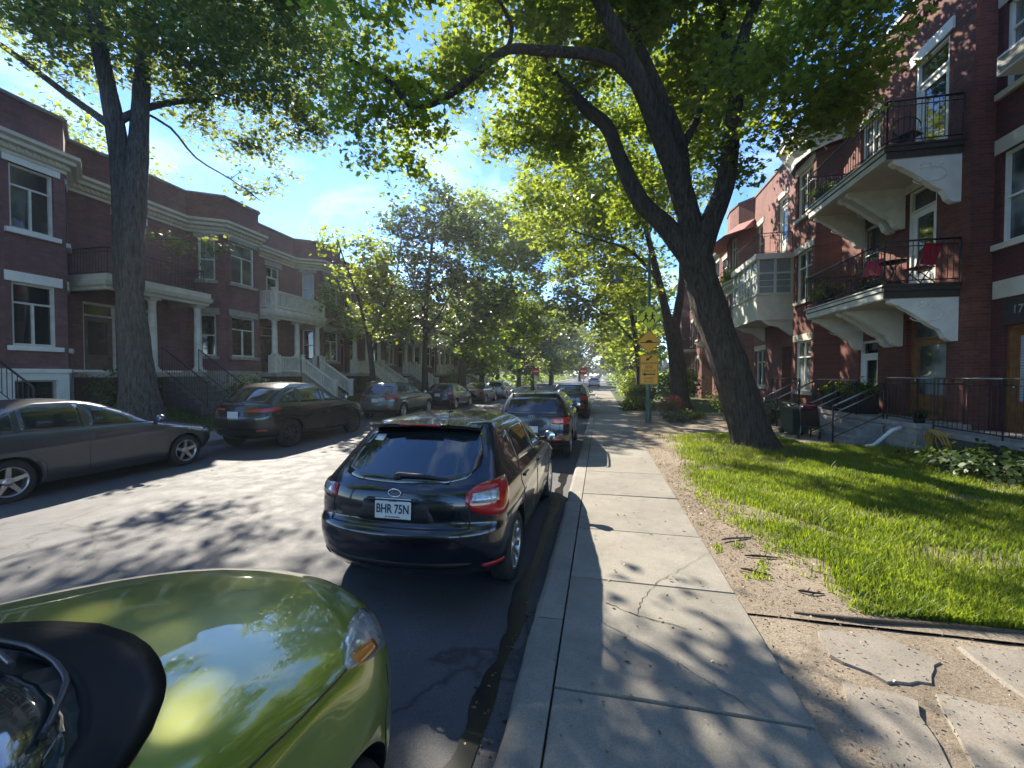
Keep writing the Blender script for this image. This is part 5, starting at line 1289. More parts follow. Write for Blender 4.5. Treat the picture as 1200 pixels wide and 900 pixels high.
# the green car right beside the camera
GRN = dict(len=4.06, hw=.86, ze=1.5, crown=.05, ax=(-1.2, 1.12), wheel_r=.31, spokes=5, spoke_style='wide', flare=.012, shape_side=crease(.9, .006),
    yr=[(.2, -1.8), (.4, -1.98), (.7, -2.0), (1.0, -1.92), (1.2, -1.8), (1.5, -1.5)],
    yf=[(.2, 1.78), (.3, 1.93), (.5, 2.03), (.64, 2.03), (.75, 1.985), (.84, 1.89), (.91, 1.74), (.97, 1.5), (1.01, 1.28), (1.045, 1.02), (1.065, .9), (1.1, .8), (1.3, .42), (1.45, .12), (1.5, -.02)],
    w=[(.2, .78), (.3, .83), (.5, .855), (.75, .86), (.88, .85), (.97, .825), (1.03, .79), (1.08, .755), (1.2, .73), (1.4, .64), (1.5, .58)],
    rc=[(.2, .3), (1.5, .2)], fc=[(.2, .5), (.7, .52), (.9, .5), (1.0, .42), (1.06, .34), (1.5, .22)], br=[(.2, .05), (1.5, .05)], bf=[(.2, .2), (.7, .24), (1.0, .26), (1.5, .18)],
    windscreen=[(-.66, 1.075, 1.2), (-.57, 1.066, 1.44), (0, 1.062, 1.48), (.57, 1.066, 1.44), (.66, 1.075, 1.2)], rearscreen=[(-.6, 1.1, 1.2), (0, 1.06, 1.46), (.6, 1.1, 1.2)],
    sidewin=[[(-1.4, 1.12, 1.2), (-.95, 1.08, 1.4)], [(-.9, 1.07, 1.41), (-.2, 1.06, 1.44)], [(-.1, 1.06, 1.44), (.15, 1.06, 1.38), (.6, 1.06, 1.1)]],
    doors=[[(-.15, 1.03), (-.15, .3)], [(-.9, 1.05), (-.85, .32), (.82, .32), (.86, .8), (.7, 1.02)]], handles=[(-.8, .93), (0, .92)], mirror=(.55, 1.06),
    taillight=[(.5, .8, 1.0), (.8, .8, 1.05)], hl_mode='side', headlight=[(1.24, .90, .91), (1.34, .855, .918), (1.48, .80, .90), (1.62, .75, .86), (1.72, .72, .80)], indicator=[(1.29, .875, .905), (1.38, .845, .88), (1.47, .815, .845)], plate=None)
car, c3 = build_car(GRN, 'parked_car', 'lime green car close up, only its bonnet, headlight and windscreen base in view', (-1.70, -.08, .02), P_['green'], 'cars parked along the street')
car.scale = (1.072,) * 3
# bonnet shut lines, cowl panel, windscreen wipers
for sg in (-1, 1): q = MB(); c3.seam(q, 'side', [(1.25, .9), (1.1, .93), (.9, .958), (.6, .99), (.45, 1.0)], .0028, sg); q.build('bonnet_seam', M['black'], car)
c3.patch('cowl', M['gloss_black'], car, 'front', [(-.70, 1.05, 1.10), (-.6, 1.042, 1.082), (-.5, 1.038, 1.07), (0, 1.035, 1.066), (.5, 1.038, 1.07), (.6, 1.042, 1.082), (.70, 1.05, 1.10)], 41, 5, .005)
for x0, x1, za, zb in ():
    q = MB(); p0 = c3.pt('front', x0, za); p1 = c3.pt('front', x1, zb); nn = Vector((0, .8, .6))
    q.tube([p0 + nn * .02, (p0 + p1) / 2 + nn * .05, p1 + nn * .035], [.013, .011, .007], 6); q.tube([p0.lerp(p1, .3) + nn * .022, p1.lerp(p0, -.35) + nn * .02], .008, 5); q.build('windscreen_wiper', M['black'], car)
q = MB(); c3.seam(q, 'side', [(1.5, .74), (1.42, .6), (1.42, .4)], .003); q.build('bumper_seam', M['black'], car)
def front_line(nm, mat, pts, r, up):
    q = MB(); P = []
    for (x0, z0), (x1, z1) in zip(pts[:-1], pts[1:]):
        for k in range(6): t = k / 6; P.append((x0 + (x1 - x0) * t, z0 + (z1 - z0) * t))
    P.append(pts[-1]); q.tube([c3.pt('front', x, z) + Vector((0, .35, .94)) * up for x, z in P], r, 6); return q.build(nm, mat, car)
wl_ = simple('wiper_rubber', (.03, .03, .032), .35, var=.2, scale=20)
front_line('windscreen_wiper', wl_, [(-.22, 1.058), (.05, 1.064), (.3, 1.072), (.47, 1.09)], .0075, .018)
front_line('windscreen_wiper', wl_, [(-.62, 1.062), (-.3, 1.068), (0, 1.078), (.12, 1.088)], .0075, .018)
# ---------------------------------------------------------------- trees: limbs laid out by hand, twigs grown to every spray of leaves
def leaf_mat(name, refl, trans, fac=.45, rough=.42):
    m, nt, bs = newmat(name); at = N(nt, 'ShaderNodeAttribute'); at.attribute_name = 'tone'
    c = mixc(nt, at.outputs['Fac'], [x * .62 for x in refl], [refl[0] * 1.5, refl[1] * 1.3, refl[2] * 1.1])
    t = mixc(nt, at.outputs['Fac'], [x * .6 for x in trans], [trans[0] * 1.45, trans[1] * 1.2, trans[2]])
    nt.links.new(c, bs.inputs['Base Color']); bs.inputs['Roughness'].default_value = rough; bs.inputs['Specular IOR Level'].default_value = .4
    tr = N(nt, 'ShaderNodeBsdfTranslucent'); nt.links.new(t, tr.inputs['Color'])
    mx = N(nt, 'ShaderNodeMixShader'); mx.inputs[0].default_value = fac
    nt.links.new(bs.outputs[0], mx.inputs[1]); nt.links.new(tr.outputs[0], mx.inputs[2])
    nt.links.new(mx.outputs[0], nt.nodes['Material Output'].inputs['Surface']); return m

def bark_mat(name, c0, c1, sc=1.0):
    m, nt, bs = newmat(name)
    tc = N(nt, 'ShaderNodeTexCoord'); wv = noise(nt, 3.0 * sc, 5, .6)
    n1 = noise(nt, 9 * sc, 8, .7, stretch=(2.2, 2.2, .28), dist=.5); n2 = noise(nt, 40 * sc, 5, .7)
    c = ramp(nt, n1, [(.36, c0), (.62, c1)]); c = mixc(nt, .6, c, ramp(nt, n2, [(.3, .55), (.7, 1.3)]), 'MULTIPLY')
    c = mixc(nt, ramp(nt, wv, [(.55, 0), (.75, .35)]), c, (.075, .08, .055))
    nt.links.new(c, bs.inputs['Base Color']); bs.inputs['Roughness'].default_value = .95
    ad = N(nt, 'ShaderNodeMath', operation='MULTIPLY_ADD'); nt.links.new(n2, ad.inputs[0]); ad.inputs[1].default_value = .25; nt.links.new(n1, ad.inputs[2])
    bump(nt, bs, ad.outputs[0], 1.0, .12); return m

M['leaf_maple'] = leaf_mat('maple_leaf', (.085, .145, .026), (.36, .52, .06), .58)
M['leaf_silver'] = leaf_mat('silver_maple_leaf', (.09, .135, .06), (.32, .44, .10), .56)
M['leaf_lime'] = leaf_mat('young_leaf', (.085, .14, .024), (.36, .50, .05), .56)
M['leaf_dark'] = leaf_mat('dark_leaf', (.045, .085, .028), (.12, .22, .045), .42)
M['leaf_hosta'] = leaf_mat('hosta_leaf', (.10, .14, .07), (.10, .16, .05), .25)
M['petal'] = leaf_mat('pink_petal', (.36, .05, .08), (.4, .06, .1), .3)
M['petal_w'] = leaf_mat('white_petal', (.5, .55, .42), (.4, .45, .3), .3)
M['bark'] = bark_mat('maple_bark', (.018, .015, .012), (.115, .096, .078)); M['bark_g'] = bark_mat('grey_bark', (.04, .036, .031), (.19, .172, .15)); M['bark_d'] = bark_mat('young_bark', (.03, .026, .022), (.075, .065, .055), 1.6)

LEAF = {'maple': [(0, 0), (.16, .1), (.45, .02), (.36, .3), (.58, .5), (.26, .56), (.2, .68), (0, 1), (-.2, .68), (-.26, .56), (-.58, .5), (-.36, .3), (-.45, .02), (-.16, .1)],
        'oval': [(0, 0), (.25, .28), (.24, .62), (0, 1), (-.24, .62), (-.25, .28)],
        'tri': [(0, 0), (.42, .35), (.3, .75), (0, 1), (-.34, .7), (-.4, .3)],
        'blade': [(0, 0), (.12, .3), (.1, .7), (0, 1), (-.1, .7), (-.12, .3)]}

def leaf_mesh(name, pos, nrm, size, kind_, mat, parent, seed, tone=None, fold=.12, dirs=None):
    """pos, nrm: (N,3); size: (N,)"""
    rs = np.random.RandomState(seed); Nn = len(pos); T = np.array(LEAF[kind_]); K = len(T)
    z = nrm / np.linalg.norm(nrm, axis=1, keepdims=True)
    a = rs.normal(size=(Nn, 3)) if dirs is None else dirs; x = np.cross(a, z); x /= np.linalg.norm(x, axis=1, keepdims=True) + 1e-9; y = np.cross(z, x)
    lx, ly = T[:, 0], T[:, 1] - .0
    droop = -.18 * ly ** 2; lz = fold * np.abs(lx) * 2 + droop
    asp = rs.uniform(.85, 1.15, Nn)
    V = pos[:, None, :] + size[:, None, None] * (x[:, None, :] * (lx[None, :, None] * asp[:, None, None]) + y[:, None, :] * ly[None, :, None] + z[:, None, :] * lz[None, :, None])
    me = bpy.data.meshes.new(name); me.vertices.add(Nn * K); me.vertices.foreach_set('co', V.reshape(-1).astype(np.float32))
    me.loops.add(Nn * K); me.loops.foreach_set('vertex_index', np.arange(Nn * K, dtype=np.int32))
    me.polygons.add(Nn); me.polygons.foreach_set('loop_start', np.arange(0, Nn * K, K, dtype=np.int32)); me.polygons.foreach_set('loop_total', np.full(Nn, K, dtype=np.int32))
    at = me.attributes.new('tone', 'FLOAT', 'FACE')
    t = rs.uniform(0, 1, Nn) if tone is None else np.clip(tone + rs.normal(0, .18, Nn), 0, 1); at.data.foreach_set('value', t.astype(np.float32))
    me.materials.append(mat); me.update(calc_edges=True)
    o = bpy.data.objects.new(name, me); link(o, parent); return o

def spray_points(C, seed, n_leaf, rad, flat=.45):
    """leaves of each spray: scattered round the twig end, flattened, tilted outwards"""
    rs = np.random.RandomState(seed); N_ = len(C)
    cnt = rs.poisson(n_leaf, N_) + 2; idx = np.repeat(np.arange(N_), cnt); M_ = len(idx)
    axis = rs.normal(size=(N_, 3)); axis[:, 2] *= .35; axis /= np.linalg.norm(axis, axis=1, keepdims=True)
    t = rs.uniform(-1, 1, M_)
    p = C[idx] + axis[idx] * (t * rad * 1.1)[:, None] + rs.normal(0, 1, (M_, 3)) * np.array([.42, .42, .42 * flat]) * rad
    n = rs.normal(0, .48, (M_, 3)); n[:, 2] += 1.0
    tone = np.clip(rs.normal(.45, .22, N_), 0, 1)[idx]
    return p, n, tone

def sample_blobs(blobs, dens, seed, gap=.0, gscale=.55):
    rs = random.Random(seed); P = []
    for b in blobs:
        x, y, z, rx, rz = b[:5]; ry = b[5] if len(b) > 5 else max(rx, rz) * .95
        n = int(dens * 4.19 * rx * ry * rz) + 3; k = 0
        for _ in range(n * 4):
            v = Vector((rs.gauss(0, 1), rs.gauss(0, 1), rs.gauss(0, 1))).normalized() * (rs.random() ** .42)
            p = Vector((x + v.x * rx, y + v.y * ry, z + v.z * rz))
            if mnoise.noise(p * gscale + Vector((seed, 0, 0))) < gap - .12: continue
            P.append(p); k += 1
            if k >= n: break
    return P

KEEP_LIT = []   # (x0,x1,y0,y1,probability): ground patches that stay in the sun because the crown is thin above them
def sun_prune(P, rs):
    out = []
    for p in P:
        t = p.z / SUN_DIR.z; gx, gy = p.x - SUN_DIR.x * t, p.y - SUN_DIR.y * t; drop = False
        for x0, x1, y0, y1, pr in KEEP_LIT:
            e = .5 * mnoise.noise((gx * .9, gy * .9, 4))
            if x0 + e < gx < x1 + e and y0 + e < gy < y1 + e and rs.random() < pr: drop = True
        if not drop: out.append(p)
    return out

def grow_tree(name, label, cat, limbs, blobs, dens, n_leaf, leaf_size, leaf_kind, leaf, bark, seed, rad=.45, group=None, sides=10, gap=.0, base_flare=1.5, r_twig=.012, prune=True, trunk_sides=20):
    base_flare = 1.32 if trunk_sides > 40 else base_flare
    base = Vector(limbs[0][0][0]); base.z = max(0, base.z); root = thing(name, label, cat, base, 0, group); rs = random.Random(seed)
    tm = MB(); nodes = []; rads = []
    for li, (pts, r0, r1) in enumerate(limbs):
        P = [Vector(p) for p in pts]; S = []
        # Catmull-Rom through the points
        for i in range(len(P) - 1):
            a, b, c, d = P[max(i - 1, 0)], P[i], P[i + 1], P[min(i + 2, len(P) - 1)]; k = max(2, int((c - b).length / (.12 if r0 > .25 and trunk_sides > 30 else .28)))
            for q in range(k):
                t = q / k; S.append(.5 * ((2 * b) + (c - a) * t + (2 * a - 5 * b + 4 * c - d) * t * t + (3 * b - a - 3 * c + d) * t ** 3))
        S.append(P[-1]); n = len(S); rr = []
        for i in range(n):
            t = i / (n - 1); r = r0 + (r1 - r0) * t ** .8
            if li == 0: r *= 1 + (base_flare - 1) * math.exp(-max(0, (S[i].z - base.z)) / .45)
            r *= 1 + .07 * mnoise.noise(S[i] * 1.5 + Vector((seed, 0, 0)))
            rr.append(r)
        ns = trunk_sides if r0 > .15 else sides
        b0 = len(tm.v); tm.tube([p - base for p in S], rr, ns, 0, cap=(li == 0))
        # ridged bark silhouette
        for i in range(n):
            for k in range(ns):
                v = Vector(tm.v[b0 + i * ns + k]); c = S[i] - base; d = v - c
                a = 2 * math.pi * k / ns; f = 1 + .05 * mnoise.noise((math.cos(a) * 2.4, math.sin(a) * 2.4, S[i].z * .5)) + (.035 * mnoise.noise((math.cos(a) * 7, math.sin(a) * 7, S[i].z * .9)) if r0 > .15 else 0) - (.075 * abs(mnoise.noise((math.cos(a) * 9 + .4 * math.sin(S[i].z * 2), math.sin(a) * 9, S[i].z * 1.1))) if ns > 40 else 0)
                if li == 0: f += .3 * max(0, mnoise.noise((math.cos(a) * 1.6, math.sin(a) * 1.6, seed))) * math.exp(-max(0, S[i].z - base.z) / .35)
                tm.v[b0 + i * ns + k] = tuple(c + d * f)
        for p, r in zip(S, rr):
            if li > 0 or p.z > S[-1].z - 1.2: nodes.append(p); rads.append(r)
    C = sample_blobs(blobs, dens, seed, gap)
    if prune: C = sun_prune(C, rs)
    arr = np.array([tuple(p) for p in nodes]); cl = np.array([tuple(p) for p in C])
    # order the sprays by their distance from the limbs, then grow a twig to each from the nearest wood
    d0 = np.array([np.min(np.sum((arr - c) ** 2, axis=1)) for c in cl]); order = np.argsort(d0)
    cap_n = len(arr) + len(cl) * 10; buf = np.zeros((cap_n, 3)); buf[:len(arr)] = arr; nb = len(arr); rbuf = np.zeros(cap_n); rbuf[:nb] = rads
    twigs = []; parent_of = {}
    for i in order:
        c = cl[i]; dd = np.sum((buf[:nb] - c) ** 2, axis=1); j = int(np.argmin(dd)); a = buf[j].copy(); L = math.sqrt(dd[j])
        if L < .05: continue
        k = max(2, int(L / .4)); path = [a]; pr = np.array([rs.gauss(0, .12), rs.gauss(0, .12), rs.gauss(0, .10) + .10]) * L
        for q in range(1, k + 1):
            t = q / k; p = a + (c - a) * t + pr * math.sin(t * math.pi) + (np.array([rs.gauss(0, .03), rs.gauss(0, .03), rs.gauss(0, .03)]) if q < k else 0)
            path.append(p)
        r_s = min(rbuf[j] * .75, r_twig * (1 + .55 * L)); ids = []
        for q, p in enumerate(path[1:]):
            buf[nb] = p; rbuf[nb] = max(r_twig * .45, r_s * (1 - .75 * (q + 1) / k)); nb += 1
        twigs.append((path, r_s))
    for path, r_s in twigs:
        n = len(path); tm.tube([Vector(p) - base for p in path], [max(r_twig * .4, r_s * (1 - .8 * i / (n - 1))) for i in range(n)], 4, 0, cap=False)
    tm.build('trunk', bark, root)
    p, n, tone = spray_points(cl - np.array(base), seed, n_leaf, rad)
    sz = np.random.RandomState(seed + 1).uniform(.5, 1.4, len(p)) * leaf_size
    leaf_mesh('crown', p, n, sz, leaf_kind, leaf, root, seed + 2, tone)
    return root

SG = 'trees along the street'
T1 = grow_tree('maple_tree', 'big leaning maple with forked dark trunk rooted in the lawn', 'tree', [
    ([(3.97, 11.60, -0.30), (3.70, 11.6, .7), (3.51, 11.60, 1.33), (3.07, 11.50, 2.64), (2.63, 11.40, 3.94), (2.35, 11.30, 5.01), (2.4, 11.22, 5.5)], .47, .38),
    ([(2.5, 11.3, 4.7), (2.33, 11.30, 5.33), (1.98, 11.10, 6.46), (1.42, 10.80, 7.83), (0.89, 10.50, 8.94), (0.31, 10.20, 10.01), (-0.12, 10.00, 10.80), (-0.87, 9.50, 12.09), (-1.37, 9.00, 13.10)], .33, .09),
    ([(1.98, 11.10, 6.4), (1.96, 11.40, 7.88), (1.41, 11.60, 9.60), (0.71, 11.60, 11.27), (0.19, 11.60, 12.70), (-0.15, 11.60, 14.78)], .20, .06),
    ([(2.4, 11.2, 4.9), (2.62, 11.20, 5.70), (3.01, 11.30, 6.77), (3.15, 11.30, 8.11), (3.29, 11.30, 9.34), (3.37, 11.20, 10.28), (3.63, 11.00, 11.07), (3.91, 10.60, 12.16)], .30, .09),
    ([(3.22, 11.30, 9.0), (3.13, 11.50, 10.13), (3.06, 11.80, 11.24), (2.93, 12.00, 13.19)], .17, .06),
    ([(1.96, 11.40, 7.7), (2.53, 11.90, 8.98), (2.82, 12.30, 10.22), (3.31, 12.60, 11.39)], .13, .05),
    ([(2.45, 11.30, 4.5), (2.1, 11.3, 5.1), (1.62, 11.40, 5.85), (0.99, 11.50, 6.60), (0.51, 11.60, 7.71), (0.15, 11.70, 8.71), (-0.36, 11.80, 9.30), (-0.88, 11.90, 9.95), (-1.38, 12.00, 10.64), (-1.85, 12.20, 11.46), (-2.40, 12.40, 12.45), (-2.97, 12.60, 13.23), (-3.90, 13.00, 15.08)], .29, .05),
    ([(0.9, 10.5, 8.9), (0.5, 10.36, 9.28), (0.12, 10.20, 9.48), (-0.51, 10.00, 9.55), (-1.29, 9.80, 9.57), (-2.14, 9.50, 9.52), (-2.70, 9.30, 9.04), (-3.24, 9.10, 8.50), (-3.78, 8.90, 8.12), (-4.25, 8.70, 8.06), (-4.53, 8.60, 8.44), (-4.92, 8.50, 8.71), (-5.43, 8.30, 8.92)], .16, .045),
    ([(-3.62, 9.00, 8.24), (-4.28, 9.30, 8.92), (-4.98, 9.60, 9.29), (-5.98, 9.90, 9.53), (-6.74, 10.10, 9.55)], .06, .02),
    ([(-2.14, 9.50, 9.52), (-1.99, 9.30, 9.87), (-2.22, 9.00, 10.22), (-2.40, 8.60, 10.79)], .06, .03)],
    [(3.97, 10.00, 8.69, 2.1, 1.5), (5.0, 10.50, 9.6, 1.5, 1.2), (4.03, 11.50, 7.91, 1.7, .95), (2.92, 12.8, 11.86, 2.75, 1.9), (4.8, 11.00, 8.31, 1.25, .9), (1.40, 13.6, 10.69, 2.2, 2.3), (-0.15, 13.0, 11.79, 2.6, 1.9), (-1.83, 14.0, 11.12, 2.0, 1.8), (-1.44, 13.0, 12.78, 2.3, 1.5), (-2.36, 11.00, 9.52, 1.40, 1.20), (-2.86, 9.50, 9.99, 1.7, 1.0), (-4.68, 9.20, 7.07, .95, .9), (-5.11, 8.80, 8.08, .95, .9), (-3.52, 9.00, 7.99, .9, .7), (-3.84, 8.80, 9.23, 1.3, 1.0), (-5.22, 8.30, 9.07, 1.3, 1.0), (-6.42, 9.80, 8.21, 0.8, .9), (-3.72, 9.50, 7.11, 0.5, 0.6), (-2.68, 12.50, 8.75, 1.2, 1.0), (-1.21, 13.50, 8.83, 1.6, 1.6), (0.39, 13.50, 7.60, 1.1, 1.3), (-2.58, 15.00, 8.19, 1.3, 1.2), (2.9, 9.6, 11.4, 2.4, .9), (-0.13, 11.00, 13.3, 4.0, 1.6), (-2.70, 9.00, 11.42, 3.0, 1.5), (2.5, 11.5, 13.2, 3.2, 1.6), (4.2, 17.5, 13.2, 2.6, 2.2), (5.4, 15.8, 12.6, 1.8, 1.6), (2.0, 19.0, 14.2, 2.4, 2.0), (-1.5, 12.5, 14, 3, 1.5)],
    5.2, 21, .13, 'maple', M['leaf_maple'], M['bark'], 11, .42, SG, gap=.07, r_twig=.011, trunk_sides=84)

L1 = grow_tree('silver_maple_tree', 'big old grey maple with twin stems in the front garden across the street', 'tree', [
    ([(-13.60, 9.90, 0.4), (-13.68, 9.90, 1.2), (-13.78, 9.90, 2.24), (-13.91, 9.90, 3.53), (-14.03, 9.90, 5.09), (-14.02, 9.90, 6.2), (-13.98, 9.92, 7.6)], .52, .22),
    ([(-14.04, 9.90, 4.6), (-14.12, 9.90, 5.9), (-14.15, 9.90, 7.51), (-14.2, 9.80, 9.13), (-14.32, 9.70, 10.35), (-14.40, 9.50, 11.70), (-14.38, 9.30, 12.98), (-14.33, 9.00, 14.34)], .34, .15),
    ([(-14.0, 9.90, 4.6), (-13.88, 9.90, 5.9), (-13.78, 9.95, 7.25), (-13.83, 10.10, 8.75), (-13.95, 10.30, 10.44), (-14.05, 10.50, 12.16), (-14.11, 10.80, 14.00), (-13.90, 11.00, 16.29)], .36, .12),
    ([(-14.3, 9.75, 9.4), (-14.93, 9.70, 9.85), (-15.44, 9.40, 10.26), (-15.90, 9.00, 10.72), (-16.28, 8.50, 11.12), (-16.72, 8.00, 11.38)], .13, .06),
    ([(-14.20, 9.80, 9.58), (-13.96, 10.30, 10.2), (-13.68, 11.00, 10.84), (-13.06, 11.80, 11.40), (-12.29, 12.60, 12.40), (-11.21, 13.40, 12.95)], .12, .05),
    ([(-13.96, 10.30, 10.17), (-13.70, 11.00, 10.02), (-13.52, 11.70, 9.39), (-12.97, 12.50, 8.99), (-12.20, 13.00, 8.37)], .045, .015),
    ([(-13.8, 10.1, 6.1), (-13.7, 10.6, 6.3), (-13.6, 11.3, 6.5), (-13.7, 12.2, 6.7)], .03, .012)],
    [(-15.37, 9.00, 11.95, 1.7, 1.2), (-13.91, 9.50, 12.11, 2.1, 1.5), (-13.03, 10.50, 11.99, 2.0, 1.5), (-12.19, 11.50, 12.60, 2.2, 1.8), (-11.72, 12.00, 10.92, 1.7, 1.3), (-10.79, 12.50, 13.13, 2.1, 1.9), (-13.12, 12.00, 10.52, 1.2, .9), (-11.26, 13.00, 10.87, 1.5, 1.3), (-12.37, 13.00, 9.00, .9, .7), (-15.75, 8.50, 12.08, 1.2, 0.7), (-9.48, 13.00, 14.17, 1.8, 1.8), (-15.6, 9.00, 10.9, .8, 0.5), (-14.81, 9.50, 14.47, 3.6, 1.7), (-11.92, 11.00, 15.33, 4.6, 1.9), (-10.23, 13.50, 12.26, 1.4, 1.6), (-13.74, 12.00, 6.61, .85, 0.36), (-14.3, 11.50, 6.4, 0.5, 0.3), (-10.73, 13.20, 9.70, .8, 0.7)],
    5.0, 18, .125, 'maple', M['leaf_silver'], M['bark_g'], 23, .42, SG, gap=.03, trunk_sides=80, base_flare=1.35)

grow_tree('street_tree', 'young yellow green street tree beyond the dark green black car', 'tree', [
    ([(-11.83, 20.00, 0.1), (-11.91, 20.00, 2.42), (-12.10, 20.00, 4.01)], .17, .13), ([(-12.10, 20.00, 3.78), (-12.37, 19.50, 5.97), (-12.76, 19.00, 7.63), (-12.89, 18.50, 8.77)], .10, .03), ([(-12.10, 20.00, 3.78), (-11.47, 20.50, 5.65), (-10.97, 21.00, 7.58), (-10.70, 21.00, 9.42)], .10, .03)],
    [(-13.24, 19.00, 8.3, 1.2, 1.1), (-12.17, 20.00, 7.6, 1.9, 1.9), (-11.23, 21.00, 6.66, 1.8, 1.9), (-13.37, 19.50, 6.01, 1.0, 1.3), (-12.19, 20.00, 4.69, 2.2, .9), (-10.73, 21.00, 4.77, 1.3, 1.1)],
    3.4, 15, .18, 'tri', M['leaf_lime'], M['bark_d'], 31, .42, SG, gap=.02, trunk_sides=12)
grow_tree('street_tree', 'dark straight trunked street tree rising behind the grey beige sport utility car', 'tree', [
    ([(-11.57, 26.00, 0.1), (-11.55, 26.00, 4.25), (-11.42, 26.00, 7.10), (-11.10, 26.00, 9.91), (-10.91, 26.00, 12.15)], .24, .07), ([(-11.5, 26, 4.6), (-10.6, 26.4, 6.2), (-9.6, 27, 8.5)], .1, .03), ([(-11.45, 26, 6), (-12.2, 25.5, 8), (-12.8, 25, 10)], .1, .03)],
    [(-11.08, 26.00, 13.0, 2.5, 2.2), (-12.74, 25.00, 10.28, 2.3, 2.3), (-9.35, 27.00, 10.66, 2.6, 2.6), (-11.41, 26.00, 7.66, 3.0, 2.4), (-8.15, 27.00, 7.15, 2.4, 2.1), (-12.66, 26.00, 5.2, 2.0, 1.2), (-9.99, 27.00, 4.90, 2.4, 1.2)],
    1.9, 17, .22, 'tri', M['leaf_dark'], M['bark_d'], 37, .55, SG, gap=.0, trunk_sides=14)
grow_tree('street_tree', 'thick trunked street tree past the navy hatchback on the far pavement', 'tree', [
    ([(-11.74, 34.00, 0.1), (-11.65, 34.00, 4.15), (-11.79, 34.00, 7.81), (-12.0, 34.00, 12.21)], .40, .16), ([(-11.7, 34, 4.5), (-9.5, 34.3, 7.5), (-7.5, 34.8, 11)], .16, .04), ([(-11.7, 34, 4), (-10, 34.5, 5.5), (-7, 35, 6.5)], .12, .03)],
    [(-10.25, 34.00, 14.7, 4.0, 2.6), (-7.51, 35.00, 11.6, 3.9, 3.2), (-8.03, 34.00, 7.68, 3.7, 2.9), (-11.03, 34.00, 5.0, 2.5, 1.6), (-6.01, 35.00, 6.2, 3.0, 1.9), (-11.79, 34.00, 8.54, 2.7, 2.7), (-6.5, 37, 15.2, 3.6, 2.6), (-3.6, 36, 11.5, 2.6, 2.2)],
    .95, 18, .30, 'tri', M['leaf_maple'], M['bark'], 41, .75, SG, gap=.0, r_twig=.02)
grow_tree('maple_tree', 'forked maple behind the signpost, second trunk along the near gardens', 'tree', [
    ([(4.27, 24.00, -0.13), (4.14, 24.00, 1.96), (3.91, 24.00, 3.83), (3.68, 24.00, 5.00)], .46, .38), ([(3.75, 24.00, 4.3), (3.05, 23.70, 7.05), (2.48, 23.50, 9.32), (1.76, 23.00, 11.67), (1.29, 22.50, 13.47)], .27, .07),
    ([(3.85, 24.00, 4.1), (4.27, 24.20, 6.64), (4.40, 24.50, 8.57), (4.74, 25.00, 11.07), (4.89, 25.00, 13.42)], .27, .07), ([(3.05, 23.70, 7.05), (1.53, 22.50, 8.40), (-0.20, 21.00, 8.70), (-1.38, 20.00, 8.87)], .12, .03)],
    [(0.63, 22.00, 12.43, 3.2, 1.8), (-1.04, 21.00, 10.44, 2.6, 1.7), (1.12, 23.00, 9.70, 2.6, 1.9), (3.40, 24.00, 12.18, 2.4, 2.7), (-0.61, 21.00, 7.47, 2.0, 1.4), (1.65, 24.00, 6.71, 2.0, 1.3), (-2.54, 19.50, 8.78, 1.7, 1.3), (5.0, 25.00, 13.5, 1.9, 1.9), (-3.2, 27.0, 15.5, 2.8, 2.2), (-1.8, 25.0, 12.6, 2.0, 1.6)],
    1.9, 17, .20, 'maple', M['leaf_lime'], M['bark'], 43, .55, SG, gap=.03, trunk_sides=24)
grow_tree('street_tree', 'slim trunked tree beyond the forked maple, hanging over the near pavement', 'tree', [
    ([(3.21, 36.00, -0.05), (3.05, 36.00, 3.37), (2.62, 36.00, 6.22), (2.12, 36.00, 9.79)], .36, .12), ([(2.9, 36, 4.5), (1, 35, 6.5), (-1.5, 33.5, 8)], .12, .04)],
    [(-0.31, 34.00, 9.46, 3.2, 3.0), (2.46, 36.00, 9.77, 3.3, 3.2), (0.38, 34.00, 5.36, 2.3, 2.0), (2.84, 36.00, 4.79, 2.0, 2.4), (-2.26, 33.00, 7.33, 2.4, 2.2), (-0.33, 34.00, 14.0, 4.4, 2.5)],
    1.0, 17, .28, 'tri', M['leaf_lime'], M['bark_d'], 47, .75, SG, r_twig=.018)

def far_tree(x, y, h, r, label, leaf, seed, zc=.45, dens=.32, lsz=.5, name='street_tree', lean=0.0):
    rs = random.Random(seed); zb = h * zc * .6
    limbs = [([(x, y, -.1), (x + lean * .3, y, zb), (x + lean, y, h * .7)], .2 + h * .012, .08)]
    for k in range(4):
        a = rs.random() * 6.28; limbs.append(([(x + lean * .3, y, zb), (x + r * .4 * math.cos(a), y + r * .4 * math.sin(a), h * .5), (x + r * .7 * math.cos(a), y + r * .7 * math.sin(a), h * .7)], .1, .04))
    bl = []
    for k in range(8):
        a = k * 2.4 + rs.random(); q = r * rs.uniform(.3, .72); zz = h * (zc + (1 - zc) * rs.uniform(.12, .85)); s = r * rs.uniform(.4, .6)
        bl.append((x + q * math.cos(a), y + q * math.sin(a), zz, s, s * .85))
    bl.append((x, y, h - r * .4, r * .55, r * .45)); bl.append((x, y, h * (zc + .1), r * .75, r * .4))
    return grow_tree(name, label, 'tree', limbs, bl, dens, 13, lsz, 'tri', leaf, M['bark_d'], seed, 1.0, SG, sides=6, trunk_sides=8, r_twig=.03, prune=False)
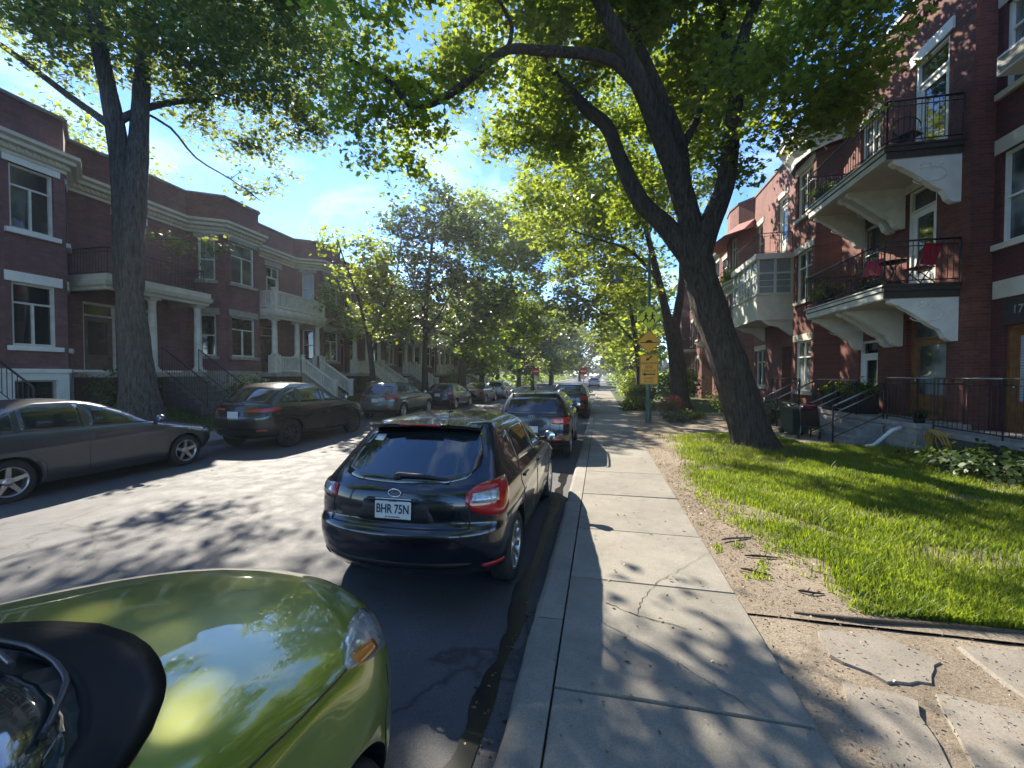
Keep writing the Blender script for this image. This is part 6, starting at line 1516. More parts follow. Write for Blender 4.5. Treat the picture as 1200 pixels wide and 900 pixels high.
far = [(-12.6, 43, 12, 4.6, 'broad tree at the left corner of the crossing, just past the row houses', 'leaf_maple'), (-7.6, 46.5, 5.2, 1.0, 'slender pale green young tree on the left kerb extension', 'leaf_lime'),
       (-13, 66, 17, 7, 'tall dark tree beyond the crossing above the left no entry sign', 'leaf_dark'), (-9.5, 80, 15, 6.5, 'rounded tree filling the far end of the street between the two no entry signs', 'leaf_maple'),
       (-11.5, 100, 17, 7.5, 'hazy green tree farthest along the far side of the street', 'leaf_maple'), (4.6, 68, 15, 6, 'bright leafy tree beyond the crossing on the pavement side', 'leaf_lime'),
       (3.8, 48, 13, 4.6, 'leafy tree close to the crossing behind the slim trunked one', 'leaf_maple'), (5.2, 90, 16, 7, 'distant tree arching over the far end of the near pavement', 'leaf_maple'),
       (-6.2, 125, 17, 7, 'small looking tree closing the view at the end of the road', 'leaf_dark'), (5, 125, 18, 7.5, 'last tree on the pavement side of the view', 'leaf_lime'), (-17, 85, 17, 8, 'tree massed behind the corner beyond the last row house', 'leaf_dark'), (-18, 58, 14, 6, 'tree on the cross street behind the end of the terrace', 'leaf_lime')]
for i, (x, y, h, r, lab, lf) in enumerate(far):
    far_tree(x, y, h, r, lab, M[lf], 60 + i, .2 if h > 6 else .12, .32 if h > 6 else 3.0, .5 if h > 6 else .2)
far_tree(-27.5, 15.5, 14.0, 5.5, 'sunlit yellow green tree showing above the roof of the white foundation house', M['leaf_lime'], 91, .45, 1.6, .17, 'garden_tree')
for i, (x, y, h, r, lab) in enumerate(((7.0, .3, 13, 3.4, 'unseen maple added beside the viewpoint to shade the near house ends'), (3.0, -6.5, 13, 4.6, 'street maple behind the viewpoint on the near gardens'), (-13.0, -4.5, 14, 5.2, 'street maple behind the viewpoint on the far pavement'), (-4.5, -17, 14, 5.0, 'street maple behind the viewpoint at the back of the street'))):  # first maple is added out of view to darken the right house ends
    far_tree(x, y, h, r, lab, M['leaf_maple'], 120 + i, .4, .55, .38)
# ---------------------------------------------------------------- signpost and street lamp
M['green_pole'] = simple('green_pole_paint', (.035, .13, .085), .4, var=.2, scale=8, coat=.3)
M['sign_y'] = simple('fluorescent_yellow_green', (.85, .95, .05), .4, var=.06); M['sign_o'] = simple('sign_orange', (.97, .47, .02), .4, var=.06)
M['sign_ink'] = simple('sign_black', (.012, .012, .012), .5); M['sign_red'] = simple('sign_red', (.55, .02, .025), .4, var=.06); M['sign_w'] = simple('sign_white', (.75, .75, .73), .4, var=.05)
M['sign_back'] = simple('sign_aluminium', (.5, .5, .5), .4, .8)
t = thing('street_lamp', 'green street lamp carrying a school crossing, a speed hump and an orange one way sign', 'street lamp', (1.78, 16.5, .12))
q = MB(); q.lathe([(.13, 0), (.13, .05), (.11, .08), (.105, .9), (.12, .93), (.12, 1.0), (.075, 1.06), (.065, 3.5), (.055, 6.4), (.03, 6.5), (0, 6.5)], n=18); pole = q.build('pole', M['green_pole'], t)
q = MB(); q.tube([(0, 0, 5.75), (-.35, -.02, 5.98), (-.8, -.02, 6.02), (-1.2, -.02, 6.0)], [.035, .03, .028, .025], 8); q.tube([(0, 0, 6.25), (-.6, 0, 6.02)], .012, 5); q.tube([(-1.2, -.02, 6.02), (-1.2, -.02, 5.8)], .02, 6); q.build('arm', M['green_pole'], t)
q = MB(); q.lathe([(.03, .32), (.06, .28), (.07, .16), (.12, .10), (.24, .02), (.27, -.04), (.25, -.04), (.2, .02)], (-1.2, -.02, 5.48), 22); sh = q.build('lamp_shade', M['green_pole'], t)
q = MB(); q.ball((-1.2, -.02, 5.46), (.19, .19, .08), 16); q.build('lens', M['lens_clear'], sh)
def plate_sign(name, poly, mat, z, rim=None):
    q = MB(); P = [(x, -.085, y + z) for x, y in poly]; q.prism(P, (0, .006, 0))
    s_ = q.build(name, [mat], t, fix=True); b = MB(); b.box((-.03, -.08, z - .05), (.03, -.06, z + .05)); b.build('clamp', M['sign_back'], s_); return s_
def dia(h): return [(0, h), (-h, 0), (0, -h), (h, 0)]
def ink(parent, polys, z, name='symbol', mat='sign_ink', y=-.089):
    q = MB()
    for p in polys: q.prism([(x, y, zz + z) for x, zz in p], (0, .003, 0))
    return q.build(name, M[mat], parent, fix=True)
def ring_poly(h, w): 
    a = dia(h); b = dia(h - w); return [[a[i], a[(i + 1) % 4], b[(i + 1) % 4], b[i]] for i in range(4)]
def stick(pts, w):
    out = []
    for (x0, z0), (x1, z1) in zip(pts[:-1], pts[1:]):
        d = Vector((x1 - x0, z1 - z0)).normalized() * w; n_ = Vector((-d.y, d.x)); out.append([(x0 + n_.x, z0 + n_.y), (x1 + n_.x, z1 + n_.y), (x1 - n_.x, z1 - n_.y), (x0 - n_.x, z0 - n_.y)])
    return out
def disc(x, z, r, n=14): return [(x + r * math.cos(6.283 * k / n), z + r * math.sin(6.283 * k / n)) for k in range(n)]
s1 = plate_sign('crossing_sign', dia(.45), M['sign_y'], 4.05)
wk = []
for ox in (-.12, .12):
    s_ = 1 if ox > 0 else .92
    wk += [disc(ox, .16, .034)] + stick([(ox, .12), (ox - .01, -.02)], .036 * s_) + stick([(ox - .01, -.02), (ox + .07, -.1), (ox + .06, -.19)], .022) + stick([(ox - .01, -.02), (ox - .06, -.1), (ox - .12, -.17)], .022) + stick([(ox, .1), (ox + .08, .04)], .015) + stick([(ox, .1), (ox - .07, .03)], .015)
ink(s1, ring_poly(.435, .018) + wk, 4.05)
s2 = plate_sign('speed_hump_sign', dia(.45), M['sign_o'], 3.13)
ink(s2, ring_poly(.435, .018) + [[(-.33, -.02), (-.15, -.012), (-.1, .03), (-.05, .06), (0, .07), (.05, .06), (.1, .03), (.15, -.012), (.33, -.02), (.33, -.045), (-.33, -.045)]], 3.13)
s3 = plate_sign('one_way_sign', [(-.33, .56), (-.33, -.56), (.33, -.56), (.33, .56)], M['sign_o'], 2.08)
b_ = lambda x0, x1, z0, z1: [(x0, z1), (x0, z0), (x1, z0), (x1, z1)]
ink(s3, [b_(-.315, .315, .535, .545), b_(-.315, .315, -.545, -.535), b_(-.315, -.305, -.545, .545), b_(.305, .315, -.545, .545)] + stick([(.11, .5), (-.03, .4)], .025) + [[(-.11, .33), (.03, .36), (-.08, .46)]] + stick([(.24, -.18), (-.14, -.18)], .022) + [[(-.26, -.18), (-.12, -.245), (-.12, -.115)]], 2.08)
for s_, z, sz in (('McEACHRAN', .235, .125), ('SENS', .09, .16), ('UNIQUE', -.06, .16), ('INVERSÉ', -.335, .12), ('EN 2022', -.46, .12)):
    text('lettering', s_, sz, M['sign_ink'] if z > .2 else simple('sign_brown_ink', (.2, .03, .02), .5), s3, (0, -.087, 2.08 + z), (math.pi / 2, 0, 0), .002, sx=.82)

for i, (x, y, lab) in enumerate(((-6.65, 43.0, 'red no entry sign on a post beyond the far row of cars'), (-1.75, 43.0, 'red no entry sign on a post nearest the near pavement'))):
    s_ = thing('no_entry_sign', lab, 'sign', (x, y, .12), 0, 'no entry signs at the crossing'); q = MB(); q.lathe([(.04, 0), (.04, 2.75), (0, 2.76)], n=8); q.build('post', M['sign_back'], s_)
    q = MB(); q.lathe([(0, -.06), (.38, -.06), (.38, -.05), (0, -.05)], (0, 0, 2.25), 28, axis='y', smooth=False); d_ = q.build('disc', M['sign_red'], s_, fix=True)
    q = MB(); q.box((-.27, -.068, 2.19), (.27, -.061, 2.31)); q.build('bar', M['sign_w'], d_)
    q = MB(); q.box((-.2, -.06, 1.42), (.2, -.05, 1.78)); q.build('tab_plate', M['sign_w'], s_)
    q = MB(); q.bbox((-.1, -.045, 1.5), (.1, .045, 1.52), .004)

# ---------------------------------------------------------------- lawn
def grass(name, pts, hts, mat, seed, wid=.005, lean=.35):
    rs = np.random.RandomState(seed); n = len(pts); a = rs.uniform(0, 6.283, n); d = np.stack([np.cos(a), np.sin(a), np.zeros(n)], 1); s = np.stack([-np.sin(a), np.cos(a), np.zeros(n)], 1)
    ln = np.abs(rs.normal(lean, .25, n))[:, None] * hts[:, None]; w = (wid * rs.uniform(.7, 1.4, n))[:, None]; up = np.array([0, 0, 1.0]); h = hts[:, None]
    V = np.stack([pts - s * w, pts + s * w, pts + d * ln * .3 + up * h * .55 + s * w * .8, pts + d * ln * .3 + up * h * .55 - s * w * .8, pts + d * ln + up * h * .93], 1)
    me = bpy.data.meshes.new(name); me.vertices.add(n * 5); me.vertices.foreach_set('co', V.reshape(-1).astype(np.float32))
    base = np.arange(n, dtype=np.int32)[:, None] * 5; li = np.concatenate([base + np.array([[0, 1, 2, 3]]), base + np.array([[3, 2, 4]])], 1).reshape(-1)
    me.loops.add(len(li)); me.loops.foreach_set('vertex_index', li); me.polygons.add(2 * n)
    st = (np.arange(n)[:, None] * 7 + np.array([[0, 4]])).reshape(-1); me.polygons.foreach_set('loop_start', st.astype(np.int32)); me.polygons.foreach_set('loop_total', np.tile([4, 3], n).astype(np.int32))
    at = me.attributes.new('tone', 'FLOAT', 'FACE')
    cl = np.array([.5 + .7 * mnoise.noise((p[0] * 1.1, p[1] * 1.1, 7)) + .5 * mnoise.noise((p[0] * 4, p[1] * 4, 3)) for p in pts]); at.data.foreach_set('value', np.repeat(np.clip(cl + rs.normal(0, .3, n), 0, 1), 2).astype(np.float32))
    me.materials.append(mat); me.update(calc_edges=True); o = bpy.data.objects.new(name, me); link(o); return o
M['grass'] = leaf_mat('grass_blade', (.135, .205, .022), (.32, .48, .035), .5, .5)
EDGE = [(3.6, 2.0), (4.05, 1.9), (4.75, 1.62), (5.7, 1.5), (7.0, 1.42), (7.8, 1.38), (9.5, 1.62), (11, 1.75), (12.6, 1.9), (14, 2.6)]
ey = [e[0] for e in EDGE]; ex = [e[1] for e in EDGE]
rs = np.random.RandomState(5); P = []; H = []
def gz_(x, y): return yard_z(x, y)
cand = np.stack([rs.uniform(1.2, 7.3, 210000), 3.7 + (rs.uniform(0, 1, 210000) ** 1.5) * 10.2], 1)
for x, y in cand:
    xe = float(np.interp(y, ey, ex)) + .22 * mnoise.noise((y * 1.9, x, 2)) + .08 * mnoise.noise((y * 7, x * 5, 2))
    dd = x - xe
    if y > 12.2 and x > 5.2: continue
    if dd < 0:
        if mnoise.noise((x * 3, y * 3, 9)) < .42 or rs.rand() < .5 or x < 1.16: continue
        P.append((x, y, gz_(x, y))); H.append(rs.uniform(.02, .05)); continue
    if dd < .8 and rs.rand() > .12 + dd * 1.1 + .6 * max(0, mnoise.noise((x * 4, y * 4, 1))): continue
    if mnoise.noise((x * 1.3, y * 1.3, 3)) < -.25 and rs.rand() < .75: continue
    P.append((x, y, gz_(x, y) - .005)); H.append((.055 + .05 * max(0, mnoise.noise((x * 1.6, y * 1.6, 5)) + .3) + .06 * rs.rand() ** 2) * min(1, .45 + dd))
kind(grass('lawn_grass', np.array(P), np.array(H), M['grass'], 9), 'stuff')
# long seeded tufts round the tree foot and under the terrace
P = []; H = []
for (cx, cy, r, n_) in ((3.2, 10.9, .8, 500), (2.6, 9.6, .9, 500), (4.6, 11.0, .5, 300), (2.3, 12.4, .7, 400), (6.9, 11.2, .5, 300), (2.6, 6.0, .4, 120), (3.2, 4.6, .35, 120), (4.7, 4.6, .4, 160)):
    for k in range(n_):
        x, y = cx + rs.normal() * r * .6, cy + rs.normal() * r * .6
        if x < 1.6 or y < 3.75: continue
        P.append((x, y, .14)); H.append(rs.uniform(.12, .28))
kind(grass('long_grass', np.array(P), np.array(H), leaf_mat('dry_grass_blade', (.15, .17, .05), (.2, .24, .06), .4), 10, .0035, .5), 'stuff')
# left bank lawn
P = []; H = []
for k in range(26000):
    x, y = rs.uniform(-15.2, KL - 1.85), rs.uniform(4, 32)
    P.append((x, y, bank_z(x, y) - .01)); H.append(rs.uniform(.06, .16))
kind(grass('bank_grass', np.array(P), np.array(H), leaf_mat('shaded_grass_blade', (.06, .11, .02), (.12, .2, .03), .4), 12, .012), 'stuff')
# dead leaves, bark chips and gravel on the bare soil
P = []; S_ = []; Nn = []
for k in range(14000):
    y = 2.0 + (rs.rand() ** 1.4) * 9; xe = float(np.interp(y, ey, ex)) if y > 3.6 else 4.5
    x = rs.uniform(1.15, xe + .35)
    P.append((x, y, (gz_(x, y) if y > 3.55 else .14) + .004)); S_.append((.004 + .026 * rs.rand() ** 4) * min(1, .35 + y * .12)); Nn.append((rs.normal(0, .35), rs.normal(0, .35), 1))
lm_ = leaf_mat('dead_leaf', (.16, .10, .055), (.1, .06, .03), .1); kind(leaf_mesh('leaf_litter', np.array(P), np.array(Nn), np.array(S_) * 1.3, 'oval', lm_, None, 3), 'stuff')
P = []; S_ = []; Nn = []
for k in range(1500):
    y = 1.5 + (rs.rand() ** 1.6) * 20; x = rs.choice([rs.uniform(KR + .25, 1.12), KR - .02 - abs(rs.normal(0, .14)), rs.uniform(-8.5, -.6)], p=[.35, .45, .2])
    z = .153 if x > KR else .004 + .06 * (1 - ((x - (KL + KR) / 2) / 5.2) ** 2) + .004
    P.append((x, y, z)); S_.append(.008 + .025 * rs.rand() ** 3); Nn.append((rs.normal(0, .3), rs.normal(0, .3), 1))
kind(leaf_mesh('leaf_litter', np.array(P), np.array(Nn), np.array(S_) * 1.3, 'oval', lm_, None, 4), 'stuff')
gm = MB(); rr = random.Random(8)
for k in range(1400):
    y = 2 + (rr.random() ** 1.5) * 7; xe = float(np.interp(y, ey, ex)) if y > 3.6 else 4.0; x = rr.uniform(1.15, xe + .1); r = (.002 + .012 * rr.random() ** 4) * min(1, .4 + y * .1); z = (gz_(x, y) if y > 3.55 else .125)
    a = rr.random() * 6; b = len(gm.v)
    vs = [(x + r * math.cos(a + k2 * 1.57) * rr.uniform(.7, 1.3), y + r * math.sin(a + k2 * 1.57) * rr.uniform(.7, 1.3), z - .003) for k2 in range(4)] + [(x + r * .2, y, z + r * rr.uniform(.6, 1.1))]
    gm.add(vs, [(0, 1, 4), (1, 2, 4), (2, 3, 4), (3, 0, 4)], 0)
kind(gm.build('gravel', simple('pebble', (.3, .26, .21), .9, var=.4, scale=40)), 'stuff')
for i, (x, y, a, l, lab) in enumerate(((1.62, 4.62, .15, .34, 'dark broken twig lying on the bare soil nearest the grass'), (1.43, 4.25, -.2, .26, 'short thick twig lying on the soil near the pavement edge'), (1.75, 3.95, .1, .2, 'small bark piece on the soil above the broken slabs'), (1.5, 5.05, .5, .4, 'thin pale curved twig on the soil beside the grass tufts'))):
    q = MB(); z = gz_(x, y) + .014; P = [(x + l * (t - .5) * math.cos(a) + .02 * math.sin(t * 5 + i), y + l * (t - .5) * math.sin(a) + .02 * math.cos(t * 4), z + .008 * math.sin(t * 3)) for t in np.linspace(0, 1, 7)]
    q.tube(P, [.006, .011, .012, .01, .009, .007, .004], 6); p0 = Vector(P[3]); q.tube([p0, p0 + Vector((.05, .06, .012))], [.006, .003], 5)
    tag(q.build('twig', M['bark'] if i < 3 else M['bark_g']), lab, 'twig', 'twigs on the bare soil')

# ---------------------------------------------------------------- shrubs and flowers
def shrub(name, label, x, y, z, rx, h, leaf, n, size, seed, kind_='oval', flowers=None, cat='shrub', group=None, ry=None, upright=False):
    t = thing(name, label, cat, (x, y, z), 0, group); rs = np.random.RandomState(seed); ry = ry or rx; st = MB(); C = []
    for k in range(max(8, int(n / 22))):
        v = rs.normal(size=3); v /= np.linalg.norm(v); q = rs.rand() ** .4; C.append((v[0] * rx * q, v[1] * ry * q, h * (.52 + .46 * v[2] * q)))
        st.tube([(C[-1][0] * .15, C[-1][1] * .15, -.03), (C[-1][0] * .6, C[-1][1] * .6, C[-1][2] * .6), C[-1]], [.012, .008, .003], 4, cap=False)
    st.build('stems', M['bark_d'], t); C = np.array(C); m_ = 20; idx = np.repeat(np.arange(len(C)), m_); p = C[idx] + rs.normal(0, 1, (len(idx), 3)) * np.array([rx, ry, h * .5]) * .2; p[:, 2] = np.maximum(p[:, 2], .01)
    nn = p * np.array([1.0, 1.0, .3]) + rs.normal(0, .35, p.shape); nn[:, 2] += .6
    leaf_mesh('foliage', p, nn, rs.uniform(.7, 1.3, len(p)) * size, kind_, leaf, t, seed, rs.uniform(0, 1, len(C))[idx])
    if flowers:
        fm_, fn, fs, per = flowers; v = rs.normal(size=(fn, 3)); v[:, 2] = np.abs(v[:, 2]) * .8; v /= np.linalg.norm(v, axis=1, keepdims=True); c = v * np.array([rx, ry, h * .5]) * rs.uniform(.85, 1.12, (fn, 1)); c[:, 2] += h * .52
        i2 = np.repeat(np.arange(fn), per); pp = c[i2] + rs.normal(0, fs * .55, (len(i2), 3)); n2 = rs.normal(size=pp.shape); n2[:, 2] += .7; leaf_mesh('blossoms', pp, n2, rs.uniform(.6, 1.1, len(pp)) * fs * .8, 'oval', fm_, t, seed + 3)
    return t
GP = 'garden plants along the near houses'
shrub('flower_bush', 'bush of red and pink flowers at the foot of the green lamp pole', 2.95, 18.9, .12, .55, .95, M['leaf_dark'], 500, .10, 1, flowers=(M['petal'], 60, .09, 9), cat='flowers', group=GP)
shrub('hosta_plant', 'pale white edged hosta clump beside the pink flowers', 2.9, 17.2, .12, .5, .42, M['leaf_hosta'], 300, .2, 2, 'oval', cat='plant', group=GP, flowers=(M['petal_w'], 40, .05, 5))
shrub('hosta_plant', 'yellowish low plant in front of the forked maple trunk', 3.7, 18.6, .12, .45, .4, M['leaf_lime'], 260, .18, 3, cat='plant', group=GP)
shrub('garden_shrub', 'mounded ornamental grass beside the pavement beyond the lamp pole', 1.75, 22.5, .1, .65, .75, M['leaf_lime'], 700, .3, 4, 'blade', group=GP)
shrub('garden_shrub', 'yellow green bush at the pavement edge farthest along the gardens', 1.9, 31.0, .1, .8, 1.4, M['leaf_lime'], 700, .14, 5, group=GP)
shrub('garden_shrub', 'tall green shrub seen between the forked maple and the leaning maple', 5.2, 18.2, .1, .9, 1.5, M['leaf_maple'], 900, .12, 6, group=GP)
shrub('garden_shrub', 'large leaved shrub behind the leaning maple trunk', 6.3, 17.3, .1, .7, 1.1, M['leaf_hosta'], 500, .16, 7, group=GP)
shrub('garden_shrub', 'dark evergreen ground shrub under the shaded terrace rail', 6.75, 9.0, .1, .75, .55, M['leaf_dark'], 900, .11, 8, group=GP, ry=1.1)
shrub('garden_shrub', 'second dark evergreen ground shrub, farther along the shaded terrace at the frame edge', 7.15, 8.9, .1, .5, .6, M['leaf_dark'], 700, .10, 18, group=GP, ry=1.0)
shrub('garden_shrub', 'small leafy plant beside the yellow hose', 7.1, 10.25, .1, .25, .35, M['leaf_dark'], 250, .10, 9, group=GP)
for i, (x, y, r, h, lf, lab) in enumerate(((4.6, 28, 1.3, 2.2, 'leaf_maple', 'broad green shrub filling the garden beyond the forked maple'), (2.6, 27, .8, 1.3, 'leaf_lime', 'bright shrub beside the pavement before the slim trunked tree'), (5.8, 33, 1.6, 2.8, 'leaf_dark', 'dark tall shrub against the farthest near houses'), (2.5, 39, 1.2, 2.2, 'leaf_lime', 'sunny shrub by the pavement beyond the slim trunked tree'), (3.0, 46, 1.5, 2.6, 'leaf_maple', 'last shrub by the pavement before the crossing'))):
    shrub('garden_shrub', lab, x, y, .1, r, h, M[lf], 900, .2, 20 + i, 'tri', group=GP)
GL = 'garden plants in front of the row houses'
shrub('hydrangea_bush', 'hydrangea with white flower heads beside the dark front steps', -14.1, 14.2, .78, .75, 1.15, M['leaf_maple'], 700, .15, 11, flowers=(M['petal_w'], 30, .13, 16), group=GL)
shrub('garden_shrub', 'dark dense shrub behind the old twin stemmed maple', -14.6, 10.2, .78, .9, 1.55, M['leaf_dark'], 1100, .12, 12, group=GL)
shrub('garden_shrub', 'low dark shrub below the white balustraded porch', -14.2, 20.8, .78, .9, .9, M['leaf_dark'], 700, .13, 13, group=GL)
shrub('garden_shrub', 'rounded green shrub by the columns behind the grey beige car', -14.0, 24.0, .78, .8, 1.1, M['leaf_maple'], 700, .13, 14, group=GL)
shrub('garden_shrub', 'shrub at the last row houses near the crossing', -13.8, 38.0, .7, 1.2, 1.8, M['leaf_lime'], 800, .2, 15, group=GL)
shrub('climbing_vine', 'green vine hanging over the bow of the pink house', 7.5, 26.8, 7.6, .5, .7, M['leaf_maple'], 500, .15, 16, group=None, ry=1.6, cat='vine')

def pot(name, label, x, y, z, r, h, mat, leaf, ph, seed, size=.12, box=None, n=260, kd='oval', group='potted plants'):
    t = thing(name, label, 'potted plant', (x, y, z), 0, group); q = MB()
    if box: q.bbox((-box[0], -box[1], 0), (box[0], box[1], h), .02)
    else: q.lathe([(0, 0), (r * .75, 0), (r, h), (r * 1.08, h), (r * 1.08, h - .04), (r * .9, h - .05), (0, h - .05)], n=18)
    q.build('pot', mat, t, fix=not box); rs = np.random.RandomState(seed); rx, ry = (box[0], box[1]) if box else (r * 1.5, r * 1.5)
    p = rs.normal(0, .5, (n, 3)) * np.array([rx, ry, ph * .45]); p[:, 2] = np.abs(p[:, 2]) + h; nn = p - np.array([0, 0, h]) + rs.normal(0, .2, p.shape); nn[:, 2] += .3
    leaf_mesh('foliage', p, nn, rs.uniform(.7, 1.3, n) * size, kd, leaf, t, seed)
    st = MB()
    for k in range(0, n, 14): st.tube([(p[k][0] * .3, p[k][1] * .3, h - .06), tuple(p[k])], .005, 4, cap=False)
    st.build('stems', M['bark_d'], t); return t
terra = simple('terracotta', (.3, .13, .08), .8, var=.2)
pot('potted_plant', 'bushy plant in a terracotta pot at the far end of the lower balcony', 7.15, 15.6, 4.22, .17, .3, terra, M['leaf_maple'], 1.1, 1)
pot('potted_plant', 'yellow green plant in a black pot along the lower balcony rail', 7.05, 15.0, 4.22, .16, .28, M['black'], M['leaf_lime'], .9, 2)
pot('potted_plant', 'tall dark plant in a black pot behind the red chair', 7.7, 14.2, 4.22, .18, .3, M['black'], M['leaf_dark'], 1.3, 3)
pot('potted_plant', 'leafy plant in a terracotta pot on the upper balcony', 7.1, 15.5, 7.62, .16, .28, terra, M['leaf_maple'], .8, 4)
pot('planter_box', 'tall black planter box of broad leaves beside the terrace steps', 7.7, 14.55, .84, .3, .62, M['black'], M['leaf_maple'], .6, 5, .17, (.3, .42), 420)
pot('planter_box', 'second black planter box of yellow green leaves farther from the steps', 7.7, 15.65, .84, .3, .62, M['black'], M['leaf_lime'], .55, 6, .16, (.3, .42), 380)
pot('potted_plant', 'small black pot on the terrace corner above the drain pipe', 7.55, 11.85, .84, .13, .24, M['black'], M['leaf_dark'], .2, 7, .08, n=60)

# ---------------------------------------------------------------- furniture and things left in the front gardens
def folding_chair(name, label, loc, rz, mat, frame, group=None):
    t = thing(name, label, 'chair', loc, rz, group); q = MB(); q.bbox((-.22, -.2, .43), (.22, .22, .455), .01); q.build('seat', mat, t)
    q = MB(); q.obox((0, -.27, .72), (.21, 0, 0), (0, .012, .002), (0, -.07, .24)); q.build('backrest', mat, t)
    for s in (-1, 1):
        q = MB(); q.tube([(s * .22, .24, 0), (s * .22, -.12, .45), (s * .22, -.34, .96)], .013, 6); q.build('leg', frame, t)
        q = MB(); q.tube([(s * .2, -.26, 0), (s * .2, .18, .44)], .013, 6); q.build('leg', frame, t)
    return t
red = simple('red_canvas', (.5, .02, .06), .7, var=.15, scale=10)
folding_chair('folding_chair', 'red folding chair facing along the lower balcony, nearer its long rail', (7.15, 13.2, 4.22), 2.2, red, M['iron'], 'chairs on the balconies')
folding_chair('folding_chair', 'red folding chair with its back to the balcony end, beside the white door', (7.75, 12.3, 4.22), .3, red, M['iron'], 'chairs on the balconies')
t = thing('bistro_table', 'small black folding table between the two red chairs', 'table', (7.4, 12.62, 4.22)); q = MB(); q.lathe([(0, .68), (.3, .68), (.31, .69), (.3, .705), (0, .705)], n=24); q.build('tabletop', M['iron'], t)
for a in (0, 1.57, 3.14, 4.71):
    q = MB(); q.tube([(.24 * math.cos(a), .24 * math.sin(a), 0), (-.12 * math.cos(a), -.12 * math.sin(a), .68)], .011, 5); q.build('leg', M['iron'], t)
def armchair(label, loc, rz, seatmat, name='metal_armchair'):
    t = thing(name, label, 'chair', loc, rz, 'chairs on the balconies'); q = MB(); q.bbox((-.24, -.22, .4), (.24, .24, .45), .02); q.build('seat', seatmat, t)
    q = MB(); arc = [(.27 * math.cos(a), -.26 * math.sin(a) * 1.0, .66 + .16 * math.sin(a)) for a in np.linspace(-.5, math.pi + .5, 15)]; q.tube(arc, .014, 6)
    for a in np.linspace(.15, math.pi - .15, 8): q.tube([(.24 * math.cos(a), -.23 * math.sin(a), .44), (.27 * math.cos(a), -.26 * math.sin(a), .66 + .16 * math.sin(a))], .006, 4, cap=False)
    q.build('backrest', M['iron'], t)
    for sx in (-1, 1):
        for sy in (-1, 1): q = MB(); q.tube([(sx * .25, sy * .24, 0), (sx * .21, sy * .19, .42)], .012, 5); q.build('leg', M['iron'], t)
    return t
armchair('black metal armchair with a brown seat on the upper balcony before the door', (7.55, 12.5, 7.62), -1.0, M['browndoor'])
armchair('black metal armchair on the upper balcony beside the potted plant', (7.5, 14.6, 7.62), 1.4, M['iron'])
armchair('dark metal armchair on the terrace beyond the planter boxes', (7.9, 17.2, .84), 1.0, M['iron'])
# green bin
M['bin'] = simple('bin_green', (.02, .06, .045), .5, var=.2)
t = thing('wheelie_bin', 'dark green wheeled bin beside the red hooded pushchair', 'bin', (5.95, 14.5, .13), .2); q = MB()
v = [(-.24, -.26, .06), (.24, -.26, .06), (.24, .24, .06), (-.24, .24, .06), (-.29, -.34, .78), (.29, -.34, .78), (.29, .3, .78), (-.29, .3, .78)]
q.add(v, [(0, 3, 2, 1), (0, 1, 5, 4), (1, 2, 6, 5), (2, 3, 7, 6), (3, 0, 4, 7), (4, 5, 6, 7)]); q.box((-.31, -.36, .74), (.31, .31, .785)); q.build('body', M['bin'], t)
q = MB(); q.prism([(-.31, -.37, .79), (-.31, .33, .79), (-.31, .26, .86), (-.31, -.3, .84)], (.62, 0, 0)); q.build('lid', M['bin'], t, fix=True); q = MB(); q.tube([(-.25, .36, .82), (.25, .36, .82)], .018, 6); q.build('handle', M['bin'], t)
for s in (-1, 1): q = MB(); q.lathe([(0, -.03), (.1, -.03), (.1, .03), (0, .03)], (s * .26, .24, .1), 18, axis='x'); q.build('wheel', M['black'], t)
# pushchair
t = thing('pushchair', 'dark pushchair with a red hood parked at the foot of the terrace steps', 'pushchair', (6.05, 13.75, .13), -.5)
q = MB(); q.prism([(-.2, .28, .3), (-.2, -.1, .36), (-.2, -.28, .85), (-.2, -.22, .87), (-.2, -.02, .46), (-.2, .3, .38)], (.4, 0, 0)); q.build('seat', M['black'], t, fix=True)
q = MB(); P = []
for k in range(7):
    a = .15 + k * .26
    for i in range(9): b = math.pi * i / 8; P.append((.23 * math.cos(b), -.2 + .36 * math.cos(a) * math.sin(b) * 1.0, .66 + .36 * math.sin(a) * math.sin(b) + .05 * math.sin(b)))
q.add(P, [(k * 9 + i, k * 9 + i + 1, (k + 1) * 9 + i + 1, (k + 1) * 9 + i) for k in range(6) for i in range(8)], 0, True); q.build('hood', red, t)
q = MB()
for s in (-1, 1): q.tube([(s * .22, .42, .12), (s * .22, -.1, .5), (s * .22, -.46, 1.0)], .014, 6); q.tube([(s * .22, -.3, .12), (s * .22, .0, .45)], .014, 6)
q.tube([(-.22, -.46, 1.0), (.22, -.46, 1.0)], .018, 6); q.build('frame', M['steel'], t)
for s in (-1, 1):
    for yy in (.42, -.3): q = MB(); q.lathe([(.08, -.02), (.12, -.025), (.12, .025), (.08, .02), (.02, .02), (.02, -.02)], (s * .25, yy, .12), 20, axis='x', closed=True); q.build('wheel', M['black'], t)
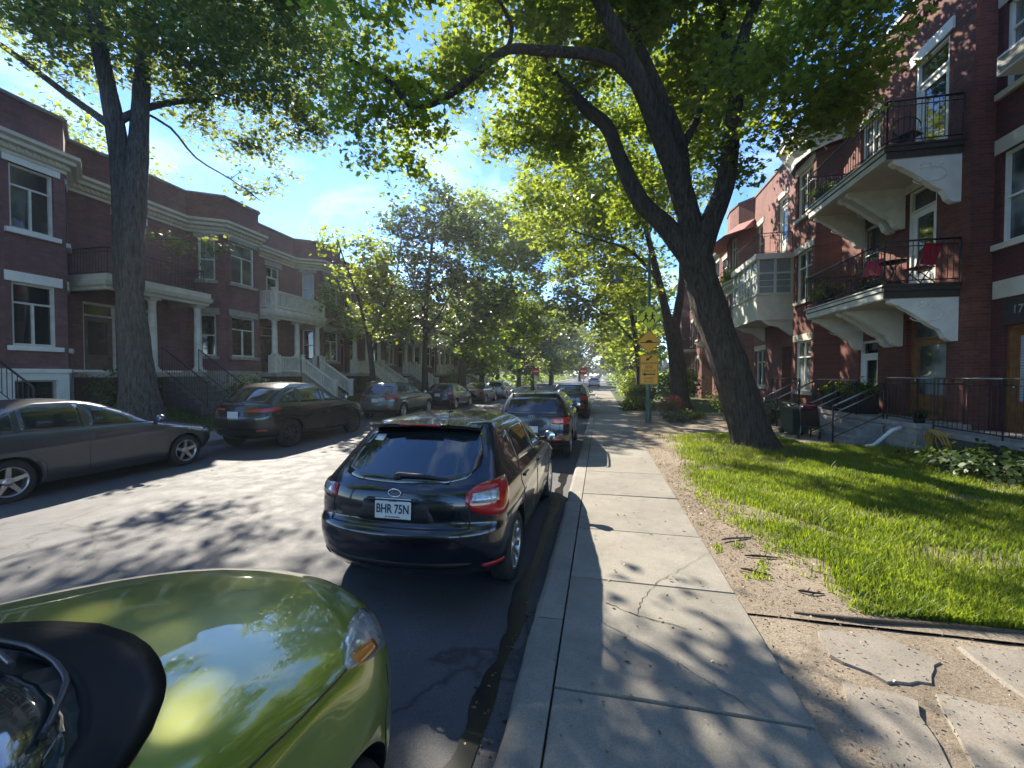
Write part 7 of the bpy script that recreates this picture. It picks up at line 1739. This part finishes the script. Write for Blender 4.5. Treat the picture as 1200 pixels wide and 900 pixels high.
# yellow hose
hm = simple('yellow_hose', (.62, .36, .03), .45, var=.1); q = MB(); rr = random.Random(2)
for k in range(6):
    r = .27 + rr.uniform(-.04, .05); c = Vector((7.33 + k * .022, 11.0 + rr.uniform(-.05, .05), .45 + rr.uniform(-.03, .03))); tl = rr.uniform(-.15, .15)
    q.tube([c + Vector((tl * math.sin(a) * r - .05 * math.sin(a), r * math.cos(a) * .85, r * math.sin(a))) for a in np.linspace(0, 6.283, 26)], .011, 6, cap=False)
q.tube([(7.3, 11.2, .2), (7.1, 11.5, .16), (6.8, 11.3, .155), (6.6, 11.6, .155), (6.4, 11.2, .155)], .011, 6)
q.tube([(7.36, 10.8, .66), (7.5, 10.8, .72), (7.585, 10.8, .68)], .012, 6)
tag(q.build('garden_hose', hm), 'yellow garden hose coiled against the terrace wall', 'hose')
q = MB(); q.tube([(7.3, 12.05, .70), (7.12, 12.07, .62), (6.75, 12.1, .22), (6.55, 12.1, .18)], .045, 10); tag(q.build('drain_pipe', M['white']), 'white drain pipe sloping from the terrace corner to the lawn', 'pipe')
# window air conditioner
t = thing('window_air_conditioner', 'white window air conditioner in the top window of the shaded house', 'air conditioner', (8.68, 10.75, 8.42)); q = MB(); q.bbox((-.36, -.33, 0), (.2, .33, .42), .02); q.build('casing', M['white'], t)
q = MB()
for k in range(9): q.box((-.372, -.28, .05 + k * .036), (-.359, .28, .066 + k * .036))
kind(q.build('grille', M['steel'], t), 'stuff') if False else q.build('grille', M['steel'], t)
# treeline far beyond the crossing, one mass closing the view
rs = np.random.RandomState(77); C = []
for k in range(900):
    x = rs.uniform(-120, 110); 
    if -8 < x < 1.5 and False: continue
    C.append((x, 215 + rs.uniform(-12, 20), abs(rs.normal(0, 7)) + rs.rand() * 5))
C = np.array(C); p, n, tone = spray_points(C, 5, 14, 2.6); kind(leaf_mesh('treeline', p, n, rs.uniform(.8, 1.4, len(p)) * 1.7, 'tri', M['leaf_dark'], None, 6, tone), 'stuff')
C = []
for k in range(420):
    s = rs.choice([-1, 1]); y = rs.uniform(64, 210); x = rs.uniform(-30, -12.5) if s < 0 else rs.uniform(3.2, 22); C.append((x, y, abs(rs.normal(0, 1.6)) + .3))
C = np.array(C); p, n, tone = spray_points(C, 8, 16, 1.3); kind(leaf_mesh('undergrowth', p, n, rs.uniform(.8, 1.4, len(p)) * .6, 'tri', M['leaf_maple'], None, 9, tone), 'stuff')
sw = MB(); yy = 62.5
sw.box((KR + .24, 62.5, -.02), (1.2, 205, .13)); sw.box((KL - 1.75, 62.5, -.02), (KL - .02, 205, .13)); kind(sw.build('far_sidewalk', M['pave']), 'structure')

# the air of the street: thin sunlit haze, added also to imitate lens glare
hz = MB(); hz.box((-260, -40, -1.03), (260, 290, 32)); ho = hz.build('haze', []) if False else None
hm_ = bpy.data.materials.new('haze_air'); hm_.use_nodes = True; nt = hm_.node_tree; nt.nodes.remove(nt.nodes['Principled BSDF'])
pv_ = nt.nodes.new('ShaderNodeVolumePrincipled'); pv_.inputs['Color'].default_value = (.93, .96, 1, 1); pv_.inputs['Density'].default_value = .001; pv_.inputs['Anisotropy'].default_value = .5
nt.links.new(pv_.outputs[0], nt.nodes['Material Output'].inputs['Volume'])
kind(hz.build('haze', hm_, fix=True), 'stuff')
